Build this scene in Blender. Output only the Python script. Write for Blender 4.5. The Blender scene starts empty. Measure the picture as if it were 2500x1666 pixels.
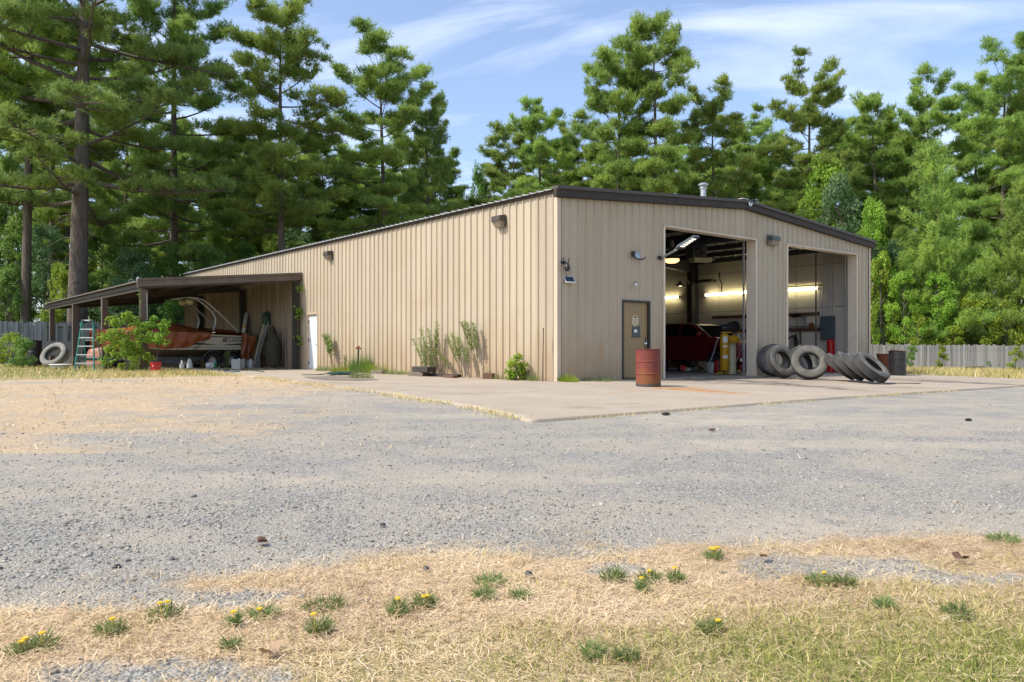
import bpy, math, random
import numpy as np
from mathutils import Vector, Matrix, Euler

R = math.radians
sc = bpy.context.scene
col = sc.collection
random.seed(7)
RNG = np.random.default_rng(11)

# ------------------------------------------------------------------ camera
# world: near corner of the building at the origin, front wall along +X, long side wall along +Y
FPX, HOR = 1946.0, 850.0
TH = R(39.165)
CT, ST = math.cos(TH), math.sin(TH)
CAM = Vector((-14.056, -15.378, 0.8925))
cd = bpy.data.cameras.new('camera')
cd.sensor_width = 36.0
cd.lens = FPX / 2500 * 36
cd.shift_y = (HOR - 833.0) / 2500.0
cd.clip_start = 0.05
cd.clip_end = 3000
cam = bpy.data.objects.new('camera', cd)
col.objects.link(cam)
cam.location = CAM
cam.rotation_euler = (R(90), 0, -TH)
sc.camera = cam

# ------------------------------------------------------------------ light
SUN_EL, SUN_AZ = R(50), R(16)          # azimuth: from -X swung towards +Y
sdir = Vector((-math.cos(SUN_AZ) * math.cos(SUN_EL), math.sin(SUN_AZ) * math.cos(SUN_EL), math.sin(SUN_EL)))
sl = bpy.data.lights.new('sun', 'SUN')
sl.energy = 2.95
sl.angle = R(1.0)
sl.color = (1.0, 0.945, 0.85)
so = bpy.data.objects.new('sun', sl)
col.objects.link(so)
so.rotation_euler = sdir.to_track_quat('Z', 'Y').to_euler()
so.location = (0, 0, 60)

w = bpy.data.worlds.new('World')
sc.world = w
w.use_nodes = True
nt = w.node_tree
nt.nodes.clear()
def wn(t, **k):
    n = nt.nodes.new(t)
    for a, b in k.items():
        setattr(n, a, b)
    return n
out = wn('ShaderNodeOutputWorld')
bg = wn('ShaderNodeBackground')
bg.inputs['Strength'].default_value = 0.14
sky = wn('ShaderNodeTexSky', sky_type='NISHITA')
sky.sun_disc = False
sky.sun_elevation = SUN_EL
sky.sun_rotation = math.atan2(sdir.x, sdir.y)
sky.air_density = 1.0
sky.dust_density = 1.8
sky.ozone_density = 2.0
# thin cirrus on a flat layer of air, by direction
tc = wn('ShaderNodeTexCoord')
sep = wn('ShaderNodeSeparateXYZ')
nt.links.new(tc.outputs['Generated'], sep.inputs[0])
den = wn('ShaderNodeMath', operation='ADD'); den.inputs[1].default_value = 0.12
nt.links.new(sep.outputs['Z'], den.inputs[0])
dv = []
for a in ('X', 'Y'):
    d = wn('ShaderNodeMath', operation='DIVIDE')
    nt.links.new(sep.outputs[a], d.inputs[0]); nt.links.new(den.outputs[0], d.inputs[1])
    dv.append(d)
cmb = wn('ShaderNodeCombineXYZ')
nt.links.new(dv[0].outputs[0], cmb.inputs[0]); nt.links.new(dv[1].outputs[0], cmb.inputs[1])
mp = wn('ShaderNodeMapping', vector_type='TEXTURE')
mp.inputs['Rotation'].default_value = (0, 0, R(-46))
mp.inputs['Scale'].default_value = (2.3, .7, 1)
nt.links.new(cmb.outputs[0], mp.inputs[0])
nz = wn('ShaderNodeTexNoise')
nz.inputs['Scale'].default_value = 1.55; nz.inputs['Detail'].default_value = 9
nz.inputs['Roughness'].default_value = 0.58; nz.inputs['Distortion'].default_value = 1.2
nt.links.new(mp.outputs[0], nz.inputs['Vector'])
cr = wn('ShaderNodeValToRGB')
cr.color_ramp.elements[0].position = 0.47; cr.color_ramp.elements[0].color = (.07, .07, .07, 1)
cr.color_ramp.elements[1].position = 0.82; cr.color_ramp.elements[1].color = (1, 1, 1, 1)
nt.links.new(nz.outputs['Fac'], cr.inputs[0])
hs = wn('ShaderNodeMixRGB', blend_type='MULTIPLY')
hs.inputs[0].default_value = 1.0
hs.inputs[2].default_value = (1.0, 1.0, 1.04, 1)
nt.links.new(sky.outputs[0], hs.inputs[1])
mx = wn('ShaderNodeMixRGB')
mx.inputs[2].default_value = (6.6, 6.9, 7.6, 1)
mm = wn('ShaderNodeMath', operation='MULTIPLY'); mm.inputs[1].default_value = 0.6
nt.links.new(cr.outputs[0], mm.inputs[0])
nt.links.new(mm.outputs[0], mx.inputs[0])
nt.links.new(hs.outputs[0], mx.inputs[1])
nt.links.new(mx.outputs[0], bg.inputs['Color'])
nt.links.new(bg.outputs[0], out.inputs[0])

vs = sc.view_settings
vs.view_transform = 'Standard'; vs.look = 'None'; vs.exposure = 0.76; vs.gamma = 1.0
vs.use_curve_mapping = False
sc.render.engine = 'CYCLES'
sc.cycles.use_denoising = True
sc.cycles.max_bounces = 7
sc.cycles.diffuse_bounces = 4
sc.cycles.transparent_max_bounces = 4
sc.cycles.caustics_reflective = False
sc.cycles.caustics_refractive = False

# ------------------------------------------------------------------ where a pixel of the photograph lies in the place
def zg(x, y):
    """height of the ground: the yard falls a little to the front and to the right"""
    a = -0.006 * min(max(x, 0), 15) - 0.02 * min(max(x - 16, 0), 40) - 0.013 * min(max(-y, 0), 8)
    return a
def at(px, py, Z):
    x = (px - 1250) / FPX * Z
    return Vector((CAM.x + x * CT + Z * ST, CAM.y - x * ST + Z * CT, CAM.z - (py - HOR) * Z / FPX))
def gnd(px, py):
    z = 0.0
    for _ in range(12):
        Z = (CAM.z - z) * FPX / (py - HOR)
        p = at(px, py, Z)
        z = zg(p.x, p.y)
    return Vector((p.x, p.y, z))
def onY(px, py, Y):
    u = (px - 1250) / FPX
    d = Y - CAM.y
    t = (u * d * CT + d * ST) / (CT - u * ST)
    return at(px, py, t * ST + d * CT)
def onX(px, py, X):
    u = (px - 1250) / FPX
    t = X - CAM.x
    d = (t * CT - u * t * ST) / (u * CT + ST)
    return at(px, py, t * ST + d * CT)
RV = Vector((CT, -ST, 0)); FV = Vector((ST, CT, 0)); UV = Vector((0, 0, 1))

# ------------------------------------------------------------------ materials
def mat(name, c, c2=None, scale=6.0, rough=0.7, metal=0.0, bump=0.0, bscale=40.0, stretch=(1, 1, 1), space='Object',
        spec=0.5, emit=None, estr=0.0, contrast=(0.35, 0.7), attr=None, trans=0.0, bdist=0.01, c3=None, coat=0.0, rnd=0.0):
    m = bpy.data.materials.new(name)
    m.use_nodes = True
    t = m.node_tree
    b = t.nodes['Principled BSDF']
    b.inputs['Roughness'].default_value = rough
    b.inputs['Metallic'].default_value = metal
    b.inputs['Specular IOR Level'].default_value = spec
    b.inputs['Coat Weight'].default_value = coat
    b.inputs['Base Color'].default_value = (*c, 1)
    vec = None
    if c2 is not None or bump:
        if space == 'World':
            g = t.nodes.new('ShaderNodeNewGeometry'); src = g.outputs['Position']
        else:
            g = t.nodes.new('ShaderNodeTexCoord'); src = g.outputs['Object']
        mpn = t.nodes.new('ShaderNodeMapping')
        mpn.inputs['Scale'].default_value = stretch
        t.links.new(src, mpn.inputs[0]); vec = mpn.outputs[0]
    cur = None
    if c2 is not None:
        if attr:
            f = t.nodes.new('ShaderNodeAttribute'); f.attribute_name = attr; fac = f.outputs['Fac']
        else:
            n = t.nodes.new('ShaderNodeTexNoise')
            n.inputs['Scale'].default_value = scale; n.inputs['Detail'].default_value = 6
            n.inputs['Roughness'].default_value = 0.6
            t.links.new(vec, n.inputs['Vector']); fac = n.outputs['Fac']
        r = t.nodes.new('ShaderNodeValToRGB')
        r.color_ramp.elements[0].position = contrast[0]; r.color_ramp.elements[0].color = (*c, 1)
        r.color_ramp.elements[1].position = contrast[1]; r.color_ramp.elements[1].color = (*c2, 1)
        if c3 is not None:
            e = r.color_ramp.elements.new(min(0.99, contrast[1] + 0.12)); e.color = (*c3, 1)
        t.links.new(fac, r.inputs[0])
        cur = r.outputs[0]
        t.links.new(cur, b.inputs['Base Color'])
    if rnd:
        oi = t.nodes.new('ShaderNodeObjectInfo')
        mr = t.nodes.new('ShaderNodeMapRange')
        mr.inputs['To Min'].default_value = 1 - rnd; mr.inputs['To Max'].default_value = 1 + rnd
        t.links.new(oi.outputs['Random'], mr.inputs['Value'])
        hv = t.nodes.new('ShaderNodeHueSaturation')
        if cur is not None:
            t.links.new(cur, hv.inputs['Color'])
        else:
            hv.inputs['Color'].default_value = (*c, 1)
        t.links.new(mr.outputs[0], hv.inputs['Value'])
        cur = hv.outputs[0]
        t.links.new(cur, b.inputs['Base Color'])
    if bump:
        n2 = t.nodes.new('ShaderNodeTexNoise')
        n2.inputs['Scale'].default_value = bscale; n2.inputs['Detail'].default_value = 5
        t.links.new(vec, n2.inputs['Vector'])
        bp = t.nodes.new('ShaderNodeBump')
        bp.inputs['Strength'].default_value = bump; bp.inputs['Distance'].default_value = bdist
        t.links.new(n2.outputs['Fac'], bp.inputs['Height'])
        t.links.new(bp.outputs[0], b.inputs['Normal'])
    if emit is not None:
        b.inputs['Emission Color'].default_value = (*emit, 1)
        b.inputs['Emission Strength'].default_value = estr
    if trans:
        tr = t.nodes.new('ShaderNodeBsdfTranslucent')
        if cur is not None:
            t.links.new(cur, tr.inputs['Color'])
        else:
            tr.inputs['Color'].default_value = (*c, 1)
        ms = t.nodes.new('ShaderNodeMixShader'); ms.inputs[0].default_value = trans
        o = t.nodes['Material Output']
        t.links.new(b.outputs[0], ms.inputs[1]); t.links.new(tr.outputs[0], ms.inputs[2])
        t.links.new(ms.outputs[0], o.inputs[0])
    return m

def wall_material(name, base, streak, dirt):
    """painted ribbed steel: fine vertical run marks and clay splash along the foot"""
    m = mat(name, base, streak, scale=1.0, rough=0.45, spec=0.35, space='World', stretch=(2.2, 2.2, 0.16), contrast=(0.3, 0.7), bump=0.16, bscale=3.0, bdist=0.02, rnd=.045)
    t = m.node_tree; b = t.nodes['Principled BSDF']
    ramp = [n for n in t.nodes if n.type == 'VALTORGB'][0]
    g = t.nodes.new('ShaderNodeNewGeometry')
    s = t.nodes.new('ShaderNodeSeparateXYZ'); t.links.new(g.outputs['Position'], s.inputs[0])
    n = t.nodes.new('ShaderNodeTexNoise'); n.inputs['Scale'].default_value = 1.6; n.inputs['Detail'].default_value = 7
    mpn = t.nodes.new('ShaderNodeMapping'); mpn.inputs['Scale'].default_value = (1.3, 1.3, 0.45)
    t.links.new(g.outputs['Position'], mpn.inputs[0]); t.links.new(mpn.outputs[0], n.inputs['Vector'])
    # splash height varies with the noise
    ad = t.nodes.new('ShaderNodeMath'); ad.operation = 'MULTIPLY_ADD'; ad.inputs[1].default_value = -3.6; ad.inputs[2].default_value = 2.3
    t.links.new(n.outputs['Fac'], ad.inputs[0])
    ad2 = t.nodes.new('ShaderNodeMath'); ad2.operation = 'ADD'
    t.links.new(ad.outputs[0], ad2.inputs[0]); t.links.new(s.outputs['Z'], ad2.inputs[1])
    mr = t.nodes.new('ShaderNodeMapRange'); mr.interpolation_type = 'SMOOTHSTEP'
    mr.inputs['From Min'].default_value = 0.1; mr.inputs['From Max'].default_value = 2.4
    mr.inputs['To Min'].default_value = 0.95; mr.inputs['To Max'].default_value = 0.0
    t.links.new(ad2.outputs[0], mr.inputs['Value'])
    mx = t.nodes.new('ShaderNodeMixRGB'); mx.inputs[2].default_value = (*dirt, 1)
    t.links.new(mr.outputs[0], mx.inputs[0]); t.links.new(ramp.outputs[0], mx.inputs[1])
    n3 = t.nodes.new('ShaderNodeTexNoise'); n3.inputs['Scale'].default_value = 0.55; n3.inputs['Detail'].default_value = 5
    t.links.new(g.outputs['Position'], n3.inputs['Vector'])
    r3 = t.nodes.new('ShaderNodeMapRange'); r3.inputs['From Min'].default_value = 0.52; r3.inputs['From Max'].default_value = 0.75
    r3.inputs['To Max'].default_value = 0.45
    t.links.new(n3.outputs['Fac'], r3.inputs['Value'])
    mx2 = t.nodes.new('ShaderNodeMixRGB'); mx2.inputs[2].default_value = (base[0] * .82, base[1] * .74, base[2] * .6, 1)
    t.links.new(r3.outputs[0], mx2.inputs[0]); t.links.new(mx.outputs[0], mx2.inputs[1])
    # brown grime streaks plus the carport's shade, both painted into the wall colour
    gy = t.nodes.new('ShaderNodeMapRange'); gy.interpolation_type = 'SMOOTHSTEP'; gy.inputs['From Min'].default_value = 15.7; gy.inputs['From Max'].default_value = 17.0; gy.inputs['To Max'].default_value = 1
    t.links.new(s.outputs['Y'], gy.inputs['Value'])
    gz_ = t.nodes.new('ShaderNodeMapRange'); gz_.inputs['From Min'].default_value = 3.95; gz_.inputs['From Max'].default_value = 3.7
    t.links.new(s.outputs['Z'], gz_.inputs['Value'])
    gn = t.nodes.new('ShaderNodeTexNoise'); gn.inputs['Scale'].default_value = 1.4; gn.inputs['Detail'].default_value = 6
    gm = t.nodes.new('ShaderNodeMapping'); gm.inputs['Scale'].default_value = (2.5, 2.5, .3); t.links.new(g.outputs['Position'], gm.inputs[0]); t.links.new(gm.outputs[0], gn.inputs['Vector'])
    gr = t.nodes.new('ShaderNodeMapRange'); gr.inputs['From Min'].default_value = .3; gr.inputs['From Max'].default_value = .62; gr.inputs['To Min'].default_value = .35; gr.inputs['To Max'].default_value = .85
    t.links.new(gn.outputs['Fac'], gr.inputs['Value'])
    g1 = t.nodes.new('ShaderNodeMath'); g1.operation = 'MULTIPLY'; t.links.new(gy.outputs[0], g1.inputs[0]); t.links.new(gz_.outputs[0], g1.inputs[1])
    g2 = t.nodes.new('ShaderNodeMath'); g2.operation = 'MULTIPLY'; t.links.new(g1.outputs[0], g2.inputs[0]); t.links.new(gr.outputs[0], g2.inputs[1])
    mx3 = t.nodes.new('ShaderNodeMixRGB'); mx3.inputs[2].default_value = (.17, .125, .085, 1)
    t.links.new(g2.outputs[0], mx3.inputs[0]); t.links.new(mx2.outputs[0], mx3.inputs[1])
    hv_ = [n for n in t.nodes if n.type == 'HUE_SAT'][0]
    t.links.new(mx3.outputs[0], hv_.inputs['Color']); t.links.new(hv_.outputs[0], b.inputs['Base Color'])
    return m

M = {}
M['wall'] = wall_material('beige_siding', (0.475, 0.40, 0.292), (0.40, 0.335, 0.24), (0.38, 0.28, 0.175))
M['wall_front'] = M['wall']
M['trim_beige'] = mat('beige_trim', (0.58, 0.46, 0.34), (0.52, 0.40, 0.29), 2, rough=.5, space='World')
M['roof'] = mat('galvanised_roof', (0.62, 0.6, 0.56), (0.5, 0.47, 0.42), 3, rough=.45, metal=.3, space='World')
M['brown'] = mat('dark_bronze_trim', (0.04, 0.031, 0.024), (0.055, 0.044, 0.034), 3, rough=.6, spec=.25, space='World', bump=.05, bscale=4)
M['brown2'] = mat('bronze_trim_top', (0.07, 0.06, 0.05), (0.085, 0.073, 0.062), 3, rough=.5, spec=.3, space='World')
M['cp_roof'] = mat('carport_roof', (0.2, 0.165, 0.135), (0.15, 0.125, 0.10), 3, rough=.65, spec=.25, space='World')
M['cp_trim'] = mat('carport_fascia', (0.115, 0.088, 0.068), (0.15, 0.118, 0.092), 3, rough=.5, spec=.3, space='World')
M['post'] = mat('weathered_post', (0.085, 0.062, 0.047), (0.12, 0.09, 0.068), 2, rough=.7, space='World', stretch=(4, 4, .6))
M['post_dark'] = mat('dark_column', (0.03, 0.028, 0.025), (0.04, 0.036, 0.03), 3, rough=.6)
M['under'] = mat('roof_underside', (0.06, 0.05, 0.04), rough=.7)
M['black'] = mat('black_plastic', (0.012, 0.012, 0.013), (0.02, 0.02, 0.021), 8, rough=.45)
M['gunmetal'] = mat('grey_painted_metal', (0.06, 0.07, 0.075), (0.08, 0.09, 0.09), 6, rough=.5)
M['bronze_box'] = mat('bronze_fixture', (0.05, 0.042, 0.035), (0.075, 0.06, 0.05), 6, rough=.55)
M['lens'] = mat('dusty_lens', (0.28, 0.25, 0.19), (0.18, 0.16, 0.12), 20, rough=.35)
M['white'] = mat('white_paint', (0.78, 0.78, 0.76), (0.68, 0.69, 0.67), 3, rough=.5)
M['whitedoor'] = mat('white_door_paint', (0.74, 0.77, 0.78), (0.60, 0.64, 0.64), 1.6, rough=.45, space='World', bump=.05, bscale=3)
M['oldwhite'] = mat('dirty_white_plastic', (0.66, 0.67, 0.63), (0.52, 0.53, 0.48), 7, rough=.5, trans=.15)
M['whitejug'] = mat('milky_jug', (0.7, 0.71, 0.7), (0.6, 0.6, 0.58), 9, rough=.4, trans=.25)
M['aluminium'] = mat('aluminium', (0.62, 0.63, 0.64), (0.5, 0.51, 0.52), 12, rough=.35, metal=.8)
M['galv'] = mat('galvanised_tube', (0.45, 0.47, 0.48), (0.36, 0.38, 0.39), 12, rough=.4, metal=.6)
M['chrome'] = mat('chrome', (0.75, 0.75, 0.75), rough=.15, metal=1)
M['green_fg'] = mat('green_fibreglass', (0.02, 0.24, 0.19), (0.03, 0.30, 0.24), 6, rough=.4)
M['rubber'] = mat('weathered_rubber', (0.075, 0.07, 0.06), (0.155, 0.145, 0.122), 5, rough=.85, bump=.3, bscale=30, contrast=(.35, .75))
M['rubber_tread'] = mat('tyre_tread', (0.035, 0.035, 0.036), (0.075, 0.072, 0.066), 6, rough=.85, bump=.3, bscale=30)
M['rubber_dark'] = mat('dark_rubber', (0.016, 0.016, 0.017), (0.028, 0.028, 0.028), 6, rough=.8)
M['rubber_grey'] = mat('grey_old_rubber', (0.24, 0.235, 0.21), (0.16, 0.155, 0.135), 5, rough=.9, bump=.3, bscale=25)
def rust_drum():
    m = mat('rusty_red_paint', (0.20, 0.036, 0.022), (0.12, 0.03, 0.022), 4, rough=.7, c3=(0.24, 0.075, 0.05), bump=.1, bscale=25)
    t = m.node_tree; b = t.nodes['Principled BSDF']
    ramp = [n for n in t.nodes if n.type == 'VALTORGB'][0]
    tcn = t.nodes.new('ShaderNodeTexCoord'); s = t.nodes.new('ShaderNodeSeparateXYZ')
    t.links.new(tcn.outputs['Object'], s.inputs[0])
    n = t.nodes.new('ShaderNodeTexNoise'); n.inputs['Scale'].default_value = 3.5; n.inputs['Detail'].default_value = 6
    t.links.new(tcn.outputs['Object'], n.inputs['Vector'])
    a = t.nodes.new('ShaderNodeMath'); a.operation = 'MULTIPLY_ADD'; a.inputs[1].default_value = -1.0
    t.links.new(n.outputs['Fac'], a.inputs[0]); t.links.new(s.outputs['Z'], a.inputs[2])
    mr = t.nodes.new('ShaderNodeMapRange'); mr.inputs['From Min'].default_value = -.05; mr.inputs['From Max'].default_value = -.25
    t.links.new(a.outputs[0], mr.inputs['Value'])
    mx = t.nodes.new('ShaderNodeMixRGB'); mx.inputs[2].default_value = (0.19, 0.06, 0.016, 1)
    t.links.new(mr.outputs[0], mx.inputs[0]); t.links.new(ramp.outputs[0], mx.inputs[1])
    a2 = t.nodes.new('ShaderNodeMath'); a2.operation = 'MULTIPLY_ADD'; a2.inputs[1].default_value = -.22
    t.links.new(n.outputs['Fac'], a2.inputs[0]); t.links.new(s.outputs['Z'], a2.inputs[2])
    mr2 = t.nodes.new('ShaderNodeMapRange'); mr2.inputs['From Min'].default_value = -.015; mr2.inputs['From Max'].default_value = -.05
    t.links.new(a2.outputs[0], mr2.inputs['Value'])
    mx2 = t.nodes.new('ShaderNodeMixRGB'); mx2.inputs[2].default_value = (0.06, 0.05, 0.045, 1)
    t.links.new(mr2.outputs[0], mx2.inputs[0]); t.links.new(mx.outputs[0], mx2.inputs[1])
    t.links.new(mx2.outputs[0], b.inputs['Base Color'])
    return m
M['drum_red'] = rust_drum()
M['drum_black'] = mat('black_drum_paint', (0.012, 0.012, 0.014), (0.03, 0.028, 0.027), 5, rough=.3)
M['barrel_blue'] = mat('dark_blue_barrel', (0.02, 0.028, 0.04), (0.03, 0.04, 0.055), 5, rough=.45)
M['rust'] = mat('rust', (0.22, 0.075, 0.025), (0.13, 0.05, 0.025), 9, rough=.9)
M['olive_door'] = mat('olive_brown_door', (0.34, 0.225, 0.095), (0.27, 0.19, 0.09), 1.1, rough=.5, space='World', stretch=(1, 1, .7), c3=(0.38, 0.22, 0.075))
M['door_frame'] = mat('dark_door_frame', (0.03, 0.03, 0.028), (0.045, 0.042, 0.036), 4, rough=.5)
M['cream'] = mat('cream_sign', (0.68, 0.6, 0.4), (0.6, 0.52, 0.35), 8, rough=.6)
M['print'] = mat('black_print', (0.02, 0.02, 0.02), rough=.6)
M['concrete_in'] = mat('workshop_floor', (0.24, 0.23, 0.205), (0.16, 0.15, 0.135), .9, rough=.65, space='World', bump=.1, bscale=20)
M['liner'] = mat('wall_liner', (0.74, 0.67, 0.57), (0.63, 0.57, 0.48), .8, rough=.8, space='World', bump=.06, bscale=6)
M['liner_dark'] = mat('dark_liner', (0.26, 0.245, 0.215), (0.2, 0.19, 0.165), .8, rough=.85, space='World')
M['insul'] = mat('white_insulation', (0.62, 0.6, 0.55), (0.5, 0.47, 0.42), 2, rough=.6, space='World')
M['steel_dark'] = mat('dark_steel', (0.035, 0.035, 0.037), (0.05, 0.048, 0.046), 4, rough=.5)
M['steel_blue'] = mat('dark_blue_steel', (0.02, 0.028, 0.045), rough=.5)
M['tube_on'] = mat('lit_fluorescent', (0.9, 0.85, 0.6), emit=(1.0, 0.89, 0.52), estr=8.0, rough=.5)
M['led_on'] = mat('lit_led', (0.9, 0.85, 0.75), emit=(1.0, 0.93, 0.82), estr=0.7, rough=.5)
M['bay_on'] = mat('lit_bay_lamp', (0.9, 0.6, 0.3), emit=(1.0, 0.62, 0.25), estr=1.3, rough=.4)
M['bulb_on'] = mat('lit_bulb', (0.9, 0.8, 0.6), emit=(1.0, 0.85, 0.6), estr=1.2, rough=.4)
M['car_red'] = mat('deep_red_car_paint', (0.16, 0.008, 0.014), rough=.35, coat=.1, spec=.35)
M['car_glass'] = mat('dark_car_glass', (0.01, 0.012, 0.012), rough=.5, spec=0.0)
M['conduit'] = mat('conduit_grey', (.5, .5, .49), rough=.45)
M['jamb'] = mat('cream_jamb_paint', (0.74, 0.64, 0.5), (0.66, 0.56, 0.43), 2, rough=.5, space='World')
M['yellow'] = mat('yellow_enamel', (0.62, 0.33, 0.012), (0.55, 0.28, 0.012), 6, rough=.4)
M['yellow_rag'] = mat('yellow_cloth', (0.62, 0.5, 0.06), (0.5, 0.4, 0.05), 20, rough=.95)
M['cream_tank'] = mat('cream_tank', (0.58, 0.55, 0.36), (0.46, 0.43, 0.27), 5, rough=.5)
M['red'] = mat('red_plastic', (0.42, 0.012, 0.018), (0.36, 0.012, 0.016), 6, rough=.45)
M['redpaint'] = mat('bright_red_paint', (0.52, 0.01, 0.012), (0.45, 0.01, 0.012), 6, rough=.4)
M['green_strap'] = mat('green_canvas', (0.05, 0.27, 0.12), (0.035, 0.2, 0.09), 16, rough=.9)
M['cardboard'] = mat('cardboard', (0.36, 0.25, 0.155), (0.3, 0.2, 0.12), 5, rough=.9)
M['wood'] = mat('brown_board', (0.11, 0.055, 0.035), (0.15, 0.075, 0.045), 6, rough=.8)
M['old_wood'] = mat('old_timber', (0.13, 0.105, 0.075), (0.21, 0.175, 0.13), 7, rough=.9, stretch=(1, 1, 1), bump=.3, bscale=30)
M['dark_wood'] = mat('dark_timber', (0.035, 0.03, 0.026), (0.06, 0.05, 0.04), 7, rough=.9)
M['panel_grey'] = mat('grey_panel_enamel', (0.095, 0.12, 0.14), (0.085, 0.105, 0.122), 3, rough=.4)
M['blue'] = mat('blue_plastic', (0.02, 0.12, 0.24), (0.03, 0.16, 0.3), 8, rough=.45)
M['cyan'] = mat('cyan_liquid_bottle', (0.08, 0.35, 0.5), rough=.3)
M['hose_green'] = mat('green_hose', (0.015, 0.055, 0.04), (0.03, 0.08, 0.055), 8, rough=.6)
M['hose_grey'] = mat('grey_hose', (0.2, 0.2, 0.2), rough=.5)
M['tan_can'] = mat('tan_plastic', (0.34, 0.215, 0.09), (0.27, 0.165, 0.07), 6, rough=.6)
M['jar'] = mat('murky_glass_jar', (0.13, 0.16, 0.1), (0.2, 0.21, 0.14), 8, rough=.2)
M['tarp'] = mat('rust_brown_tarp', (0.32, 0.09, 0.03), (0.24, 0.066, 0.022), 1.4, rough=.42, bump=.5, bscale=5, bdist=.04, spec=.5)
M['gelcoat'] = mat('cream_gelcoat', (0.58, 0.54, 0.44), (0.52, 0.48, 0.39), 2, rough=.35)
M['hull_low'] = mat('tan_hull_bottom', (0.3, 0.25, 0.17), (0.25, 0.2, 0.14), 2, rough=.5)
M['boat_green'] = mat('dark_green_gelcoat', (0.01, 0.05, 0.035), rough=.3)
M['trailer'] = mat('trailer_frame', (0.035, 0.045, 0.045), (0.05, 0.06, 0.058), 4, rough=.4)
M['camo'] = mat('mottled_camouflage_cloth', (0.03, 0.027, 0.018), (0.085, 0.075, 0.045), 16, rough=.95, bump=.4, bscale=14)
M['plank'] = mat('grey_weathered_plank', (0.155, 0.153, 0.147), (0.235, 0.232, 0.222), 2.2, rough=.9, stretch=(3, 3, .5), rnd=.3, bump=.3, bscale=14, c3=(.11, .105, .095))
M['plank_blue'] = mat('slate_grey_plank', (0.105, 0.125, 0.145), (0.15, 0.17, 0.19), 2.2, rough=.9, stretch=(3, 3, .5), rnd=.25, bump=.3, bscale=14)
M['solar'] = mat('solar_cell', (0.018, 0.026, 0.045), rough=.2)
M['bark'] = mat('pine_bark', (0.075, 0.058, 0.047), (0.15, 0.125, 0.105), 2.6, rough=.95, stretch=(2.2, 2.2, .6), bump=1.0, bscale=5, bdist=.06)
M['bark2'] = mat('hardwood_bark', (0.09, 0.075, 0.06), (0.14, 0.12, 0.1), 6, rough=.95, bump=.5, bscale=10)
def foliage(name, dark, light, sc_=.5, tr=.5, hue=.01, rndv=.14):
    m = bpy.data.materials.new(name); m.use_nodes = True
    t = m.node_tree; b = t.nodes['Principled BSDF']
    b.inputs['Roughness'].default_value = .55; b.inputs['Specular IOR Level'].default_value = .25
    at_ = t.nodes.new('ShaderNodeAttribute'); at_.attribute_name = 'rnd'
    ob = t.nodes.new('ShaderNodeTexCoord')
    n = t.nodes.new('ShaderNodeTexNoise'); n.inputs['Scale'].default_value = sc_; n.inputs['Detail'].default_value = 3
    t.links.new(ob.outputs['Object'], n.inputs['Vector'])
    a = t.nodes.new('ShaderNodeMath'); a.operation = 'MULTIPLY_ADD'; a.inputs[1].default_value = .45
    mr0 = t.nodes.new('ShaderNodeMapRange'); mr0.inputs['From Min'].default_value = .3; mr0.inputs['From Max'].default_value = .7
    mr0.inputs['To Max'].default_value = .6
    t.links.new(n.outputs['Fac'], mr0.inputs['Value'])
    t.links.new(at_.outputs['Fac'], a.inputs[0]); t.links.new(mr0.outputs[0], a.inputs[2])
    r = t.nodes.new('ShaderNodeMixRGB'); r.inputs[1].default_value = (*dark, 1); r.inputs[2].default_value = (*light, 1)
    t.links.new(a.outputs[0], r.inputs[0])
    oi = t.nodes.new('ShaderNodeObjectInfo')
    hv = t.nodes.new('ShaderNodeHueSaturation')
    mh = t.nodes.new('ShaderNodeMapRange'); mh.inputs['To Min'].default_value = .5 - hue; mh.inputs['To Max'].default_value = .5 + hue
    mv = t.nodes.new('ShaderNodeMapRange'); mv.inputs['To Min'].default_value = 1 - rndv; mv.inputs['To Max'].default_value = 1 + rndv
    t.links.new(oi.outputs['Random'], mh.inputs['Value']); t.links.new(oi.outputs['Random'], mv.inputs['Value'])
    t.links.new(mh.outputs[0], hv.inputs['Hue']); t.links.new(mv.outputs[0], hv.inputs['Value'])
    t.links.new(r.outputs[0], hv.inputs['Color'])
    t.links.new(hv.outputs[0], b.inputs['Base Color'])
    tr_ = t.nodes.new('ShaderNodeBsdfTranslucent'); t.links.new(hv.outputs[0], tr_.inputs['Color'])
    ms = t.nodes.new('ShaderNodeMixShader'); ms.inputs[0].default_value = tr
    t.links.new(b.outputs[0], ms.inputs[1]); t.links.new(tr_.outputs[0], ms.inputs[2])
    t.links.new(ms.outputs[0], t.nodes['Material Output'].inputs[0])
    return m
M['needle'] = foliage('pine_needles', (0.10, 0.205, 0.055), (0.49, 0.61, 0.13))
M['needle_blue'] = foliage('pine_needles_cool', (0.09, 0.20, 0.058), (0.44, 0.58, 0.14))
M['leaf'] = foliage('bright_leaves', (0.11, 0.25, 0.03), (0.42, 0.59, 0.08), .8)
M['leaf_mid'] = foliage('green_leaves', (0.07, 0.18, 0.04), (0.26, 0.43, 0.09), .7)
M['leaf_grey'] = foliage('grey_green_leaves', (0.07, 0.16, 0.06), (0.25, 0.38, 0.18), .8)
M['leaf_yellow'] = foliage('yellow_green_leaves', (0.13, 0.24, 0.025), (0.46, 0.54, 0.07), .9)
M['weed'] = foliage('weed_leaves', (0.13, 0.19, 0.06), (0.36, 0.42, 0.16), 3)
M['weed_stem'] = mat('weed_stem', (0.13, 0.085, 0.045), (0.17, 0.13, 0.06), 8, rough=.8)
M['flower'] = mat('yellow_petals', (0.75, 0.5, 0.02), rough=.7, trans=.2)

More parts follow.
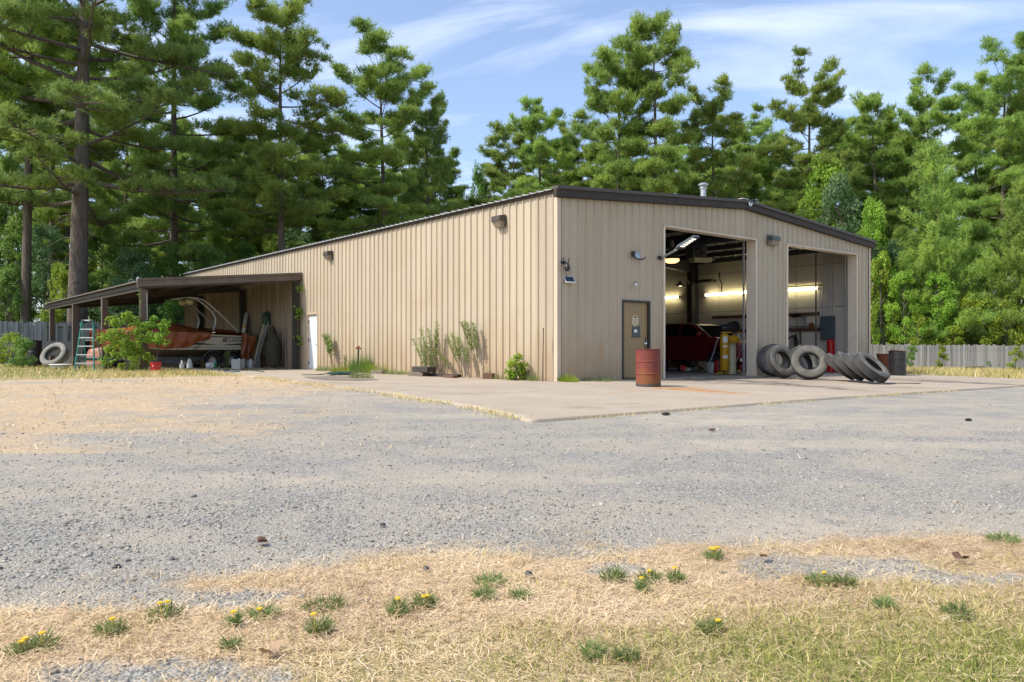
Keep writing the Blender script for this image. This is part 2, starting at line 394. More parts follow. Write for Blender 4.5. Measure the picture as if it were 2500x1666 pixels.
# ------------------------------------------------------------------ mesh helpers
def link(o, parent=None):
    col.objects.link(o)
    if parent is not None:
        o.parent = parent
    return o
def tag(o, label, cat, group=None):
    o['label'] = label; o['category'] = cat
    if group: o['group'] = group
    return o
def thing(name, label, cat, loc=(0, 0, 0), rz=0.0, group=None, rot=None):
    o = bpy.data.objects.new(name, None)
    o.empty_display_size = .2
    o.location = loc
    o.rotation_euler = rot if rot is not None else (0, 0, rz)
    link(o); tag(o, label, cat, group)
    return o
def struct(o):
    o['kind'] = 'structure'; return o
def stuff(o, label, cat=None):
    o['kind'] = 'stuff'; o['label'] = label
    if cat: o['category'] = cat
    return o
def copy_tree(o, parent=None):
    c = o.copy(); col.objects.link(c); c.parent = parent
    if parent is not None:
        c.matrix_parent_inverse = o.matrix_parent_inverse
    for ch in o.children:
        copy_tree(ch, c)
    return c

class MB:
    def __init__(self):
        self.v = []; self.f = []
    def add(self, vs, fs, m=None):
        o = len(self.v)
        for p in vs:
            p = Vector(p)
            if m is not None: p = m @ p
            self.v.append(p)
        for f in fs:
            self.f.append([i + o for i in f])
        return self
    def box(self, c, s, rot=None):
        x, y, z = s[0] / 2, s[1] / 2, s[2] / 2
        vs = [(-x, -y, -z), (x, -y, -z), (x, y, -z), (-x, y, -z), (-x, -y, z), (x, -y, z), (x, y, z), (-x, y, z)]
        m = Matrix.Translation(c)
        if rot is not None: m = m @ Euler(rot).to_matrix().to_4x4()
        return self.add(vs, [(3, 2, 1, 0), (4, 5, 6, 7), (0, 1, 5, 4), (1, 2, 6, 5), (2, 3, 7, 6), (3, 0, 4, 7)], m)
    def bbox(self, x0, x1, y0, y1, z0, z1):
        return self.box(((x0 + x1) / 2, (y0 + y1) / 2, (z0 + z1) / 2), (abs(x1 - x0), abs(y1 - y0), abs(z1 - z0)))
    def bar(self, a, b, wd, th, up=(0, 0, 1)):
        a, b = Vector(a), Vector(b)
        d = (b - a); L = d.length; d.normalize()
        u = Vector(up)
        s = d.cross(u)
        if s.length < 1e-4: s = d.cross(Vector((1, 0, 0)))
        s.normalize(); t = s.cross(d).normalized()
        vs = []
        for p in (a, b):
            for i, j in ((-1, -1), (1, -1), (1, 1), (-1, 1)):
                vs.append(p + s * (i * wd / 2) + t * (j * th / 2))
        return self.add(vs, [(3, 2, 1, 0), (4, 5, 6, 7), (0, 1, 5, 4), (1, 2, 6, 5), (2, 3, 7, 6), (3, 0, 4, 7)])
    def tube(self, path, r, n=8, caps=True):
        path = [Vector(p) for p in path]
        k = len(path)
        rs = r if isinstance(r, (list, tuple)) else [r] * k
        o = len(self.v)
        ref = Vector((0.13, 0.21, 0.97))
        prev = None
        for i, p in enumerate(path):
            d = (path[min(i + 1, k - 1)] - path[max(i - 1, 0)])
            if d.length < 1e-9: d = Vector((0, 0, 1))
            d.normalize()
            if prev is None:
                s = d.cross(ref)
                if s.length < .05: s = d.cross(Vector((1, 0, 0)))
            else:
                s = prev - d * prev.dot(d)
            s.normalize(); prev = s
            t = d.cross(s)
            for j in range(n):
                a = 2 * math.pi * j / n
                self.v.append(p + s * (math.cos(a) * rs[i]) + t * (math.sin(a) * rs[i]))
        for i in range(k - 1):
            for j in range(n):
                a = o + i * n + j; b = o + i * n + (j + 1) % n
                self.f.append([a, b, b + n, a + n])
        if caps:
            self.f.append([o + j for j in range(n)][::-1])
            self.f.append([o + (k - 1) * n + j for j in range(n)])
        return self
    def lathe(self, prof, n=24, m=None, closed=False):
        """prof: (radius, z); axis z"""
        vs = []
        for r, z in prof:
            for j in range(n):
                a = 2 * math.pi * j / n
                vs.append((r * math.cos(a), r * math.sin(a), z))
        k = len(prof); fs = []
        for i in range(k if closed else k - 1):
            i2 = (i + 1) % k
            for j in range(n):
                j2 = (j + 1) % n
                fs.append((i * n + j, i * n + j2, i2 * n + j2, i2 * n + j))
        if not closed:
            if prof[0][0] > 1e-4: fs.append(tuple(range(n))[::-1])
            if prof[-1][0] > 1e-4: fs.append(tuple((k - 1) * n + j for j in range(n)))
        return self.add(vs, fs, m)
    def prism(self, poly, d0, d1, m=None):
        """poly in local x,z; extruded along y from d0 to d1"""
        n = len(poly)
        vs = [(x, d0, z) for x, z in poly] + [(x, d1, z) for x, z in poly]
        fs = [tuple(range(n)), tuple(range(2 * n - 1, n - 1, -1))]
        for i in range(n):
            j = (i + 1) % n
            fs.append((j, i, i + n, j + n))
        return self.add(vs, fs, m)
    def grid(self, rows):
        """rows: list of equal-length lists of points"""
        o = len(self.v); n = len(rows[0])
        for r in rows: self.v.extend(Vector(p) for p in r)
        for i in range(len(rows) - 1):
            for j in range(n - 1):
                a = o + i * n + j
                self.f.append([a, a + 1, a + n + 1, a + n])
        return self
    def mesh(self, name, material, smooth=False):
        me = bpy.data.meshes.new(name)
        me.from_pydata([tuple(p) for p in self.v], [], self.f)
        me.update()
        mats = material if isinstance(material, (list, tuple)) else [material]
        for x in mats: me.materials.append(x)
        if smooth:
            me.polygons.foreach_set('use_smooth', [True] * len(me.polygons))
            try: me.set_sharp_from_angle(angle=R(38))
            except Exception: pass
        return me
    def build(self, name, material, parent=None, smooth=False, bevel=0.0, loc=None):
        o = bpy.data.objects.new(name, self.mesh(name, material, smooth))
        link(o, parent)
        if loc is not None: o.location = loc
        if bevel:
            b = o.modifiers.new('bevel', 'BEVEL'); b.width = bevel; b.segments = 2; b.limit_method = 'ANGLE'
        return o

def npmesh(name, verts, faces, material, rnd=None, smooth=False):
    """verts (N,3), faces (K,m) -> mesh, fast"""
    me = bpy.data.meshes.new(name)
    verts = np.ascontiguousarray(verts, dtype=np.float32); faces = np.ascontiguousarray(faces, dtype=np.int32)
    k, m = faces.shape
    me.vertices.add(len(verts)); me.vertices.foreach_set('co', verts.ravel())
    me.loops.add(k * m); me.loops.foreach_set('vertex_index', faces.ravel())
    me.polygons.add(k); me.polygons.foreach_set('loop_start', np.arange(k, dtype=np.int32) * m)
    if smooth: me.polygons.foreach_set('use_smooth', np.ones(k, dtype=bool))
    me.update(calc_edges=True)
    if rnd is not None:
        a = me.attributes.new('rnd', 'FLOAT', 'POINT'); a.data.foreach_set('value', np.ascontiguousarray(rnd, dtype=np.float32))
    me.materials.append(material)
    return me
def unit(a):
    return a / np.maximum(np.linalg.norm(a, axis=-1, keepdims=True), 1e-9)
def blades(pos, dirs, length, width, rng, curve=0.0):
    """thin triangles: pos, dirs (N,3)"""
    n = len(pos)
    side = unit(np.cross(dirs, unit(rng.normal(size=(n, 3)))))
    wv = side * (np.asarray(width).reshape(-1, 1) / 2)
    tip = pos + dirs * np.asarray(length).reshape(-1, 1)
    v = np.stack([pos - wv, pos + wv, tip], 1).reshape(-1, 3)
    f = np.arange(3 * n).reshape(-1, 3)
    return v, f
def vnoise(x, y, s, seed=0):
    """cheap smooth value noise on arrays"""
    x = np.asarray(x) / s + seed * 17.31; y = np.asarray(y) / s + seed * 7.77
    xi = np.floor(x).astype(int); yi = np.floor(y).astype(int)
    fx = x - xi; fy = y - yi
    fx = fx * fx * (3 - 2 * fx); fy = fy * fy * (3 - 2 * fy)
    def h(a, b):
        n = (a * 374761393 + b * 668265263 + seed * 1442695) & 0xffffffff
        n = ((n ^ (n >> 13)) * 1274126177) & 0xffffffff
        return ((n ^ (n >> 16)) & 0xffff) / 65535.0
    return (h(xi, yi) * (1 - fx) + h(xi + 1, yi) * fx) * (1 - fy) + (h(xi, yi + 1) * (1 - fx) + h(xi + 1, yi + 1) * fx) * fy
def fbm(x, y, s, seed=0):
    return .5 * vnoise(x, y, s, seed) + .3 * vnoise(x, y, s / 2.1, seed + 1) + .2 * vnoise(x, y, s / 4.3, seed + 2)
def zga(x, y):
    x = np.asarray(x, float); y = np.asarray(y, float)
    return -0.006 * np.clip(x, 0, 15) - 0.02 * np.clip(x - 16, 0, 40) - 0.013 * np.clip(-y, 0, 8)

# ------------------------------------------------------------------ ground zones (world space)
def seg_side(x, y, pts):
    """signed distance-like value of the foreground verge: >0 on the camera side of the polyline (by lateral coordinate)"""
    X = (x - CAM.x) * CT - (y - CAM.y) * ST
    Z = (x - CAM.x) * ST + (y - CAM.y) * CT
    return np.interp(X, pts[0], pts[1]) - Z, X, Z
VX = np.array([-9, -4.2, -2.4, -1.5, -.9, -.2, .35, .9, 1.5, 1.8, 2.3, 3.2, 6, 12])
VZ = np.array([3.0, 3.2, 3.35, 3.2, 3.55, 3.75, 3.85, 3.95, 4.05, 4.25, 4.35, 4.2, 4.6, 5.2])
def zones(x, y):
    """straw, green, dust in 0..1"""
    x = np.asarray(x, float); y = np.asarray(y, float)
    s, X, Z = seg_side(x, y, (VX, VZ))
    n1 = fbm(x, y, 1.1, 3); n2 = fbm(x, y, .35, 9); n3 = fbm(x, y, 3.2, 21)
    straw = np.clip((s + (n1 - .5) * 1.7 + (n2 - .5) * .9) / .75 + .35, 0, 1)
    # bare tongues in the verge
    for bx, bz, rx, rz in ((-1.75, 3.2, .9, .17), (1.55, 3.72, .5, .28), (-1.05, 2.45, .45, .14), (.5, 3.65, .16, .1), (2.2, 3.5, .45, .12)):
        d = np.sqrt(((X - bx) / rx) ** 2 + ((Z - bz) / rz) ** 2) + (n2 - .5) * 1.2
        straw *= np.clip((d - .75) / .5, .25, 1)
    green = np.clip((2.72 - Z + .33 * np.clip(X, -3, 3) + (n1 - .5) * 1.7) / .8, 0, 1) * (Z < 6)
    # dry grass at the upper left
    XL = np.array([0, 5.5, 7.5, 10, 13, 16, 20, 25, 30, 60]); BX = np.array([-60, -60, -3.6, -3.9, -3.3, -1.9, -1.2, 0, 0, 0])
    sl_ = np.interp(Z, XL, BX) - X
    farL = np.clip((sl_ + (n3 - .5) * 7.0 + (n1 - .5) * 4.0) / 5.5 + .38, 0, 1) * (.42 + .36 * n1 + .25 * (n2 - .5)) * (x < -4.0)
    bandL = np.clip((y - (10.5 + (n3 - .5) * 2.5)) / .7, 0, 1) * (x < -4.2)       # green strip before the carport
    dirt = np.clip(1 - np.abs(y - (8.2 + .12 * (x + 9) + (n3 - .5) * 1.6)) / .75, 0, 1) * (x < -8.0)   # pale wheel track
    farR = np.clip((x - 16.4) / .4, 0, 1)                                          # grass beyond the slab on the right
    back = np.clip((y - 32) / 2, 0, 1)
    straw = np.maximum.reduce([straw, farL * (1 - dirt), bandL, farR * np.clip((y + 7.6 + (n3 - .5)) / .5, 0, 1), back])
    green = np.maximum.reduce([green, bandL * (.45 + .5 * n1), farR * (.35 + .4 * n1), back])
    dust = np.clip((fbm(X * .3, Z, 1.1, 33) - .45) * 4.0, 0, 1) * .85
    dust = np.maximum(dust, dirt * .9)
    d = np.sqrt(((X - 1.75) / 1.1) ** 2 + ((Z - 4.5) / .55) ** 2)
    dust = np.maximum(dust, np.clip(1.2 - d + (n1 - .5) * .8, 0, 1))
    return straw, green, dust

def axis(lo, a, b, hi, fine, grow=1.25):
    mid = list(np.arange(a, b, fine))
    left = []; p = a; st = fine
    while p > lo: st *= grow; p -= st; left.append(p)
    right = []; p = mid[-1]; st = fine
    while p < hi: st *= grow; p += st; right.append(p)
    return np.array(left[::-1] + mid + right)
gx = axis(-700, -19, 1, 900, .11); gy = axis(-500, -17, 13, 900, .11)
GX, GY = np.meshgrid(gx, gy)
near = np.exp(-((GX + 9) / 9) ** 2 - ((GY + 5) / 12) ** 2)
GZ = zga(GX, GY) + ((fbm(GX, GY, .9, 5) - .5) * .02 + (fbm(GX, GY, 4, 6) - .5) * .05) * near - .012
gv = np.stack([GX.ravel(), GY.ravel(), GZ.ravel()], 1)
ny, nx = GX.shape
ii = (np.arange(ny - 1)[:, None] * nx + np.arange(nx - 1)[None, :]).ravel()
gf = np.stack([ii, ii + 1, ii + nx + 1, ii + nx], 1)
st_, gr_, du_ = zones(GX.ravel(), GY.ravel())

def ground_mat():
    m = bpy.data.materials.new('gravel_yard'); m.use_nodes = True
    t = m.node_tree; b = t.nodes['Principled BSDF']; L = t.links
    b.inputs['Roughness'].default_value = .95; b.inputs['Specular IOR Level'].default_value = .15
    g = t.nodes.new('ShaderNodeNewGeometry')
    def noise(s, d=6, ro=.6):
        n = t.nodes.new('ShaderNodeTexNoise'); n.inputs['Scale'].default_value = s; n.inputs['Detail'].default_value = d
        n.inputs['Roughness'].default_value = ro
        L.new(g.outputs['Position'], n.inputs['Vector']); return n.outputs['Fac']
    def vor(s):
        n = t.nodes.new('ShaderNodeTexVoronoi'); n.inputs['Scale'].default_value = s
        L.new(g.outputs['Position'], n.inputs['Vector']); return n
    def ramp(f, *els):
        r = t.nodes.new('ShaderNodeValToRGB')
        r.color_ramp.elements[0].position = els[0][0]; r.color_ramp.elements[0].color = (*els[0][1], 1)
        r.color_ramp.elements[1].position = els[-1][0]; r.color_ramp.elements[1].color = (*els[-1][1], 1)
        for p, c in els[1:-1]:
            e = r.color_ramp.elements.new(p); e.color = (*c, 1)
        L.new(f, r.inputs[0]); return r.outputs[0]
    def mixc(f, a, c, kind='MIX'):
        x = t.nodes.new('ShaderNodeMixRGB'); x.blend_type = kind
        for i, q in ((0, f), (1, a), (2, c)):
            if isinstance(q, (int, float)): x.inputs[i].default_value = q
            elif isinstance(q, tuple): x.inputs[i].default_value = (*q, 1)
            else: L.new(q, x.inputs[i])
        return x.outputs[0]
    at_ = t.nodes.new('ShaderNodeAttribute'); at_.attribute_name = 'zone'
    sp = t.nodes.new('ShaderNodeSeparateColor'); L.new(at_.outputs['Color'], sp.inputs[0])
    v1 = vor(80); v2 = vor(38)
    s1 = t.nodes.new('ShaderNodeSeparateColor'); L.new(v1.outputs['Color'], s1.inputs[0])
    s2 = t.nodes.new('ShaderNodeSeparateColor'); L.new(v2.outputs['Color'], s2.inputs[0])
    grav = ramp(s1.outputs[0], (0, (.12, .115, .103)), (.35, (.23, .222, .2)), (.75, (.34, .326, .29)), (1, (.5, .475, .425)))
    grav2 = ramp(s2.outputs[1], (0, (.17, .164, .147)), (.6, (.29, .278, .25)), (1, (.42, .40, .352)))
    grav = mixc(.4, grav, grav2)
    grav = mixc(ramp(noise(1.3, 7), (.4, (0, 0, 0)), (.62, (.72, .72, .72))), grav, (.395, .348, .275))
    dustc = mixc(noise(9), (.42, .36, .275), (.48, .42, .335))
    du = ramp(noise(3.5, 8, .7), (.35, (0, 0, 0)), (.62, (1, 1, 1)))
    dm = t.nodes.new('ShaderNodeMath'); dm.operation = 'MULTIPLY'; L.new(sp.outputs[2], dm.inputs[0]); L.new(du, dm.inputs[1])
    c = mixc(dm.outputs[0], grav, dustc)
    strawc = ramp(noise(38, 5, .75), (.3, (.30, .215, .13)), (.5, (.51, .38, .235)), (.7, (.68, .54, .37)))
    greenc = ramp(noise(26, 5, .7), (.3, (.16, .16, .05)), (.55, (.32, .29, .11)), (.75, (.46, .39, .18)))
    sg = mixc(sp.outputs[1], strawc, greenc)
    ed = t.nodes.new('ShaderNodeMath'); ed.operation = 'ADD'; L.new(sp.outputs[0], ed.inputs[0])
    en = t.nodes.new('ShaderNodeMath'); en.operation = 'MULTIPLY_ADD'; en.inputs[1].default_value = .9; en.inputs[2].default_value = -.45
    L.new(noise(3.2, 10, .78), en.inputs[0]); L.new(en.outputs[0], ed.inputs[1])
    em = t.nodes.new('ShaderNodeMapRange'); em.inputs['From Min'].default_value = .3; em.inputs['From Max'].default_value = .7
    L.new(ed.outputs[0], em.inputs['Value'])
    c = mixc(em.outputs[0], c, sg)
    L.new(c, b.inputs['Base Color'])
    bp = t.nodes.new('ShaderNodeBump'); bp.inputs['Strength'].default_value = .8; bp.inputs['Distance'].default_value = .011
    bp.invert = True
    L.new(v1.outputs['Distance'], bp.inputs['Height'])
    bp2 = t.nodes.new('ShaderNodeBump'); bp2.inputs['Strength'].default_value = .6; bp2.inputs['Distance'].default_value = .03
    L.new(noise(14, 8, .7), bp2.inputs['Height']); L.new(bp.outputs[0], bp2.inputs['Normal'])
    L.new(bp2.outputs[0], b.inputs['Normal'])
    return m
me = npmesh('ground', gv, gf, ground_mat(), smooth=True)
za = me.attributes.new('zone', 'FLOAT_COLOR', 'POINT')
za.data.foreach_set('color', np.stack([st_, gr_, du_, np.ones_like(st_)], 1).astype(np.float32).ravel())
struct(link(bpy.data.objects.new('ground', me)))

# ------------------------------------------------------------------ concrete apron
_sl = sorted([(p_.y, p_.x) for p_ in [gnd(*q_) for q_ in ((1302, 1030), (1180, 1000), (940, 961), (760, 938), (620, 920), (478, 909))]])
SLY = [a_ for a_, _ in _sl]; SLX = [b_ for _, b_ in _sl]; SFY = SLY[0]
def slab_left(y):
    return np.interp(y, SLY, SLX)
def slab_mat():
    m = bpy.data.materials.new('stained_concrete'); m.use_nodes = True
    t = m.node_tree; b = t.nodes['Principled BSDF']; L = t.links
    b.inputs['Roughness'].default_value = .85; b.inputs['Specular IOR Level'].default_value = .25
    g = t.nodes.new('ShaderNodeNewGeometry')
    def noise(s, d=7, ro=.6, dist=0):
        n = t.nodes.new('ShaderNodeTexNoise'); n.inputs['Scale'].default_value = s; n.inputs['Detail'].default_value = d
        n.inputs['Roughness'].default_value = ro; n.inputs['Distortion'].default_value = dist
        L.new(g.outputs['Position'], n.inputs['Vector']); return n.outputs['Fac']
    def mixc(f, a, c):
        x = t.nodes.new('ShaderNodeMixRGB')
        for i, q in ((0, f), (1, a), (2, c)):
            if isinstance(q, (int, float)): x.inputs[i].default_value = q
            elif isinstance(q, tuple): x.inputs[i].default_value = (*q, 1)
            else: L.new(q, x.inputs[i])
        return x.outputs[0]
    def rng_(f, a, c, lo=0, hi=1):
        r = t.nodes.new('ShaderNodeMapRange'); r.inputs['From Min'].default_value = a; r.inputs['From Max'].default_value = c
        r.inputs['To Min'].default_value = lo; r.inputs['To Max'].default_value = hi
        L.new(f, r.inputs['Value']); return r.outputs[0]
    def mul(a, c):
        x = t.nodes.new('ShaderNodeMath'); x.operation = 'MULTIPLY'
        for i, q in ((0, a), (1, c)):
            if isinstance(q, (int, float)): x.inputs[i].default_value = q
            else: L.new(q, x.inputs[i])
        return x.outputs[0]
    c = mixc(rng_(noise(.7), .35, .65), (.335, .28, .215), (.395, .335, .258))
    c = mixc(rng_(noise(5, 8, .7), .45, .7, 0, .45), c, (.36, .29, .22))
    at_ = t.nodes.new('ShaderNodeAttribute'); at_.attribute_name = 'zone'
    sp = t.nodes.new('ShaderNodeSeparateColor'); L.new(at_.outputs['Color'], sp.inputs[0])
    brk = rng_(noise(2.2, 8, .7, .6), .36, .56)
    c = mixc(mul(mul(sp.outputs[1], brk), .95), c, (.09, .08, .07))
    c = mixc(mul(mul(sp.outputs[2], brk), .8), c, (.26, .19, .125))
    c = mixc(mul(mul(sp.outputs[0], rng_(noise(4, 8, .7), .34, .55)), .85), c, (.40, .17, .035))
    v = t.nodes.new('ShaderNodeTexVoronoi'); v.feature = 'DISTANCE_TO_EDGE'; v.inputs['Scale'].default_value = .17
    wp = t.nodes.new('ShaderNodeMixRGB'); wp.inputs[0].default_value = .12
    nn = t.nodes.new('ShaderNodeTexNoise'); nn.inputs['Scale'].default_value = 1.2; nn.inputs['Detail'].default_value = 6
    L.new(g.outputs['Position'], nn.inputs['Vector'])
    L.new(g.outputs['Position'], wp.inputs[1]); L.new(nn.outputs['Color'], wp.inputs[2])
    L.new(wp.outputs[0], v.inputs['Vector'])
    sp2 = rng_(noise(7, 5, .65), .62, .68)
    c = mixc(mul(sp2, .6), c, (.17, .135, .10))
    L.new(c, b.inputs['Base Color'])
    bp = t.nodes.new('ShaderNodeBump'); bp.inputs['Strength'].default_value = .25; bp.inputs['Distance'].default_value = .01
    L.new(noise(25, 6, .7), bp.inputs['Height']); L.new(bp.outputs[0], b.inputs['Normal'])
    return m
def stain(x, y, cx_, cy_, dx, dy, ln, wd):
    l = math.hypot(dx, dy); dx, dy = dx / l, dy / l
    a = (x - cx_) * dx + (y - cy_) * dy; c = -(x - cx_) * dy + (y - cy_) * dx
    return np.clip(1.35 - np.sqrt((a / ln) ** 2 + (c / wd) ** 2), 0, 1)
def slab_piece(name, y0, y1, xr, x_inner, step=.12):
    ys = np.arange(y0, y1 + step / 2, step)
    n = int((xr + 8) / step)
    rows = []
    for y in ys:
        xl = float(slab_left(y)) + (fbm(np.array([y]), np.array([1.]), .8, 4)[0] - .5) * .35 if x_inner is None else x_inner
        rows.append(np.stack([np.linspace(xl, xr, n), np.full(n, y + (0 if y > y0 + .01 else 0)), np.zeros(n)], 1))
    P = np.concatenate(rows)
    P[:, 2] = zga(P[:, 0], P[:, 1]) + .022
    ny_ = len(ys)
    idx = (np.arange(ny_ - 1)[:, None] * n + np.arange(n - 1)[None, :]).ravel()
    F = np.stack([idx, idx + 1, idx + n + 1, idx + n], 1)
    # skirt so the slab edge has a face
    edge = list(range(n)) + [k * n for k in range(ny_)]
    x, y = P[:, 0], P[:, 1]
    def streak(p0, p1, wd):
        A, B = gnd(*p0), gnd(*p1); return stain(x, y, (A.x + B.x) / 2, (A.y + B.y) / 2, B.x - A.x, B.y - A.y, (B - A).length * .5, wd * 3.2)
    rust = streak((1612, 949), (1830, 966), .13) + streak((1612, 947), (1700, 955), .2) + .0 * stain(x, y, 1.6, -4.6, 1.0, -.45, 1.6, .26) + .7 * stain(x, y, .5, -3.7, 1, -.2, .7, .3) + .6 * stain(x, y, -1.5, -3.9, 1, .1, 1.0, .12)
    dark = (1.2 * streak((1800, 931), (2110, 957), .16) + 1.2 * streak((2150, 926), (2500, 943), .2) + streak((1640, 933), (1800, 929), .3) + .8 * streak((1690, 938), (1930, 938), .12) + .8 * streak((1500, 932), (1640, 936), .15) + stain(x, y, 5.5, -2.4, .75, -.66, 1.7, .3) + stain(x, y, 4.4, -4.3, .6, -.8, 1.8, .22) + .8 * stain(x, y, 10.5, -5.0, .25, -1, 2.6, .28)
            + .9 * stain(x, y, 6.5, -.7, 1, 0, 2.6, .5) + .7 * stain(x, y, 12.8, -4.8, .2, -1, 2.8, .22) + .5 * stain(x, y, 6.0, -6.2, .8, -.6, 1.0, .3) + .5 * stain(x, y, 9, -1.6, 1, -.2, 2.5, .7))
    wet = 1.2 * streak((1375, 996), (1480, 1003), .1) + .7 * streak((990, 945), (1340, 950), .12) + .6 * streak((740, 936), (960, 940), .2) + .8 * stain(x, y, -3.9, -6.1, .8, -.6, .7, .16) + .35 * stain(x, y, -2.5, 6, .1, 1, 5, 1.2) + .6 * stain(x, y, -.5, 6.5, 0, 1, 7, .45) + .5 * stain(x, y, -5.6, 1, .2, -1, 5, .3) + .5 * stain(x, y, 2, -.3, 1, 0, 3, .3)
    me_ = npmesh(name, P, F, SLAB, smooth=True)
    z_ = me_.attributes.new('zone', 'FLOAT_COLOR', 'POINT')
    z_.data.foreach_set('color', np.clip(np.stack([rust, dark, wet, np.ones_like(rust)], 1), 0, 1).astype(np.float32).ravel())
    o = struct(link(bpy.data.objects.new(name, me_)))
    s_ = o.modifiers.new('thickness', 'SOLIDIFY'); s_.thickness = .12; s_.offset = -1
    return o
SLAB = slab_mat()
slab_piece('concrete_apron', SFY, -.012, 16.3, None)
slab_piece('concrete_side_strip', 0.0, 15.9, -.04, None)
mb = MB(); mb.grid([[(x, y, .006 + .012 * random.random()) for x in np.linspace(-6.0, -.03, 26)] for y in np.linspace(15.95, 36, 60)])
struct(mb.build('dirt_floor', mat('dark_soil', (.10, .075, .05), (.17, .13, .09), 2.5, rough=.95, space='World', bump=.6, bscale=18), smooth=True))
# workshop floor
mb = MB(); mb.grid([[(x, y, zg(x, -.001) + .018) for x in np.linspace(.05, 16.5, 12)] for y in (-.004, 5, 12, 16.0)])
struct(mb.build('workshop_floor', M['concrete_in']))

def crack(pts, label):
    rows = []
    for i in range(len(pts) - 1):
        for u in np.linspace(0, 1, 9)[:-1]:
            q = gnd(*pts[i]).lerp(gnd(*pts[i + 1]), u) + Vector((random.uniform(-.03, .03), random.uniform(-.05, .05), 0)); w_ = random.uniform(.004, .014)
            z = zg(q.x, q.y) + .0262
            rows.append([(q.x - w_, q.y - w_, z), (q.x + w_, q.y + w_, z)])
    o = MB().grid(rows).build('slab_crack', mat('crack_dirt', (.09, .07, .05), rough=.95)); struct(o); o['label'] = label
crack([(1035, 962), (1110, 966), (1190, 963), (1260, 962), (1320, 957)], 'thin dark crack across the concrete apron')
crack([(735, 938), (800, 935), (900, 941), (990, 938)], 'thin crack along the side strip')
crack([(1700, 955), (1790, 962), (1850, 960)], 'short crack in front of the left bay')

# ------------------------------------------------------------------ the metal building
BW, BL, RIDGE = 16.52, 31.0, 8.2
def zt(x): return 4.93 + 0.0732 * (8.2 - abs(x - 8.2) * (8.2 / 8.26))
PITCH = 0.3047
PROF = [(0, 0), (.035, 0), (.045, .005), (.06, .005), (.07, 0), (.116, 0), (.137, .040), (.163, .040), (.184, 0), (.236, 0), (.246, .005), (.261, .005), (.271, 0)]
def prof_depth(u):
    k = (u % PITCH)
    pts = PROF + [(PITCH, 0)]
    for (a, da), (b, db) in zip(pts, pts[1:]):
        if a <= k <= b:
            return da + (db - da) * ((k - a) / (b - a) if b > a else 0)
    return 0
def panel_bm(u0, u1, top, bottom, P, openings=()):
    """one ribbed sheet from u0 to u1; P(u, depth, z) -> point; holes cut for openings"""
    br = {round(u0, 5), round(u1, 5)}
    k = math.floor(u0 / PITCH) * PITCH
    while k < u1:
        for a, _ in PROF:
            if u0 < k + a < u1: br.add(round(k + a, 5))
        k += PITCH
    for a, b, _, _ in openings:
        for q in (a, b):
            if u0 < q < u1: br.add(round(q, 5))
    if u0 < RIDGE < u1: br.add(RIDGE)
    br = sorted(br)
    mb = MB()
    for a, b in zip(br, br[1:]):
        if b - a < 1e-4: continue
        mid = (a + b) / 2
        spans = [[bottom(mid), None]]
        cuts = sorted([o for o in openings if o[0] <= mid <= o[1]], key=lambda o: o[2])
        res = []; lo = None
        for o in cuts:
            if o[2] > bottom(mid) + .02: res.append((lo, o[2]))
            lo = o[3]
        res.append((lo, None))
        for l, h in res:
            da, db = prof_depth(a + 1e-6), prof_depth(b - 1e-6)
            za0, zb0 = (bottom(a), bottom(b)) if l is None else (l, l)
            za1, zb1 = (top(a), top(b)) if h is None else (h, h)
            mb.add([P(a, da, za0), P(b, db, zb0), P(b, db, zb1), P(a, da, za1)], [(0, 1, 2, 3)])
    return mb

bld = thing('metal_building', 'long beige ribbed metal workshop with dark roof trim and two open bay doors', 'building')
OP1 = (4.24, 8.86, -1, 4.47); OP2 = (10.74, 15.5, -1, 4.47); FD = (2.45, 3.62, -1, 2.25); WD = (14.09, 15.11, -1, 2.31)
fw = MB().bbox(0.1, BW - .1, .06, .14, 4.66, 4.8).build('front_wall', M['wall_front'], bld)
PW = PITCH * 3
nF = int(math.ceil(BW / PW))
for i in range(nF):
    u0, u1 = i * PW, min((i + 1) * PW, BW)
    panel_bm(u0, u1, zt, lambda u: zg(u, 0) - .0, lambda u, d, z: (u, -d, z), (OP1, OP2, FD)).build('wall_panel', M['wall_front'], fw)
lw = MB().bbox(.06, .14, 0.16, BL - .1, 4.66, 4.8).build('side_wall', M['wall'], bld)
nL = int(math.ceil(BL / PW))
shared = None
for i in range(nL):
    u0, u1 = i * PW, min((i + 1) * PW, BL)
    has = any(o[0] < u1 and o[1] > u0 for o in (WD,))
    P = lambda u, d, z: (-d, u, z)
    if has or i == nL - 1:
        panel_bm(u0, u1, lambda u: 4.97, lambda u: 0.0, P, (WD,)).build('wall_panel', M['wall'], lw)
    else:
        if shared is None:
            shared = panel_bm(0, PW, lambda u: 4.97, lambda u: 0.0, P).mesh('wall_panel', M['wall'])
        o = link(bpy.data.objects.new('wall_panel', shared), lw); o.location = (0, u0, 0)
rw = MB().bbox(BW - .14, BW - .06, .16, BL - .1, 4.66, 4.8).build('far_side_wall', M['wall'], bld)
sharedr = panel_bm(0, PW, lambda u: 4.97, lambda u: -.15, lambda u, d, z: (d, u, z)).mesh('wall_panel', M['wall'])
for i in range(nL - 1):
    o = link(bpy.data.objects.new('wall_panel', sharedr), rw); o.location = (BW, i * PW, 0)
MB().add([(0, BL, 0), (BW, BL, -.1), (BW, BL, 4.95), (RIDGE, BL, 5.53), (0, BL, 4.93)], [(0, 1, 2, 3, 4)]).build('back_wall', M['wall'], bld)
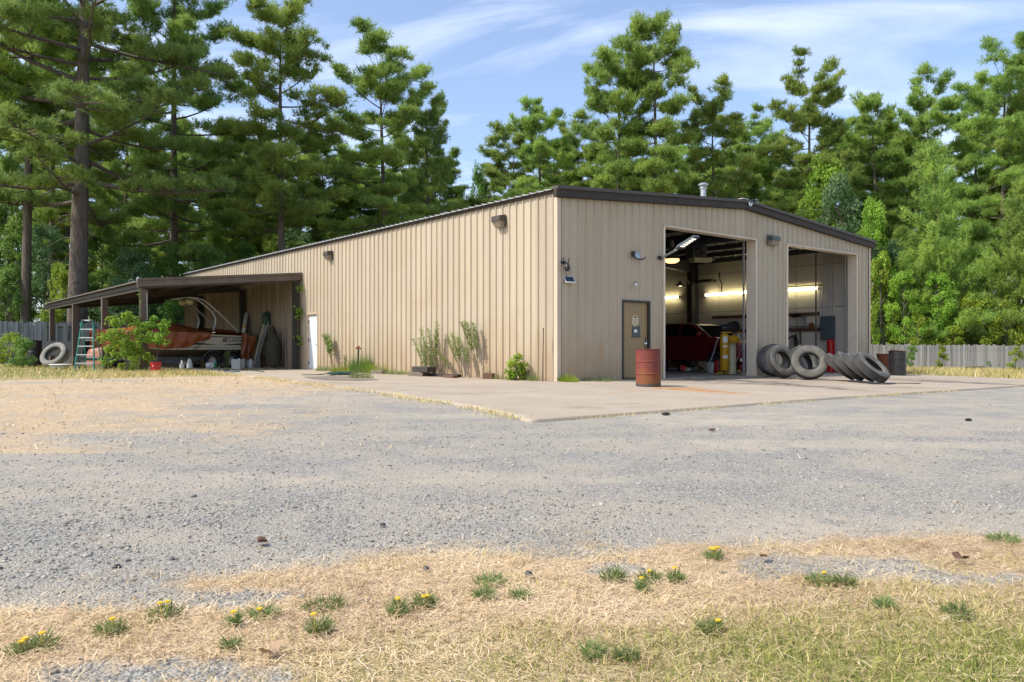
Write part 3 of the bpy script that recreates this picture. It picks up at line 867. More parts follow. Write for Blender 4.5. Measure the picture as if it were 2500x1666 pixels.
# corner trims
for x, y, n in ((-.012, -.012, 0), (BW + .012, -.012, 1)):
    sx = 1 if n == 0 else -1
    m_ = MB()
    m_.bbox(x - .028 if n == 0 else x - .10, x + .10 if n == 0 else x + .028, -.042, -.036, zg(x, 0), zt(x))
    m_.bbox(-.042 if n == 0 else BW + .036, -.036 if n == 0 else BW + .042, -.042, .10, zg(x, 0), 4.97)
    m_.build('corner_trim', M['trim_beige'], bld)
# roof: ribbed sheets on two slopes
rf = MB().bar((RIDGE, -.1, 5.74), (RIDGE, BL + .1, 5.74), .34, .02).build('roof', M['roof'], bld)
def roof_panel(side):
    mb = MB()
    br = sorted({0.0, PW} | {round(k * PITCH + a, 5) for k in range(3) for a, _ in PROF})
    x0 = -.14 if side == 0 else BW + .14
    z0 = zt(0) + .10
    rows = [[(x0, u, z0 + prof_depth(u + 1e-6) * 1.1) for u in br], [(RIDGE, u, 5.69 + prof_depth(u + 1e-6) * 1.1) for u in br]]
    rows2 = [[(x0, u, z0 + prof_depth(u + 1e-6) * 1.1 - .012) for u in br]] + [rows[0]]
    mb.grid(rows); mb.grid(rows2)
    return mb.mesh('roof_panel', M['roof'])
for side in (0, 1):
    rm = roof_panel(side)
    for i in range(nL):
        o = link(bpy.data.objects.new('roof_panel', rm), rf); o.location = (0, -.1 + i * PW, 0)
MB().bbox(-.06, -.0, -.02, BL, 4.95, 5.03).build('eave_trim', M['brown'], bld)
# rake trim along the gable
def rake(x0, x1, name):
    z0, z1 = zt(x0 if x0 > 0 else 0), zt(x1 if x1 < BW else BW)
    mb = MB()
    def beam(dz0, dz1, y0, y1, mb):
        mb.add([(x0, y0, z0 + dz0), (x1, y0, z1 + dz0), (x1, y1, z1 + dz0), (x0, y1, z0 + dz0),
                (x0, y0, z0 + dz1), (x1, y0, z1 + dz1), (x1, y1, z1 + dz1), (x0, y1, z0 + dz1)],
               [(3, 2, 1, 0), (4, 5, 6, 7), (0, 1, 5, 4), (1, 2, 6, 5), (2, 3, 7, 6), (3, 0, 4, 7)])
    beam(-.12, .075, -.15, -.04, mb); beam(-.135, -.121, -.13, -.036, mb)
    o = mb.build(name, M['brown'], bld)
    m2 = MB(); beam(.076, .165, -.2, -.0, m2); m2.build('rake_ledge', M['brown2'], o)
rake(-.17, RIDGE - .002, 'rake_trim'); rake(RIDGE + .002, BW + .17, 'rake_trim')
mb = MB(); mb.bar((RIDGE + .0, -.215, 5.62), (RIDGE + .05, -.215, 5.50), .07, .008, (0, 1, 0)); mb.bar((RIDGE + .06, -.215, 5.50), (RIDGE + .18, -.215, 5.60), .06, .008, (0, 1, 0))
mb.build('torn_ridge_flashing', M['white'], bld)

# jambs and headers of the bay openings, pier cores
JD = .34
for (a, b, _, h) in (OP1, OP2):
    m_ = MB().bbox(a - .10, a - .003, .012, JD, zg(a, 0), h + .1); m_.build('door_jamb', M['jamb'], bld)
    MB().bbox(a - .06, a + .012, -.045, .01, zg(a, 0), h).build('jamb_trim', M['jamb'], bld)
    MB().bbox(b + .003, b + .10, .012, JD, zg(b, 0), h + .1).build('door_jamb', M['jamb'], bld)
    MB().bbox(b - .012, b + .05, -.045, .01, zg(b, 0), h).build('jamb_trim', M['jamb'], bld)
    MB().bbox(a - .1, b + .1, .014, JD - .002, h + .003, h + .14).build('door_header', M['jamb'], bld)
    MB().bbox(a - .06, b + .06, -.05, .012, h - .015, h + .045).build('header_trim', M['trim_beige'], bld)
    # galvanised door track just inside
    MB().bbox(b - .10, b - .055, JD + .03, JD + .08, zg(b, 0) + .02, h + .3).build('door_track', M['galv'], bld)
    MB().bbox(a + .055, a + .10, JD + .03, JD + .08, zg(a, 0) + .02, h + .3).build('door_track', M['galv'], bld)
# inner faces of the front wall
for a, b, z0, z1 in ((.1, 2.44, -.05, 4.8), (3.63, 4.12, -.05, 4.8), (8.98, 10.62, -.1, 4.8), (15.62, 16.28, -.12, 4.8), (2.44, 3.63, 2.3, 4.8), (4.12, 8.98, 4.62, 4.85), (10.62, 15.62, 4.62, 4.85)):
    MB().bbox(a, b, .20, .24, z0, z1).build('front_liner', M['liner'], bld)
# liner sheets on the far side wall
ys = [.3, 3.0, 6.9, 10.8, 15.9]
for y0, y1 in zip(ys, ys[1:]):
    for z0, z1 in ((-.09, 2.55), (2.55, 4.3), (4.3, 4.93)):
        d = random.uniform(-.012, .012)
        MB().bbox(16.26 + d, 16.30 + d, y0 + .015, y1 - .015, z0 + .012, z1 - .012).build('liner_panel', M['liner'], bld, bevel=.006)
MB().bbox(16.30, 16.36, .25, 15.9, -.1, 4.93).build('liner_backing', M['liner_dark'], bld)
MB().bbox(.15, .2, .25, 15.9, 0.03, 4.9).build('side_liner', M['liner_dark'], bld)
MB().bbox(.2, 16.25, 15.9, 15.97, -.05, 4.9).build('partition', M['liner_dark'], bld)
# steel frame: columns and rafters
for y in (8.15, 15.6):
    MB().bbox(15.75, 16.24, y - .14, y + .14, -.08, 4.9).build('steel_column', M['steel_dark'], bld)
    MB().bbox(.22, .6, y - .14, y + .14, 0.03, 4.9).build('steel_column', M['steel_dark'], bld)
    m_ = MB(); m_.bar((.3, y, 4.62), (RIDGE, y, 5.2), .2, .5); m_.bar((RIDGE, y, 5.2), (16.2, y, 4.62), .2, .5); m_.build('rafter', M['steel_dark'], bld)
MB().bbox(15.78, 16.24, .26, .5, -.09, 4.85).build('steel_column', M['steel_dark'], bld)
MB().bar((9.0, .42, 4.72), (9.0, 8, 4.72), .12, .2).build('door_rail', M['steel_blue'], bld)
MB().bar((8.3, .55, 4.5), (8.3, 8.0, 4.62), .1, .16).build('door_rail', M['steel_blue'], bld)
# ceiling
for s in (0, 1):
    x0, x1 = (.1, RIDGE) if s == 0 else (RIDGE, BW - .1)
    MB().add([(x0, .1, zt(x0) + .02), (x1, .1, zt(x1) + .02), (x1, 16, zt(x1) + .02), (x0, 16, zt(x0) + .02)], [(0, 1, 2, 3)]).build('ceiling_deck', M['steel_dark'], bld)
m_ = MB()
for x in np.arange(.5, 16.0, 1.27):
    for y in np.arange(.5, 15.4, .52):
        xa, xb = x + .12, x + 1.17
        jz = random.uniform(-.02, .02)
        m_.add([(xa, y, zt(xa) - .04 + jz), (xb, y, zt(xb) - .04 + jz), (xb, y + .36, zt(xb) - .07 + jz), (xa, y + .36, zt(xa) - .07 + jz)], [(0, 1, 2, 3)])
o = m_.build('ceiling_insulation', M['insul'], bld); o['kind'] = 'stuff'
for x in np.arange(.5, 16.2, 1.27):
    MB().bar((x, .3, zt(x) - .16), (x, 15.8, zt(x) - .16), .07, .2).build('purlin', M['steel_dark'], bld)

# personnel door in the front wall
def door(parent, P, w_, h_, leafm, framem, knob_u, name, hinge_u):
    """P(u, depth(outwards), z)"""
    fr = MB()
    def bx(mb, u0, u1, d0, d1, z0, z1):
        c = [P(u, d, z) for u in (u0, u1) for d in (d0, d1) for z in (z0, z1)]
        mb.add(c, [(0, 1, 3, 2), (4, 6, 7, 5), (0, 4, 5, 1), (2, 3, 7, 6), (0, 2, 6, 4), (1, 5, 7, 3)])
    leaf = MB(); bx(leaf, .06, w_ - .06, -.10, -.055, .05, h_ - .06)
    lo = leaf.build(name, leafm, parent)
    bx(fr, 0, .055, -.14, .03, 0, h_); bx(fr, w_ - .055, w_, -.14, .03, 0, h_); bx(fr, .055, w_ - .055, -.14, .03, h_ - .055, h_)
    bx(fr, .055, w_ - .055, -.12, .02, 0.0, .035)
    fr.build('door_frame', framem, lo)
    for z in (.3, h_ * .52, h_ - .35):
        hb = MB(); bx(hb, hinge_u - .018, hinge_u + .018, -.055, -.03, z - .06, z + .06); hb.build('hinge', M['steel_dark'], lo)
    kb = MB(); p = Vector(P(knob_u, -.03, 1.02)); q = Vector(P(knob_u, .03, 1.02))
    kb.tube([Vector(P(knob_u, -.055, 1.02)), p], .028, 10); kb.tube([p, q, Vector(P(knob_u, .035, 1.02))], [.018, .034, .01], 12)
    kb.build('door_handle', M['chrome'], lo, smooth=True)
    pl = MB(); bx(pl, knob_u + .04, knob_u + .07, -.05, -.035, .86, 1.22); pl.build('latch_guard', M['gunmetal'], lo)
    return lo
fd = door(bld, lambda u, d, z: (2.45 + u, -d, z), 1.17, 2.25, M['olive_door'], M['door_frame'], .98, 'personnel_door', .08)
# octagonal notice and paper pouch on the door
def plate(mb, P, poly, d0, d1):
    n = len(poly)
    vs = [P(u, d1, z) for u, z in poly] + [P(u, d0, z) for u, z in poly]
    mb.add(vs, [tuple(range(n))] + [(i, i + n, (i + 1) % n + n, (i + 1) % n) for i in range(n)])
PD = lambda u, d, z: (2.45 + u, -d, z)
mb = MB(); plate(mb, PD, [(.60 + .135 * math.cos(R(22.5 + 45 * k)), 1.67 + .165 * math.sin(R(22.5 + 45 * k))) for k in range(8)], -.054, -.045)
sg = mb.build('octagonal_notice', M['cream'], fd)
mb = MB()
plate(mb, PD, [(.53, 1.755), (.67, 1.755), (.64, 1.80), (.56, 1.80)], -.0449, -.043)
plate(mb, PD, [(.492, 1.70), (.515, 1.735), (.51, 1.69)], -.0449, -.043); plate(mb, PD, [(.708, 1.70), (.685, 1.735), (.69, 1.69)], -.0449, -.043)
plate(mb, PD, [(.65, 1.615), (.705, 1.655), (.70, 1.67), (.64, 1.635)], -.0449, -.043)
for z, a, b in ((1.70, .54, .66), (1.672, .51, .63), (1.642, .52, .62), (1.612, .52, .63), (1.575, .54, .66), (1.56, .55, .65)):
    plate(mb, PD, [(a, z), (b, z), (b, z + .009), (a, z + .009)], -.0449, -.0435)
mb.build('notice_print', M['print'], sg)
mb = MB(); plate(mb, PD, [(.47, 1.20), (.80, 1.22), (.80, 1.52), (.47, 1.50)], -.054, -.04)
mb2 = MB(); pk = mb.build('paper_pouch', M['gunmetal'], fd); plate(mb2, PD, [(.54, 1.33), (.66, 1.34), (.68, 1.40), (.6, 1.43), (.54, 1.41)], -.0399, -.036)
mb2.build('torn_label', M['white'], pk)
mb2 = MB(); plate(mb2, PD, [(.43, 1.19), (.86, 1.21), (.86, 1.225), (.43, 1.205)], -.054, -.03); mb2.build('pouch_ledge', M['steel_dark'], pk)
wd = door(bld, lambda u, d, z: (-d, 15.11 - u, z), 1.02, 2.31, M['whitedoor'], M['trim_beige'], .9, 'white_side_door', .08)

# ------------------------------------------------------------------ fixtures on the walls
def wall_pack(loc, face, label, wd_=.40, hm=None):
    """face: 'L' on the long wall (points -X), 'F' on the front (points -Y)"""
    t = thing('wall_light', label, 'wall light', loc, -math.pi / 2 if face == 'L' else 0, 'floodlights on the walls')
    # local: -y outwards
    h = wd_ / 2
    MB().prism([(-h, -.16), (h, -.16), (h, .19), (-h, .19)], -.06, -.034).build('back_box', hm or M['bronze_box'], t, bevel=.008)
    mb = MB(); mb.add([(-h + .01, -.05, .18), (h - .01, -.05, .18), (h - .01, -.26, .15), (-h + .01, -.26, .15), (-h + .01, -.05, .0), (h - .01, -.05, .0), (h - .01, -.27, .0), (-h + .01, -.27, .0)],
                      [(0, 1, 2, 3), (7, 6, 5, 4), (3, 2, 6, 7), (1, 0, 4, 5), (0, 3, 7, 4), (2, 1, 5, 6)])
    mb.build('housing', hm or M['bronze_box'], t, bevel=.01)
    mb = MB(); mb.add([(-h + .03, -.06, -.002), (h - .03, -.06, -.002), (h - .03, -.25, -.002), (-h + .03, -.25, -.002), (-h + .04, -.06, -.17), (h - .04, -.06, -.17), (h - .06, -.17, -.15), (-h + .06, -.17, -.15)],
                      [(0, 1, 2, 3), (7, 6, 5, 4), (3, 2, 6, 7), (1, 0, 4, 5), (0, 3, 7, 4), (2, 1, 5, 6)])
    mb.build('lens', M['lens'], t)
    return t
wall_pack((0, 2.30, 4.46), 'L', 'bronze box floodlight high on the sunny wall nearest the building corner')
wall_pack((0, 12.95, 4.46), 'L', 'small looking box floodlight high on the long wall above the carport end')
wall_pack((9.72, 0, 4.50), 'F', 'grey box floodlight on the pier between the two open bays', .46, M['gunmetal'])
# round twin-arm flood lamp
t = thing('flood_lamp', 'round clear-faced flood lamp with curved arm above the brown door', 'wall light', (2.9, -.04, 3.47))
MB().box((-.06, -.03, .08), (.12, .06, .16)).build('mount', M['bronze_box'], t, bevel=.01)
mb = MB(); mb.lathe([(.02, 0), (.09, .03), (.11, .1), (.1, .12)], 18, Matrix.Translation((0, -.06, 0)) @ Euler((R(75), 0, R(-15))).to_matrix().to_4x4()); mb.build('lamp_body', M['gunmetal'], t, smooth=True)
mb = MB(); mb.lathe([(.092, .121), (.06, .128), (0.0, .13)], 18, Matrix.Translation((0, -.06, 0)) @ Euler((R(75), 0, R(-15))).to_matrix().to_4x4()); mb.build('lens', M['galv'], t, smooth=True)
MB().tube([(.05, -.08, -.06), (.16, -.14, -.07), (.26, -.16, -.04), (.30, -.16, .02)], [.02, .022, .02, .012], 8).build('arm', M['bronze_box'], t, smooth=True)
# small camera
t = thing('security_camera', 'tiny dark and white ball camera between flood lamp and brown door', 'camera', (2.93, -.04, 2.70))
MB().lathe([(.0, .0), (.055, .01), (.06, .05), (.03, .08)], 14, Euler((R(90), 0, 0)).to_matrix().to_4x4()).build('mount', M['black'], t, smooth=True)
MB().lathe([(.0, -.02), (.045, 0), (.05, .06), (.03, .1), (0, .11)], 14, Matrix.Translation((-.06, -.08, -.045)) @ Euler((R(65), 0, R(-35))).to_matrix().to_4x4()).build('camera_head', M['white'], t, smooth=True)
# corner camera
t = thing('security_camera', 'black dome camera with stub aerials at the building corner', 'camera', (.16, -.04, 3.05))
MB().box((0, -.02, .08), (.16, .05, .08)).build('bracket', M['black'], t, bevel=.01)
MB().lathe([(0, -.16), (.05, -.145), (.075, -.09), (.07, -.03), (.045, .0), (.04, .06)], 16, Matrix.Translation((.03, -.13, 0))).build('dome', M['black'], t, smooth=True)
for x in (-.05, .12): MB().tube([(x, -.06, .06), (x * 1.2, -.08, .2)], .012, 6).build('aerial', M['black'], t)
MB().bar((.0, -.04, .09), (.03, -.14, .05), .05, .04).build('arm', M['black'], t)
t = thing('solar_panel', 'small white framed solar panel under the corner camera', 'solar panel', (.34, -.10, 2.70))
mm_ = Euler((R(38), R(0), R(-30))).to_matrix().to_4x4()
mb = MB(); mb.add([(-.15, -.0, -.11), (.15, 0, -.11), (.15, 0, .11), (-.15, 0, .11), (-.15, .02, -.11), (.15, .02, -.11), (.15, .02, .11), (-.15, .02, .11)], [(0, 1, 2, 3), (7, 6, 5, 4), (0, 4, 5, 1), (1, 5, 6, 2), (2, 6, 7, 3), (3, 7, 4, 0)], Euler((R(-38), 0, R(-12))).to_matrix().to_4x4())
mb.build('frame', M['white'], t)
mb = MB(); mb.add([(-.13, -.004, -.09), (.13, -.004, -.09), (.13, -.004, .09), (-.13, -.004, .09)], [(0, 1, 2, 3)], Euler((R(-38), 0, R(-12))).to_matrix().to_4x4())
mb.build('cell', M['solar'], t)
MB().bar((0, .01, 0), (-.02, .1, .0), .04, .04).build('arm', M['black'], t)
MB().tube([(.0, .08, .05), (-.06, .06, .15), (-.12, .05, .26)], .006, 5).build('cable', M['black'], t)
# LED lamp on an arm beside the first bay
a0 = onY(1612, 630, -.05)
t = thing('arm_light', 'grey street-style lamp arm reaching out beside the left bay opening', 'wall light', a0)
MB().box((0, -.02, 0), (.14, .10, .1)).build('mount', M['black'], t, bevel=.01)
MB().tube([(0, -.05, 0), (.02, -.45, .14), (.03, -.6, .19)], .035, 10).build('arm', M['galv'], t, smooth=True)
mt = Matrix.Translation((.05, -.93, .33)) @ Euler((R(-23), 0, 0)).to_matrix().to_4x4() @ Matrix.Scale(.8, 4)
mb = MB(); mb.add([(-.15, -.5, .0), (.15, -.5, .0), (.17, .35, .0), (-.17, .35, .0), (-.05, .5, .02), (.05, .5, .02), (-.12, -.46, .07), (.12, -.46, .07), (.14, .32, .09), (-.14, .32, .09), (-.05, .5, .07), (.05, .5, .07)],
    [(3, 2, 1, 0), (2, 3, 4, 5), (6, 7, 8, 9), (9, 8, 11, 10), (0, 1, 7, 6), (1, 2, 8, 7), (3, 0, 6, 9), (2, 5, 11, 8), (4, 3, 9, 10), (5, 4, 10, 11)], mt); mb.build('lamp_head', M['panel_grey'], t)
for k in range(5):
    y = -.36 + k * .13
    mb = MB(); mb.add([(-.12, y, -.006), (.12, y, -.006), (.12, y + .085, -.006), (-.12, y + .085, -.006)], [(3, 2, 1, 0)], mt); mb.build('led_panel', M['led_on'], t)
# vent stack
p = onY(1717, 478, 2.4)
t = thing('vent_stack', 'galvanised vent pipe with a round cap on the roof', 'vent pipe', (p.x, 2.4, zt(p.x) + .1))
topz = onY(1717, 446, 2.4).z - (zt(p.x) + .1)
MB().lathe([(.10, -.1), (.10, topz - .22)], 18).build('pipe', M['galv'], t, smooth=True)
MB().lathe([(.18, -.02), (.11, .1)], 18).build('flashing', M['galv'], t, smooth=True)
MB().lathe([(.12, topz - .24), (.14, topz - .2), (.11, topz - .16), (.1, topz - .12), (.18, topz - .1), (.18, topz - .07), (.1, topz - .02), (0, topz)], 18).build('cap', M['galv'], t, smooth=True)
# outdoor tap spike on the long wall
t = thing('wall_tap', 'small pale hose tap on the sunny wall right of the tall weeds', 'tap', onX(1178, 812, 0))
MB().tube([(0, 0, 0), (-.07, 0, 0), (-.1, 0, -.05)], .016, 8).build('spout', M['white'], t, smooth=True)
MB().tube([(-.06, 0, .0), (-.06, 0, .05)], .012, 8).build('handle', M['bronze_box'], t)

# ------------------------------------------------------------------ carport
cp = thing('carport', 'dark lean-to carport with brown posts against the long wall', 'carport', (0, 15.6, 0))
CX = -6.1; CY1 = 18.9 + 1.2
z_out, z_in = 3.33, 3.90
def czt(x): return z_in + (z_out - z_in) * (x / CX)
rfc = MB().bar((CX - .1, 0, 3.20), (CX - .1, CY1, 3.20), .03, .16).build('carport_roof', M['brown'], cp)
br = sorted({0.0, PW} | {round(k * PITCH + a, 5) for k in range(3) for a, _ in PROF})
mb = MB(); mb.grid([[(CX - .25, u, czt(CX - .25) + prof_depth(u + 1e-6)) for u in br], [(-.04, u, czt(0) + prof_depth(u + 1e-6)) for u in br]])
mb.grid([[(CX - .25, u, czt(CX - .25) - .02) for u in br], [(CX - .25, u, czt(CX - .25) + prof_depth(u + 1e-6)) for u in br]])
cpm = mb.mesh('roof_panel', M['cp_roof'])
for i in range(int(CY1 / PW)):
    o = link(bpy.data.objects.new('roof_panel', cpm), rfc); o.location = (0, i * PW, 0)
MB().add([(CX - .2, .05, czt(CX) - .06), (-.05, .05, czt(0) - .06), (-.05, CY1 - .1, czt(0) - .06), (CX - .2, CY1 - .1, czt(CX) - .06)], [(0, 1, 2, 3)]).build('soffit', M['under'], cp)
# front fascia in two tiers
def slope_beam(x0, x1, y0, y1, d0, d1):
    mb = MB(); a, b = czt(x0), czt(x1)
    mb.add([(x0, y0, a + d0), (x1, y0, b + d0), (x1, y1, b + d0), (x0, y1, a + d0), (x0, y0, a + d1), (x1, y0, b + d1), (x1, y1, b + d1), (x0, y1, a + d1)],
           [(3, 2, 1, 0), (4, 5, 6, 7), (0, 1, 5, 4), (1, 2, 6, 5), (2, 3, 7, 6), (3, 0, 4, 7)])
    return mb
fa = slope_beam(CX - .26, -.045, -.1, -.02, -.20, .02).build('fascia', M['cp_trim'], cp)
slope_beam(CX - .27, -.043, -.15, -.01, .021, .10).build('fascia_ledge', M['cp_trim'], fa)
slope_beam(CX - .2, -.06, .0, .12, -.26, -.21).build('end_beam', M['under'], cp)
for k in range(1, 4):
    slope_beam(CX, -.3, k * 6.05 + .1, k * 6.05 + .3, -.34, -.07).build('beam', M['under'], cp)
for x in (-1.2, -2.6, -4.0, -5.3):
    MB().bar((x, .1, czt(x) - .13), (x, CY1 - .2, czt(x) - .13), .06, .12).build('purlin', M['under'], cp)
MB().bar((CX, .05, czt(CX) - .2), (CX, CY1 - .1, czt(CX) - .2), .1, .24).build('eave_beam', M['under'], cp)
for k in range(4):
    y = .13 + k * 6.05
    MB().bbox(CX - .11, CX + .13, y - .1, y + .13, -.05, czt(CX) - .33 + (.0 if k else .02)).build('post', M['post'], cp)
    if k < 3:
        MB().bbox(-.32, -.06, y - .1, y + .13, -.05, czt(0) - .27).build('wall_column', M['post_dark'], cp)
MB().tube([(CX + .1, 0.02, 1.2), (CX + .1, .02, 2.2), (CX + .09, .03, 2.9)], .014, 6).build('conduit', M['galv'], cp)

# ------------------------------------------------------------------ trees
def needles(tp, td, k, rng, ln=(.22, .40), wd=.046, spread=.95, cl=None):
    """tufts at tp pointing along td, k needles each"""
    n = len(tp)
    P = np.repeat(tp, k, 0); D = np.repeat(td, k, 0)
    d = unit(D * .75 + unit(rng.normal(size=(n * k, 3))) * spread)
    P = P + D * rng.uniform(-.22, .12, (n * k, 1))
    v, f = blades(P, d, rng.uniform(*ln, n * k), rng.uniform(.7, 1.3, n * k) * wd, rng)
    r = np.repeat(np.repeat(cl * .5 + rng.uniform(0, .3, n), k) + rng.uniform(0, .2, n * k), 3)
    return v, f, r
def pine_meshes(seed, H, cb, W, kind='mature', dens=1.0, r0=.3, needle='needle', lean=0.0, dead=6):
    rng = np.random.default_rng(seed)
    mb = MB(); lim = MB()
    ph = rng.uniform(0, 6, 4)
    def trunk(z):
        t = z / H
        return np.array([.25 * math.sin(2.2 * t + ph[0]) + lean * t * t - .25 * math.sin(ph[0]), .22 * math.sin(2.9 * t + ph[1]) - .22 * math.sin(ph[1]), z])
    zs = np.concatenate([[-.3, 0, .25, .8], np.linspace(1.8, H * .91, 12)])
    rad = [r0 * (1.28 if z < .1 else (1.1 if z < .5 else 1.0)) * max(.05, (1 - max(z, 0) / H) ** .75) for z in zs]
    mb.tube([trunk(z) for z in zs], rad, 10)
    tp, td, tr = [], [], []
    nb = int((H * (1 - cb)) * (2.9 if kind == 'mature' else 5.5) * dens)
    for i in range(nb):
        t = (i + rng.uniform(0, 1)) / nb
        z = H * (cb + (1 - cb) * t * (.90 if kind == 'mature' else .985))
        if kind == 'mature':
            prof = math.sqrt(max(0, 1 - ((t - .38) / .80) ** 2))
            if rng.uniform() < .1: prof *= .45
        else:
            prof = (1 - t) ** .85 + .06
        L = W * prof * rng.uniform(.6, 1.12)
        az = i * 2.399 + rng.uniform(-.5, .5)
        if kind == 'mature':
            e0 = R(-8 + 44 * t * t + rng.uniform(-18, 18)); e1 = e0 + R(rng.uniform(6, 34))
        else:
            e0 = R(10 + 30 * t + rng.uniform(-8, 8)); e1 = e0 + R(20)
        p = trunk(z); path = [p]; nseg = 6
        a = az
        for s in range(nseg):
            e = e0 + (e1 - e0) * s / nseg
            a += rng.uniform(-.16, .16)
            p = p + np.array([math.cos(a) * math.cos(e), math.sin(a) * math.cos(e), math.sin(e)]) * (L / nseg)
            path.append(p)
        rb = max(.018, r0 * .30 * (L / W) * (1 - t * .55))
        lim.tube(path, [rb * (1 - .8 * k / nseg) for k in range(nseg + 1)], 4, caps=False)
        path = np.array(path)
        if kind == 'mature':                    # rounded clumps of needles on side twigs
            for j in range(int(5 + L * 2.3)):
                u = rng.uniform(.32, 1.04) if j else 1.0
                q = u * nseg; k = min(int(q), nseg - 1)
                b = path[k] + (path[k + 1] - path[k]) * (q - k)
                d0 = unit(path[k + 1] - path[k]); side = unit(np.cross(d0, [0, 0, 1]))
                c = b + side * rng.uniform(-1, 1) * (.30 * L * (1.15 - .7 * u) + .2) * (j > 0) + d0 * rng.uniform(0, .4) + np.array([0, 0, rng.uniform(.05, .45)])
                lim.tube([b, (b + c) / 2 + np.array([0, 0, -.05]), c], [max(.014, rb * .32), max(.01, rb * .22), .006], 3, caps=False)
                pr = rng.uniform(.26, .66); cr_ = rng.uniform(0, 1)
                m = int(30 * (pr / .5) ** 1.6)
                s_ = unit(rng.normal(size=(m, 3))); s_[:, 2] = np.where(s_[:, 2] < -.35, -s_[:, 2] * .6, s_[:, 2]); s_ = unit(s_)
                pos = c + s_ * np.array([1, 1, .62]) * pr * rng.uniform(.25, 1.3, (m, 1))
                dd = unit(s_ * .8 + np.array([0, 0, .55]) + rng.normal(size=(m, 3)) * .5)
                tp.extend(pos); td.extend(dd); tr.extend([cr_] * m)
            continue
        ns = max(4, int(L * (2.6 if kind == 'mature' else 3.0)))
        u0 = .3 if kind == 'mature' else .12
        for j in range(ns + 1):
            u = u0 + (1 - u0) * (j / ns)
            q = u * nseg; k = min(int(q), nseg - 1)
            b = path[k] + (path[k + 1] - path[k]) * (q - k)
            d0 = unit(path[k + 1] - path[k])
            side = unit(np.cross(d0, [0, 0, 1])) * (1 if j % 2 else -1)
            if j == ns: sd = d0; sl_ = .35
            else:
                ang = rng.uniform(.6, 1.15)
                sd = unit(d0 * math.cos(ang) + side * math.sin(ang) + np.array([0, 0, rng.uniform(-.05, .4)]))
                sl_ = (.34 * L * (1.1 - .65 * u) + .25) * rng.uniform(.6, 1.15)
            e_ = b + sd * sl_ + np.array([0, 0, .12 * sl_])
            m_ = b + sd * sl_ * .5
            lim.tube([b, m_, e_], [max(.01, rb * .3), max(.008, rb * .2), .006], 3, caps=False)
            nt_ = max(3, int(sl_ * 8.5))
            cr_ = rng.uniform(0, 1)
            for v in np.linspace(.42, 1.08, nt_):
                pt = b + (e_ - b) * v
                for _ in range(2):
                    off = rng.normal(size=3) * np.array([.14, .14, .09])
                    dd = unit(sd * .55 + unit(rng.normal(size=3)) * .55 + np.array([0, 0, .5]))
                    tp.append(pt + off); td.append(dd); tr.append(cr_)
    for i in range(dead):                       # bare dead limbs below the crown
        z = H * cb * rng.uniform(.45, 1.0); az = rng.uniform(0, 6.28); L = rng.uniform(.6, 2.2)
        p = trunk(z); d = np.array([math.cos(az), math.sin(az), rng.uniform(-.25, .1)])
        lim.tube([p, p + d * L * .5, p + d * L + np.array([0, 0, -.25 * L])], [.045, .03, .012], 4, caps=False)
    tp = np.array(tp); td = np.array(td)
    v, f, r = needles(tp, td, 9, rng, cl=np.array(tr))
    tm = mb.mesh('trunk', M['bark'], True); lm = lim.mesh('limbs', M['bark'])
    cm = npmesh('crown', v, f, M[needle], r)
    return tm, lm, cm
def leaf_cloud(centres, radii, per, size, rng, flat=.7):
    n = len(centres)
    C = np.repeat(centres, per, 0); Rr = np.repeat(radii, per).reshape(-1, 1)
    d = unit(rng.normal(size=(n * per, 3)))
    P = C + d * Rr * (rng.uniform(.25, 1, (n * per, 1)) ** .6) * np.array([1, 1, .8])
    nrm = unit(d * .6 + np.array([0, 0, .8]) + rng.normal(size=(n * per, 3)) * .6)
    a = unit(np.cross(nrm, unit(rng.normal(size=(n * per, 3)))))
    b = np.cross(nrm, a)
    s = rng.uniform(.6, 1.3, (n * per, 1)) * size
    v = np.stack([P - a * s * .5, P - b * s * .32 + nrm * s * .08, P + a * s * .6, P + b * s * .32 + nrm * s * .08], 1).reshape(-1, 3)
    f = np.arange(4 * n * per).reshape(-1, 4)
    r = np.repeat(np.repeat(rng.uniform(0, .6, n), per) + rng.uniform(0, .4, n * per), 4)
    return v, f, r
def broadleaf_meshes(seed, H, W, cb, material, nclump=70, per=110, size=.15, r0=.12, spiky=False):
    rng = np.random.default_rng(seed)
    mb = MB()
    zs = np.linspace(-.1, H * .9, 7)
    wob = rng.normal(size=(7, 2)) * .05 * H / 6
    mb.tube([(wob[i, 0], wob[i, 1], z) for i, z in enumerate(zs)], [r0 * (1 - .85 * i / 6) for i in range(7)], 7)
    cs, rs = [], []
    for i in range(nclump):
        t = rng.uniform(0, 1) ** .9
        z = H * (cb + (1 - cb) * t)
        prof = (math.sin(math.pi * min(1, .22 + .74 * t)) ** .7) if not spiky else (1 - t) ** .7 * .9 + .12
        rr = W * prof * math.sqrt(rng.uniform(.15, 1)) * rng.uniform(.75, 1.12)
        a = rng.uniform(0, 6.283)
        c = np.array([rr * math.cos(a), rr * math.sin(a), z])
        cs.append(c); rs.append(rng.uniform(.28, .62) * W * .42 + .08)
        if i % 2 == 0:
            z0 = max(.1, z - rr * rng.uniform(.5, 1.0))
            mb.tube([(0, 0, z0), (c[0] * .5, c[1] * .5, (z0 + z) / 2 + .1), tuple(c)], [r0 * .35, r0 * .22, .008], 4, caps=False)
    v, f, r = leaf_cloud(np.array(cs), np.array(rs), per, size, rng)
    return mb.mesh('trunk', M['bark2']), npmesh('crown', v, f, material, r)

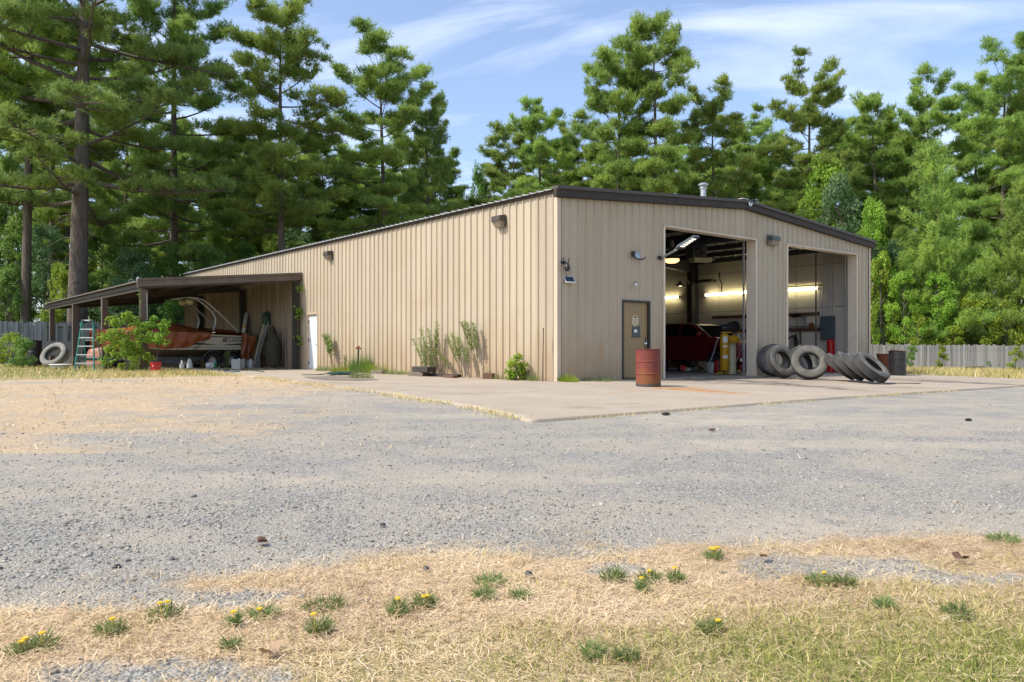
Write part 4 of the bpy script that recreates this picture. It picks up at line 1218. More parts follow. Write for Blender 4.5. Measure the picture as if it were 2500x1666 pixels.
PINES = {
    'a': pine_meshes(1, 24, .38, 4.6, r0=.30), 'b': pine_meshes(2, 24, .34, 4.4, r0=.28), 'c': pine_meshes(3, 24, .44, 4.0, r0=.26),
    'd': pine_meshes(4, 24, .42, 3.4, r0=.24, lean=.8), 'e': pine_meshes(5, 24, .24, 5.2, r0=.32, needle='needle_blue'),
    'giant': pine_meshes(6, 30, .30, 8.6, r0=.60, needle='needle_blue', dead=10, dens=.85),
    'young': pine_meshes(7, 13, .05, 4.6, 'young', r0=.16, dead=0), 'young2': pine_meshes(8, 12, .04, 3.6, 'young', r0=.15, dead=0),
}
PH = {'a': 24, 'b': 24, 'c': 24, 'd': 24, 'e': 24, 'giant': 30, 'young': 13, 'young2': 12}
PWD = {'a': 4.6, 'b': 4.4, 'c': 4.0, 'd': 3.4, 'e': 5.2, 'giant': 8.6, 'young': 4.6, 'young2': 3.6}
def place_pine(px, ytop, Z, hw, var, label, rz=None, group='pines around the building', zbase=None, ytrunk=None):
    p = at(px, HOR, Z); zb = zg(p.x, p.y) if zbase is None else zbase
    Hh = (HOR - ytop) * Z / FPX + CAM.z - zb
    sz = Hh * (1.0 if var.startswith('young') else .98) / PH[var]; sxy = .95 * (hw * Z / FPX) / PWD[var]
    t = thing('pine_tree', label, 'pine tree', (p.x, p.y, zb - .05), random.uniform(0, 6.28) if rz is None else rz, group)
    tm, lm, cm = PINES[var]
    for nme, m_ in (('trunk', tm), ('limbs', lm), ('crown', cm)):
        o = link(bpy.data.objects.new(nme, m_), t)
        if nme == 'limbs': o['kind'] = 'stuff'
        o.scale = ((sxy + sz) / 2 if nme == 'trunk' else sxy, (sxy + sz) / 2 if nme == 'trunk' else sxy, sz)
    return t
FILL = 'background pines of the woods'
main = [
    (62, -330, 50, 190, 'c', 'slim bare-trunked pine left of the giant pine by the left fence', 1.0),
    (186, -420, 47.5, 350, 'giant', 'giant thick-trunked pine towering behind the carport', 2.2),
    (425, -150, 57, 190, 'e', 'tall dark pine just right of the giant pine, top cut by the picture edge', .4),
    (690, 2, 55, 165, 'a', 'tall round-topped pine rising behind the far end of the beige wall', 1.7),
    (945, 85, 60, 150, 'b', 'pine with an upright crown next right of the round-topped pine', 5.2),
    (1052, 230, 64, 90, 'e', 'dark dense pine at the left edge of the central sky gap', 2.0),
    (1308, 252, 66, 100, 'a', 'short round pine at the right edge of the central sky gap', 3.3),
    (1507, 84, 62, 130, 'b', 'tall broad pine just left of the tallest pine over the bay doors', 2.6),
    (1597, 4, 60, 110, 'd', 'tallest pine of the right group, straight above the brown door', .9),
    (1748, 220, 64, 105, 'c', 'round-topped pine directly above the roof vent pipe', 4.1),
    (1986, 154, 66, 120, 'a', 'broad pine standing alone above the right half of the gable', 5.5),
    (2145, 210, 70, 85, 'd', 'thin open pine between the broad pine and the right-hand pair', 1.2),
    (2275, 188, 68, 95, 'c', 'narrow pine with sky showing through, left of the right-edge pine', 3.0),
    (2440, 122, 62, 125, 'b', 'big pine near the right edge of the picture', 0.2),
    (2540, 90, 62, 120, 'a', 'pine cut off by the right edge of the picture', 2.4),
    (2296, 356, 59, 165, 'young', 'bushy young pine with branches down to the right fence', 1.1),
    (2478, 440, 56, 130, 'young2', 'smaller bushy young pine by the right picture edge', 2.1),
]
for px, yt, Z, hw, v, lb, rz in main:
    place_pine(px, yt, Z, hw, v, lb, rz)
for px, yt, Z, hw, v in [(300, 120, 64, 130, 'b'), (560, 380, 68, 120, 'c'), (800, 330, 70, 100, 'd'), (118, 60, 66, 120, 'a'), (870, 360, 72, 110, 'a'), (990, 330, 76, 100, 'c'),
                      (620, 420, 80, 120, 'b'), (1200, 410, 90, 80, 'a'), (1420, 300, 76, 100, 'c'), (1660, 330, 78, 110, 'b'), (1850, 290, 76, 100, 'a'), (2070, 300, 78, 110, 'b'),
                      (2210, 310, 80, 100, 'e'), (2370, 240, 74, 110, 'a'), (2500, 260, 80, 120, 'c'), (1360, 400, 90, 100, 'b'), (1560, 420, 92, 110, 'c'), (1770, 420, 92, 110, 'a'), (1930, 400, 90, 110, 'b'),
                      (2660, 130, 66, 130, 'b'), (2780, 180, 70, 130, 'c'), (700, 470, 88, 120, 'a'), (480, 330, 82, 120, 'c'), (200, 250, 80, 130, 'b'), (30, 220, 76, 120, 'e')]:
    place_pine(px, yt, Z, hw, v, 'one of the background pines closing the woods behind the nearer trees', group=FILL)
for px in list(range(60, 1100, 110)) + list(range(1250, 2700, 100)):
    place_pine(px + random.uniform(-20, 20), random.uniform(330, 430) if px < 1200 else random.uniform(310, 410), random.uniform(68, 82), random.uniform(95, 125), random.choice('abcde'), 'one of the background pines closing the woods behind the nearer trees', group=FILL)
for px, yt, Z, hw in [(520, 560, 62, 130), (680, 560, 66, 130), (830, 560, 70, 120), (960, 560, 72, 110), (400, 590, 60, 120), (1420, 520, 74, 110), (1580, 520, 72, 110), (1240, 480, 84, 100), (1120, 470, 84, 80),
                      (1700, 520, 70, 110), (1820, 540, 68, 110), (280, 600, 58, 110), (2200, 560, 66, 120), (2390, 540, 64, 130), (1900, 500, 76, 110), (2080, 470, 70, 110)]:
    place_pine(px, yt, Z, hw, random.choice(['young', 'young2']), 'one of the bushy low pines filling in under the tall pines', group='low pines under the tall ones')

BROAD = {
    'bright': broadleaf_meshes(21, 9, 2.6, .12, M['leaf'], 80, 120, .19), 'mid': broadleaf_meshes(22, 8, 2.6, .08, M['leaf_mid'], 80, 120, .18),
    'grey': broadleaf_meshes(23, 8, 2.8, .1, M['leaf_grey'], 85, 120, .18), 'yellow': broadleaf_meshes(24, 5, 2.0, .03, M['leaf_yellow'], 70, 110, .15),
    'shrub': broadleaf_meshes(25, 4, 1.9, .02, M['leaf'], 70, 110, .14, spiky=True), 'low': broadleaf_meshes(26, 3, 1.6, .02, M['leaf_yellow'], 50, 100, .13),
}
BH = {'bright': 9, 'mid': 8, 'grey': 8, 'yellow': 5, 'shrub': 4, 'low': 3}; BWD = {'bright': 2.9, 'mid': 2.9, 'grey': 3.1, 'yellow': 2.3, 'shrub': 2.0, 'low': 1.9}
def place_broad(px, ytop, Z, hw, var, label, name='leafy_tree', cat='tree', group='leafy trees and bushes', zb=None):
    p = at(px, HOR, Z); zb = zg(p.x, p.y) if zb is None else zb
    Hh = (HOR - ytop) * Z / FPX + CAM.z - zb
    t = thing(name, label, cat, (p.x, p.y, zb - .05), random.uniform(0, 6.28), group)
    s = (hw * Z / FPX) / BWD[var]
    for nme, m_ in zip(('trunk', 'crown'), BROAD[var]):
        o = link(bpy.data.objects.new(nme, m_), t); o.scale = (s, s, Hh / BH[var])
    return t
for a in [
    (2010, 392, 63, 95, 'bright', 'bright green leafy tree showing above the right roof slope'),
    (2050, 445, 60, 90, 'grey', 'grey-green leafy tree between the two bright trees over the right roof end'),
    (2128, 490, 58, 62, 'bright', 'small bright green tree just right of the gable end'),
    (1165, 415, 82, 45, 'mid', 'hazy leafy tree low in the central sky gap'),
    (2500, 570, 56, 80, 'yellow', 'tall yellow-green bush at the right edge behind the fence'),
]: place_broad(*a)
for a in [
    (2150, 620, 57, 52, 'yellow', 'yellow-green bush against the right corner of the building'),
    (2208, 665, 56, 58, 'bright', 'bright green round bush right of the building corner behind the fence'),
    (2288, 670, 57, 66, 'bright', 'mid green pointed bush in the middle of the right fence'),
    (2385, 720, 56, 75, 'yellow', 'low yellowish bush hanging over the right fence'),
    (2455, 740, 55, 60, 'low', 'low yellow bush between the fence bush and the right edge'),
    (2240, 770, 55.5, 50, 'low', 'low bush behind the fence below the bright round bush'),
    (2330, 790, 55.5, 45, 'yellow', 'smallest bush over the fence right of the black drum'),
]: place_broad(*a, name='bush', cat='bush')
for px, yt, Z, hw, v in [(20, 480, 53, 110, 'mid'), (110, 560, 52, 90, 'grey'), (250, 560, 54, 100, 'mid'), (330, 620, 52, 90, 'grey'), (420, 600, 55, 90, 'mid'), (520, 620, 58, 90, 'grey'), (150, 650, 49.5, 60, 'yellow'),
                     (-90, 520, 52, 100, 'mid'), (600, 600, 62, 90, 'mid'), (720, 570, 66, 100, 'grey'), (880, 560, 70, 100, 'mid'), (20, 660, 50, 70, 'mid'), (300, 690, 50, 70, 'grey'), (450, 690, 51, 70, 'mid')]:
    place_broad(px, yt, Z, hw, v, 'one of the understorey trees filling the shade behind the carport', group='understorey trees on the left')
for px, yt, Z, hw, v in [(2070, 600, 72, 100, 'mid'), (2180, 600, 66, 100, 'grey'), (2340, 640, 66, 110, 'mid'), (2600, 600, 60, 110, 'yellow'), (2420, 660, 62, 100, 'mid')]:
    place_broad(px, yt, Z, hw, v, 'one of the leafy trees closing the gap behind the right fence bushes', group='leafy trees behind the right bushes')

# ------------------------------------------------------------------ fences
def fence(name, label, A, B, h, material, rail_m, pw=.14, zfun=zg):
    A, B = Vector((*A, 0)), Vector((*B, 0))
    L = (B - A).length; d = (B - A) / L; nrm = Vector((-d.y, d.x, 0))
    t = thing(name, label, 'fence', (A.x, A.y, 0))
    ms = []
    for k in range(4):
        dz = [0, .03, -.02, .05][k]
        mb = MB(); mb.prism([(0, 0), (pw - .004, 0), (pw - .004, h + dz - .03), (pw - .03, h + dz), (.02, h + dz), (0, h + dz - .03)], -.01, .01)
        ms.append(mb.mesh('plank', material))
    n = int(L / pw); rz = math.atan2(d.y, d.x)
    for i in range(n):
        p = d * (i * pw)
        o = link(bpy.data.objects.new('plank', random.choice(ms)), t)
        o.location = (p.x, p.y, zfun(A.x + p.x, A.y + p.y) - .03 + random.uniform(-.025, .025))
        o.rotation_euler = (random.uniform(-.02, .02), random.uniform(-.012, .012), rz)
    for zz in (.35, h * .55, h - .3):
        q = d * L
        MB().bar(nrm * .04 + Vector((0, 0, zz + zfun(A.x, A.y))), q + nrm * .04 + Vector((0, 0, zz + zfun(B.x, B.y))), .04, .08).build('rail', rail_m, t)
    for i in range(int(L / 2.4) + 1):
        p = d * (i * 2.4) + nrm * .12
        MB().bbox(p.x - .045, p.x + .045, p.y - .045, p.y + .045, zfun(A.x + p.x, A.y + p.y) - .1, h - .1 + zfun(A.x + p.x, A.y + p.y)).build('fence_post', rail_m, t)
pa = at(-220, HOR, 45); pb = at(560, HOR, 49)
fence('board_fence', 'slate grey board fence behind the carport on the left', (pa.x, pa.y), (pb.x, pb.y), 2.42, M['plank_blue'], M['dark_wood'])
pa = at(2060, HOR, 56); pb = at(2720, HOR, 48.5)
fence('board_fence', 'weathered grey board fence with vines on the right', (pa.x, pa.y), (pb.x, pb.y), 1.72, M['plank'], M['old_wood'])

# ------------------------------------------------------------------ drums, barrels
def drum(loc, label, material, r=.292, h=.88, open_top=True, name='steel_drum', cat='drum', rz=0, tilt=(0, 0)):
    t = thing(name, label, cat, loc, rot=(tilt[0], tilt[1], rz))
    pr = [(r - .012, .0), (r, .012), (r, .285), (r + .012, .297), (r + .012, .303), (r, .315), (r, .575), (r + .012, .587), (r + .012, .593), (r, .605), (r, h - .02), (r + .008, h - .012), (r + .008, h), (r - .006, h)]
    pr = [(a, z * h / .88) for a, z in pr]
    if open_top: pr += [(r - .012, h - .02), (r - .012, .06), (0.0, .06)]
    else: pr += [(r - .012, h - .022), (0.0, h - .022)]
    MB().lathe(pr, 40).build('shell', material, t, smooth=True)
    mb = MB(); mb.lathe([(r + .002, h - .011), (r + .0125, h - .006), (r + .0125, h + .004), (r + .0, h + .006), (r - .01, h + .001)], 40); mb.build('rim', material, t, smooth=True)
    return t
p = gnd(1583, 946)
drum((p.x, p.y, p.z + .022), 'rusty red open oil drum standing in front of the brown door', M['drum_red'], tilt=(R(-.6), R(-.4)))
p = at(2191, 917, 28.6)
d2 = drum((p.x, p.y, zg(p.x, p.y) + .022), 'black steel drum of scrap at the right end of the concrete', M['drum_black'], open_top=True)
mb = MB(); mb.tube([(.05, .05, .45), (-.25, .1, .95), (-.55, .15, 1.18)], .016, 6)
t = thing('scrap_rod', 'pale rod poking out of the black drum', 'rod', (p.x, p.y, zg(p.x, p.y) + .02)); mb.build('rod', M['aluminium'], t)
t = thing('scrap_heap', 'rusty scrap filling the top of the black drum', 'scrap', (p.x, p.y, zg(p.x, p.y) + .02))
for k in range(7):
    a = random.uniform(0, 6.28); q = Vector((random.uniform(-.15, .15), random.uniform(-.15, .15), .84))
    MB().bar(q, q + Vector((math.cos(a) * .25, math.sin(a) * .25, random.uniform(.02, .12))), .05, .02).build('scrap_piece', M['rust'], t)
p = at(2168, 905, 30.0)
t = thing('rust_tub', 'rusty bent tub behind the black drum', 'tub', (p.x, p.y, zg(p.x, p.y)))
MB().lathe([(.25, .0), (.3, .1), (.36, .55), (.42, .78), (.40, .78), (.34, .5), (.0, .3)], 14).build('tub', M['rust'], t, smooth=True)
p = gnd(268, 893); p = at(268, HOR, 34.5)
drum((p.x, p.y, .0), 'dark blue plastic barrel beside the big leafy shrub', M['barrel_blue'], r=.30, h=.92, name='plastic_barrel', cat='barrel')
p = at(290, HOR, 35.5)
drum((p.x, p.y, .0), 'second dark barrel half hidden behind the blue barrel', M['drum_black'], r=.27, h=.86, name='plastic_barrel', cat='barrel')
p = at(84, HOR, 37.5)
drum((p.x, p.y, .0), 'tall black bin left of the big pale tyre', M['black'], r=.3, h=1.05, name='black_bin', cat='bin')

# ------------------------------------------------------------------ tyres
def tyre_meshes(R0=.52, r=.285, wd=.27, grooves=4, sw=None, tr=None):
    h = wd / 2
    side = [(r, -h * .62), (r + .015, -h * .78), (r + .06, -h * .98), (R0 - .09, -h * 1.0), (R0 - .03, -h * .9), (R0 - .012, -h * .8)]
    tread = [(R0 - .012, -h * .8)]
    zs = np.linspace(-h * .78, h * .78, grooves * 2 + 2)
    for i in range(grooves + 1):
        a, b = zs[i * 2], zs[i * 2 + 1]
        tread += [(R0, a), (R0, b)]
        if i < grooves: tread += [(R0 - .016, b + .004), (R0 - .016, zs[i * 2 + 2] - .004)]
    tread += [(R0 - .012, h * .8)]
    inner = [(R0 - .012, h * .8), (R0 - .03, h * .9), (R0 - .09, h * 1.0), (r + .06, h * .98), (r + .015, h * .78), (r, h * .62), (r + .03, h * .55), (R0 - .06, h * .6), (R0 - .045, 0), (R0 - .06, -h * .6), (r + .03, -h * .55), (r, -h * .62)]
    m1 = MB(); m1.lathe(side, 48); m1.f = [f for f in m1.f if len(f) == 4]; m2 = MB(); m2.lathe(inner, 48); m2.f = [f for f in m2.f if len(f) == 4]
    m1.add(m2.v, m2.f)
    m3 = MB(); m3.lathe(tread, 48); m3.f = [f for f in m3.f if len(f) == 4]
    return m1.mesh('sidewall', sw or M['rubber'], True), m3.mesh('tread', tr or M['rubber_tread'], True)
TYRE = tyre_meshes()
TYRE2 = tyre_meshes(grooves=6)
def tyre(x, y, n, label, ms=TYRE, R0=.52, wd=.27, name='truck_tyre', dz=0.0, group='old truck tyres by the bay doors', spin=0, base=None):
    n = Vector(n).normalized()
    zc = (zg(x, y) + .022 if base is None else base) + R0 * math.sqrt(max(0, 1 - n.z ** 2)) + wd / 2 * abs(n.z) + dz
    q = n.to_track_quat('Z', 'Y')
    t = thing(name, label, 'tyre', (x, y, zc), rot=(q.to_matrix() @ Euler((0, 0, spin)).to_matrix()).to_euler(), group=group)
    for nm, m_ in zip(('sidewall', 'tread'), ms): link(bpy.data.objects.new(nm, m_), t)
    return t
def dirn(r, f, u): return RV * r + FV * f + UV * u
p = gnd(1897, 922); tyre(p.x, p.y, dirn(-.30, -.86, .34), 'leftmost front tyre leaning back against the pier')
q = p + FV * .36 + RV * .0; tyre(q.x, q.y, dirn(-.25, -.9, .25), 'dark tyre hidden behind the leftmost tyre at the pier', ms=TYRE2)
p = gnd(1976, 930); tyre(p.x, p.y, dirn(-.24, -.84, .42), 'pale second tyre leaning back, facing the yard', R0=.52)
q = p + FV * .55 + RV * .05; tyre(q.x, q.y, dirn(.55, -.7, .4), 'tyre seen through the hole of the pale second tyre', ms=TYRE2)
q = p + FV * .8 + RV * -.55; tyre(q.x, q.y, dirn(.35, -.8, .35), 'tyre behind the gap between the two upright tyres', ms=TYRE2)
base3 = gnd(2052, 932); base6 = gnd(2135, 940)
for k, (fx, n, ms, lb) in enumerate([(0, (.52, -.30, .80), TYRE2, 'third tyre from the left, first of the leaning row'), (.30, (.50, -.42, .72), TYRE, 'fourth tyre from the left, in the middle of the leaning row'),
                                     (.60, (.52, -.36, .79), TYRE, 'fifth tyre from the left, behind the last leaning tyre'), (.92, (.46, -.50, .72), TYRE2, 'last tyre at the right end of the leaning row, its hole facing up')]):
    p = base3.lerp(base6, fx); tyre(p.x, p.y, dirn(*n), lb, ms=ms, dz=.0)
q = gnd(1938, 915); 
t = thing('pale_drum', 'pale grey plastic drum behind the gap between the first tyres', 'drum', (q.x + .7, q.y + .6, zg(q.x, 0) + .02)); MB().lathe([(.26, 0), (.3, .05), (.3, .72), (.27, .84), (0, .87)], 24).build('shell', M['whitejug'], t, smooth=True)
TT = tyre_meshes(.60, .37, .34, 3, M['rubber_grey'], M['rubber_grey'])
p = at(133, 880, 36.0); tyre(p.x, p.y, dirn(-.15, -.80, .55), 'big pale grey tyre leaning in the grass left of the ladder', ms=TT, R0=.60, wd=.34, base=-.02, group='loose tyres in the grass')
p = at(2380, 910, 49); tyre(p.x, p.y, (0.05, 0.05, 1), 'tyre lying flat in the dry grass before the right fence', ms=TYRE, base=zg(p.x, p.y), group='loose tyres in the grass')
p = gnd(146, 901)
t = thing('wheel_plate', 'round white topped metal dish lying in the grass by the ladder', 'metal dish', (p.x, p.y, 0))
MB().lathe([(.3, .0), (.36, .02), (.38, .16), (.36, .16), (.34, .05)], 28).build('rim_ring', M['galv'], t, smooth=True)
MB().lathe([(.0, .145), (.3, .15), (.40, .17), (.42, .185), (.40, .2), (.0, .21)], 28).build('lid', M['white'], t, smooth=True)

# ------------------------------------------------------------------ step ladder
p = gnd(214, 905)
t = thing('step_ladder', 'green fibreglass step ladder with pale treads standing open', 'ladder', (p.x, p.y, 0), -TH + R(4))
Hh = 2.0
def lx(z, s): return s * (.37 - (.37 - .215) * z / Hh)
def ly(z): return -.28 + .28 * z / Hh
for s in (-1, 1):
    MB().bar((lx(0, s), ly(0), 0), (lx(Hh - .06, s), ly(Hh - .06), Hh - .06), .075, .03, (1, 0, 0)).build('rail', M['green_fg'], t)
    MB().bar((lx(0, s) * .92, .62, 0), (lx(Hh - .08, s) * .9, .06, Hh - .08), .05, .03, (1, 0, 0)).build('rear_leg', M['green_fg'], t)
    MB().bar((lx(.02, s), ly(0), .03), (lx(.28, s) * .45, ly(.3), .28), .025, .012).build('brace', M['aluminium'], t)
for k in range(5):
    z = .29 + k * .335
    MB().box((0, ly(z), z), (lx(z, 1) * 2 - .02, .085, .045)).build('tread', M['aluminium'], t, bevel=.004)
for z in (.5, 1.2): MB().bar((-.3 + z * .08, .62 - z * .28, z), (.3 - z * .08, .62 - z * .28, z), .03, .03).build('rear_bar', M['aluminium'], t)
MB().box((0, .02, Hh - .02), (.46, .15, .07)).build('top_cap', M['gunmetal'], t, bevel=.008)
MB().box((0, -.058, Hh - .015), (.2, .004, .035)).build('cap_label', M['white'], t)

# ------------------------------------------------------------------ shrub at the carport post, bucket, poles
def leafy(name, label, cat, loc, H, W, material, seed, ncl=26, per=70, size=.09, cb=.05, spiky=False, group='wild shrubs and weeds'):
    t = thing(name, label, cat, loc, 0, group)
    tm, cm = broadleaf_meshes(seed, H, W, cb, material, ncl, per, size, .03, spiky)
    link(bpy.data.objects.new('stems', tm), t); link(bpy.data.objects.new('leaves', cm), t)
    return t
p = at(310, HOR, 28.6)
leafy('leafy_shrub', 'big bright green shrub growing at the front carport post', 'shrub', (p.x, p.y, 0), 2.1, .95, M['leaf'], 41, 36, 70, .12)
p = at(385, HOR, 28.9)
leafy('leafy_shrub', 'airy green side shoot of the post shrub in front of the brown tarp', 'shrub', (p.x, p.y, 0), 2.0, .58, M['leaf'], 42, 18, 60, .10, cb=.5)
p = at(395, HOR, 31.0)
p = at(30, HOR, 38); leafy('leafy_shrub', 'yellow-green bush before the left fence at the picture edge', 'shrub', (p.x, p.y, 0), 1.5, 1.1, M['leaf_yellow'], 43, 40, 80, .1)
p = at(55, HOR, 36); leafy('leafy_shrub', 'low green bush in front of the left fence next to the black bin', 'shrub', (p.x, p.y, 0), 1.25, .6, M['leaf_mid'], 44, 24, 70, .09)
p = at(380, HOR, 28.2); p.z = 0
t = thing('bucket', 'bright red bucket on the grass in front of the boat', 'bucket', (p.x, p.y, 0))
MB().lathe([(.15, 0), (.19, .36), (.2, .37), (.2, .39), (.185, .39), (.14, .02), (0, .02)], 24).build('pail', M['redpaint'], t, smooth=True)
MB().tube([(-.19, 0, .34), (-.12, -.16, .26), (.05, -.2, .22), (.17, -.08, .3), (.19, 0, .34)], .006, 6).build('handle', M['galv'], t)
a, b = gnd(396, 894), None
for k, (x0, y0, x1, y1, r_) in enumerate(((395, 896, 369, 793, .022), (389, 894, 371, 792, .02))):
    A = gnd(x0, y0); Bq = at(x1, y1, 30.0)
    t = thing('metal_pole', ['front silver pole leaning from the red bucket to the carport post', 'rear silver pole leaning beside the first against the carport post'][k], 'pole', A, 0, 'leaning poles')
    MB().tube([(0, 0, 0), Bq - A], r_, 8).build('pole', M['aluminium'], t, smooth=True)

# ------------------------------------------------------------------ boat on trailer under the carport
BY = 19.5
def bx_(px): return onY(px, HOR, BY).x
stern = bx_(600); boat = thing('motor_boat', 'cream and dark green motorboat with a tube tower, lettered on its side', 'boat', (stern, BY + 1.15, 0))
def bl(px, py, Y=BY): q = onY(px, py, Y); return Vector((q.x - stern, q.y - (BY + 1.15), q.z))
Lb = 5.7
def half(s):  # half beam at gunwale along length s (0 stern .. 1 bow)
    return 1.15 * (1 - max(0, (s - .45) / .55) ** 2.2)
def hull_pt(s, t, side):
    """t: 0 keel, .35 chine, 1 gunwale"""
    hb = half(s); zk = .52 + .55 * max(0, (s - .6) / .4) ** 1.8; zc = .82 + .45 * max(0, (s - .55) / .45) ** 1.8; zgw = 1.43 + .16 * s
    if t < .35: y = hb * .93 * (t / .35); z = zk + (zc - zk) * (t / .35)
    else: y = hb * (.93 + .07 * (t - .35) / .65); z = zc + (zgw - zc) * (t - .35) / .65
    return Vector((-s * Lb, side * y, z))
def hull_strip(t0, t1, s0, s1, side, off, n=26, m=3, f0=None, f1=None):
    rows = []
    for i in range(n + 1):
        s = s0 + (s1 - s0) * i / n
        a = t0 if f0 is None else f0(s); b = t1 if f1 is None else f1(s)
        rows.append([hull_pt(s, a + (b - a) * j / m, side) + Vector((0, side * off, 0)) for j in range(m + 1)])
    return rows
mb = MB()
for sd in (-1, 1): mb.grid(hull_strip(.35, 1, 0, 1, sd, 0))
mb.add([hull_pt(0, t, sd) for sd, ts in ((-1, (1, .35)), (1, (0.0, .35, 1))) for t in ts], [(0, 1, 2, 3, 4)])
hull = mb.build('hull', M['gelcoat'], boat, smooth=True)
mb = MB()
for sd in (-1, 1): mb.grid(hull_strip(0, .35, 0, 1, sd, 0))
mb.build('hull_bottom', M['hull_low'], hull, smooth=True)
mb = MB(); mb.grid([[hull_pt(s, 1, -1), hull_pt(s, 1, 1)] for s in np.linspace(0, 1, 20)]); mb.build('deck', M['gelcoat'], boat)
for sd in (-1, 1):
    MB().grid(hull_strip(.895, .93, 0, .98, sd, .012, m=1)).build('rub_rail', M['black'], hull)
    MB().grid(hull_strip(0, 0, .03, .9, sd, .006, 60, 1, lambda s: .555, lambda s: .555 + .085 * min(1, abs(s - .2) / .16) * (1 if s < .55 else max(0, (.9 - s) / .35)) + .002)).build('green_stripe', M['boat_green'], hull)
    MB().grid(hull_strip(.43, .445, 0, .95, sd, .008, m=1)).build('pinstripe', M['gunmetal'], hull)
# lettering on the port side (the last letters go under the tarpaulin)
def lettering(txt, size, m4, name, material, parent, shear=.25, extr=.002):
    cu = bpy.data.curves.new(name, 'FONT'); cu.body = txt; cu.size = size; cu.shear = shear; cu.extrude = extr
    tmp = bpy.data.objects.new('tmp', cu); col.objects.link(tmp)
    dg = bpy.context.evaluated_depsgraph_get()
    me_ = bpy.data.meshes.new_from_object(tmp.evaluated_get(dg))
    bpy.data.objects.remove(tmp)
    me_.transform(m4); me_.materials.clear(); me_.materials.append(material)
    return link(bpy.data.objects.new(name, me_), parent)
pl_ = bl(558, 832)
face = Matrix(((1, 0, 0, 0), (0, 0, -1, 0), (0, 1, 0, 0), (0, 0, 0, 1)))
ysid = -half(.1) * .985 - .012
lettering('LARSON', .235, Matrix.Translation((pl_.x, ysid, 1.155)) @ face, 'lettering', M['print'], hull)
em = bl(547, 832)
mb = MB()
for dx, w_ in ((0, .03), (.07, .03), (.14, .03)):
    mb.add([(em.x + dx - .06, ysid, 1.16), (em.x + dx - .06 + w_, ysid, 1.16), (em.x + dx - .0 + w_, ysid, 1.33), (em.x + dx - .0, ysid, 1.33)], [(0, 1, 2, 3)])
for z in (1.17, 1.235, 1.305): mb.add([(em.x - .09 + (z - 1.16) * .35, ysid - .001, z), (em.x + .13 + (z - 1.16) * .35, ysid - .001, z), (em.x + .13 + (z - 1.16) * .35, ysid - .001, z + .02), (em.x - .09 + (z - 1.16) * .35, ysid - .001, z + .02)], [(0, 1, 2, 3)])
mb.build('emblem', M['print'], hull)
# tower
def tower(Yo, yoff, col_=M['galv']):
    p1 = [(522, 807), (527, 790), (528, 780), (524, 768), (513, 755), (498, 741), (484, 730), (468, 726)]
    p2 = [(581, 809), (557, 786), (534, 763), (511, 742), (496, 731), (482, 727), (468, 726)]
    for pts in (p1, p2):
        pth = []
        for i, (x, y) in enumerate(pts):
            q = bl(x, y); k = i / (len(pts) - 1)
            q.y = yoff * (1.0 - .25 * k ** 2); pth.append(q)
        MB().tube(pth, .036, 8).build('tower_tube', col_, boat, smooth=True)
    a, b = bl(516, 760), bl(536, 761); a.y = b.y = yoff * .93
    MB().tube([a, b], .025, 6).build('tower_brace', col_, boat)
tower(BY, -1.12); tower(BY, 1.12)
q = bl(468, 726)
MB().tube([(q.x, -.86, q.z), (q.x, 0, q.z + .04), (q.x, .86, q.z)], .036, 8).build('tower_bar', M['galv'], boat, smooth=True)
MB().tube([(q.x - .35, -.6, q.z - .03), (q.x - .35, .6, q.z - .03)], .03, 8).build('tower_rack', M['galv'], boat, smooth=True)
for yy in (-.5, .45):
    MB().lathe([(0, -.15), (.1, -.14), (.14, -.05), (.14, .08), (.08, .14), (0, .15)], 16, Matrix.Translation((q.x + .12, yy, q.z - .16)) @ Euler((0, R(90), 0)).to_matrix().to_4x4()).build('tower_speaker', M['cream_tank'], boat, smooth=True)
for px in (522, 582):
    f_ = bl(px, 812); MB().box((f_.x, -1.1, f_.z), (.14, .1, .05)).build('tower_foot', M['chrome'], boat, bevel=.01)
# trailer
tr = thing('boat_trailer', 'dark twin-axle trailer under the boat', 'trailer', (stern, BY + 1.15, 0))
for sd in (-1, 1):
    MB().bar((.0, sd * .8, .44), (-4.6, sd * .8, .44), .09, .14).build('side_rail', M['trailer'], tr)
    MB().bar((-4.6, sd * .8, .44), (-6.6, 0, .46), .09, .14).build('tongue_rail', M['trailer'], tr)
for x in (-.4, -1.6, -3.2, -4.5): MB().bar((x, -.8, .43), (x, .8, .43), .08, .1).build('cross_member', M['trailer'], tr)
WM = tyre_meshes(.33, .195, .2, 3, M['rubber_dark'], M['rubber_dark'])
wx = [bl(521, 860).x, bl(521, 860).x + .80]
rimb = MB(); rimb.lathe([(.196, -.06), (.2, -.09), (.185, -.085), (.15, -.05), (.12, -.055), (.09, -.085), (.05, -.09), (.045, -.11), (0, -.112)], 24)
for kk in range(8):
    a = kk * math.pi / 4; rimb.lathe([(.018, -.075), (.014, -.05)], 6, Matrix.Translation((.135 * math.cos(a), .135 * math.sin(a), 0)))
rimm = rimb.mesh('rim', M['galv'], True)
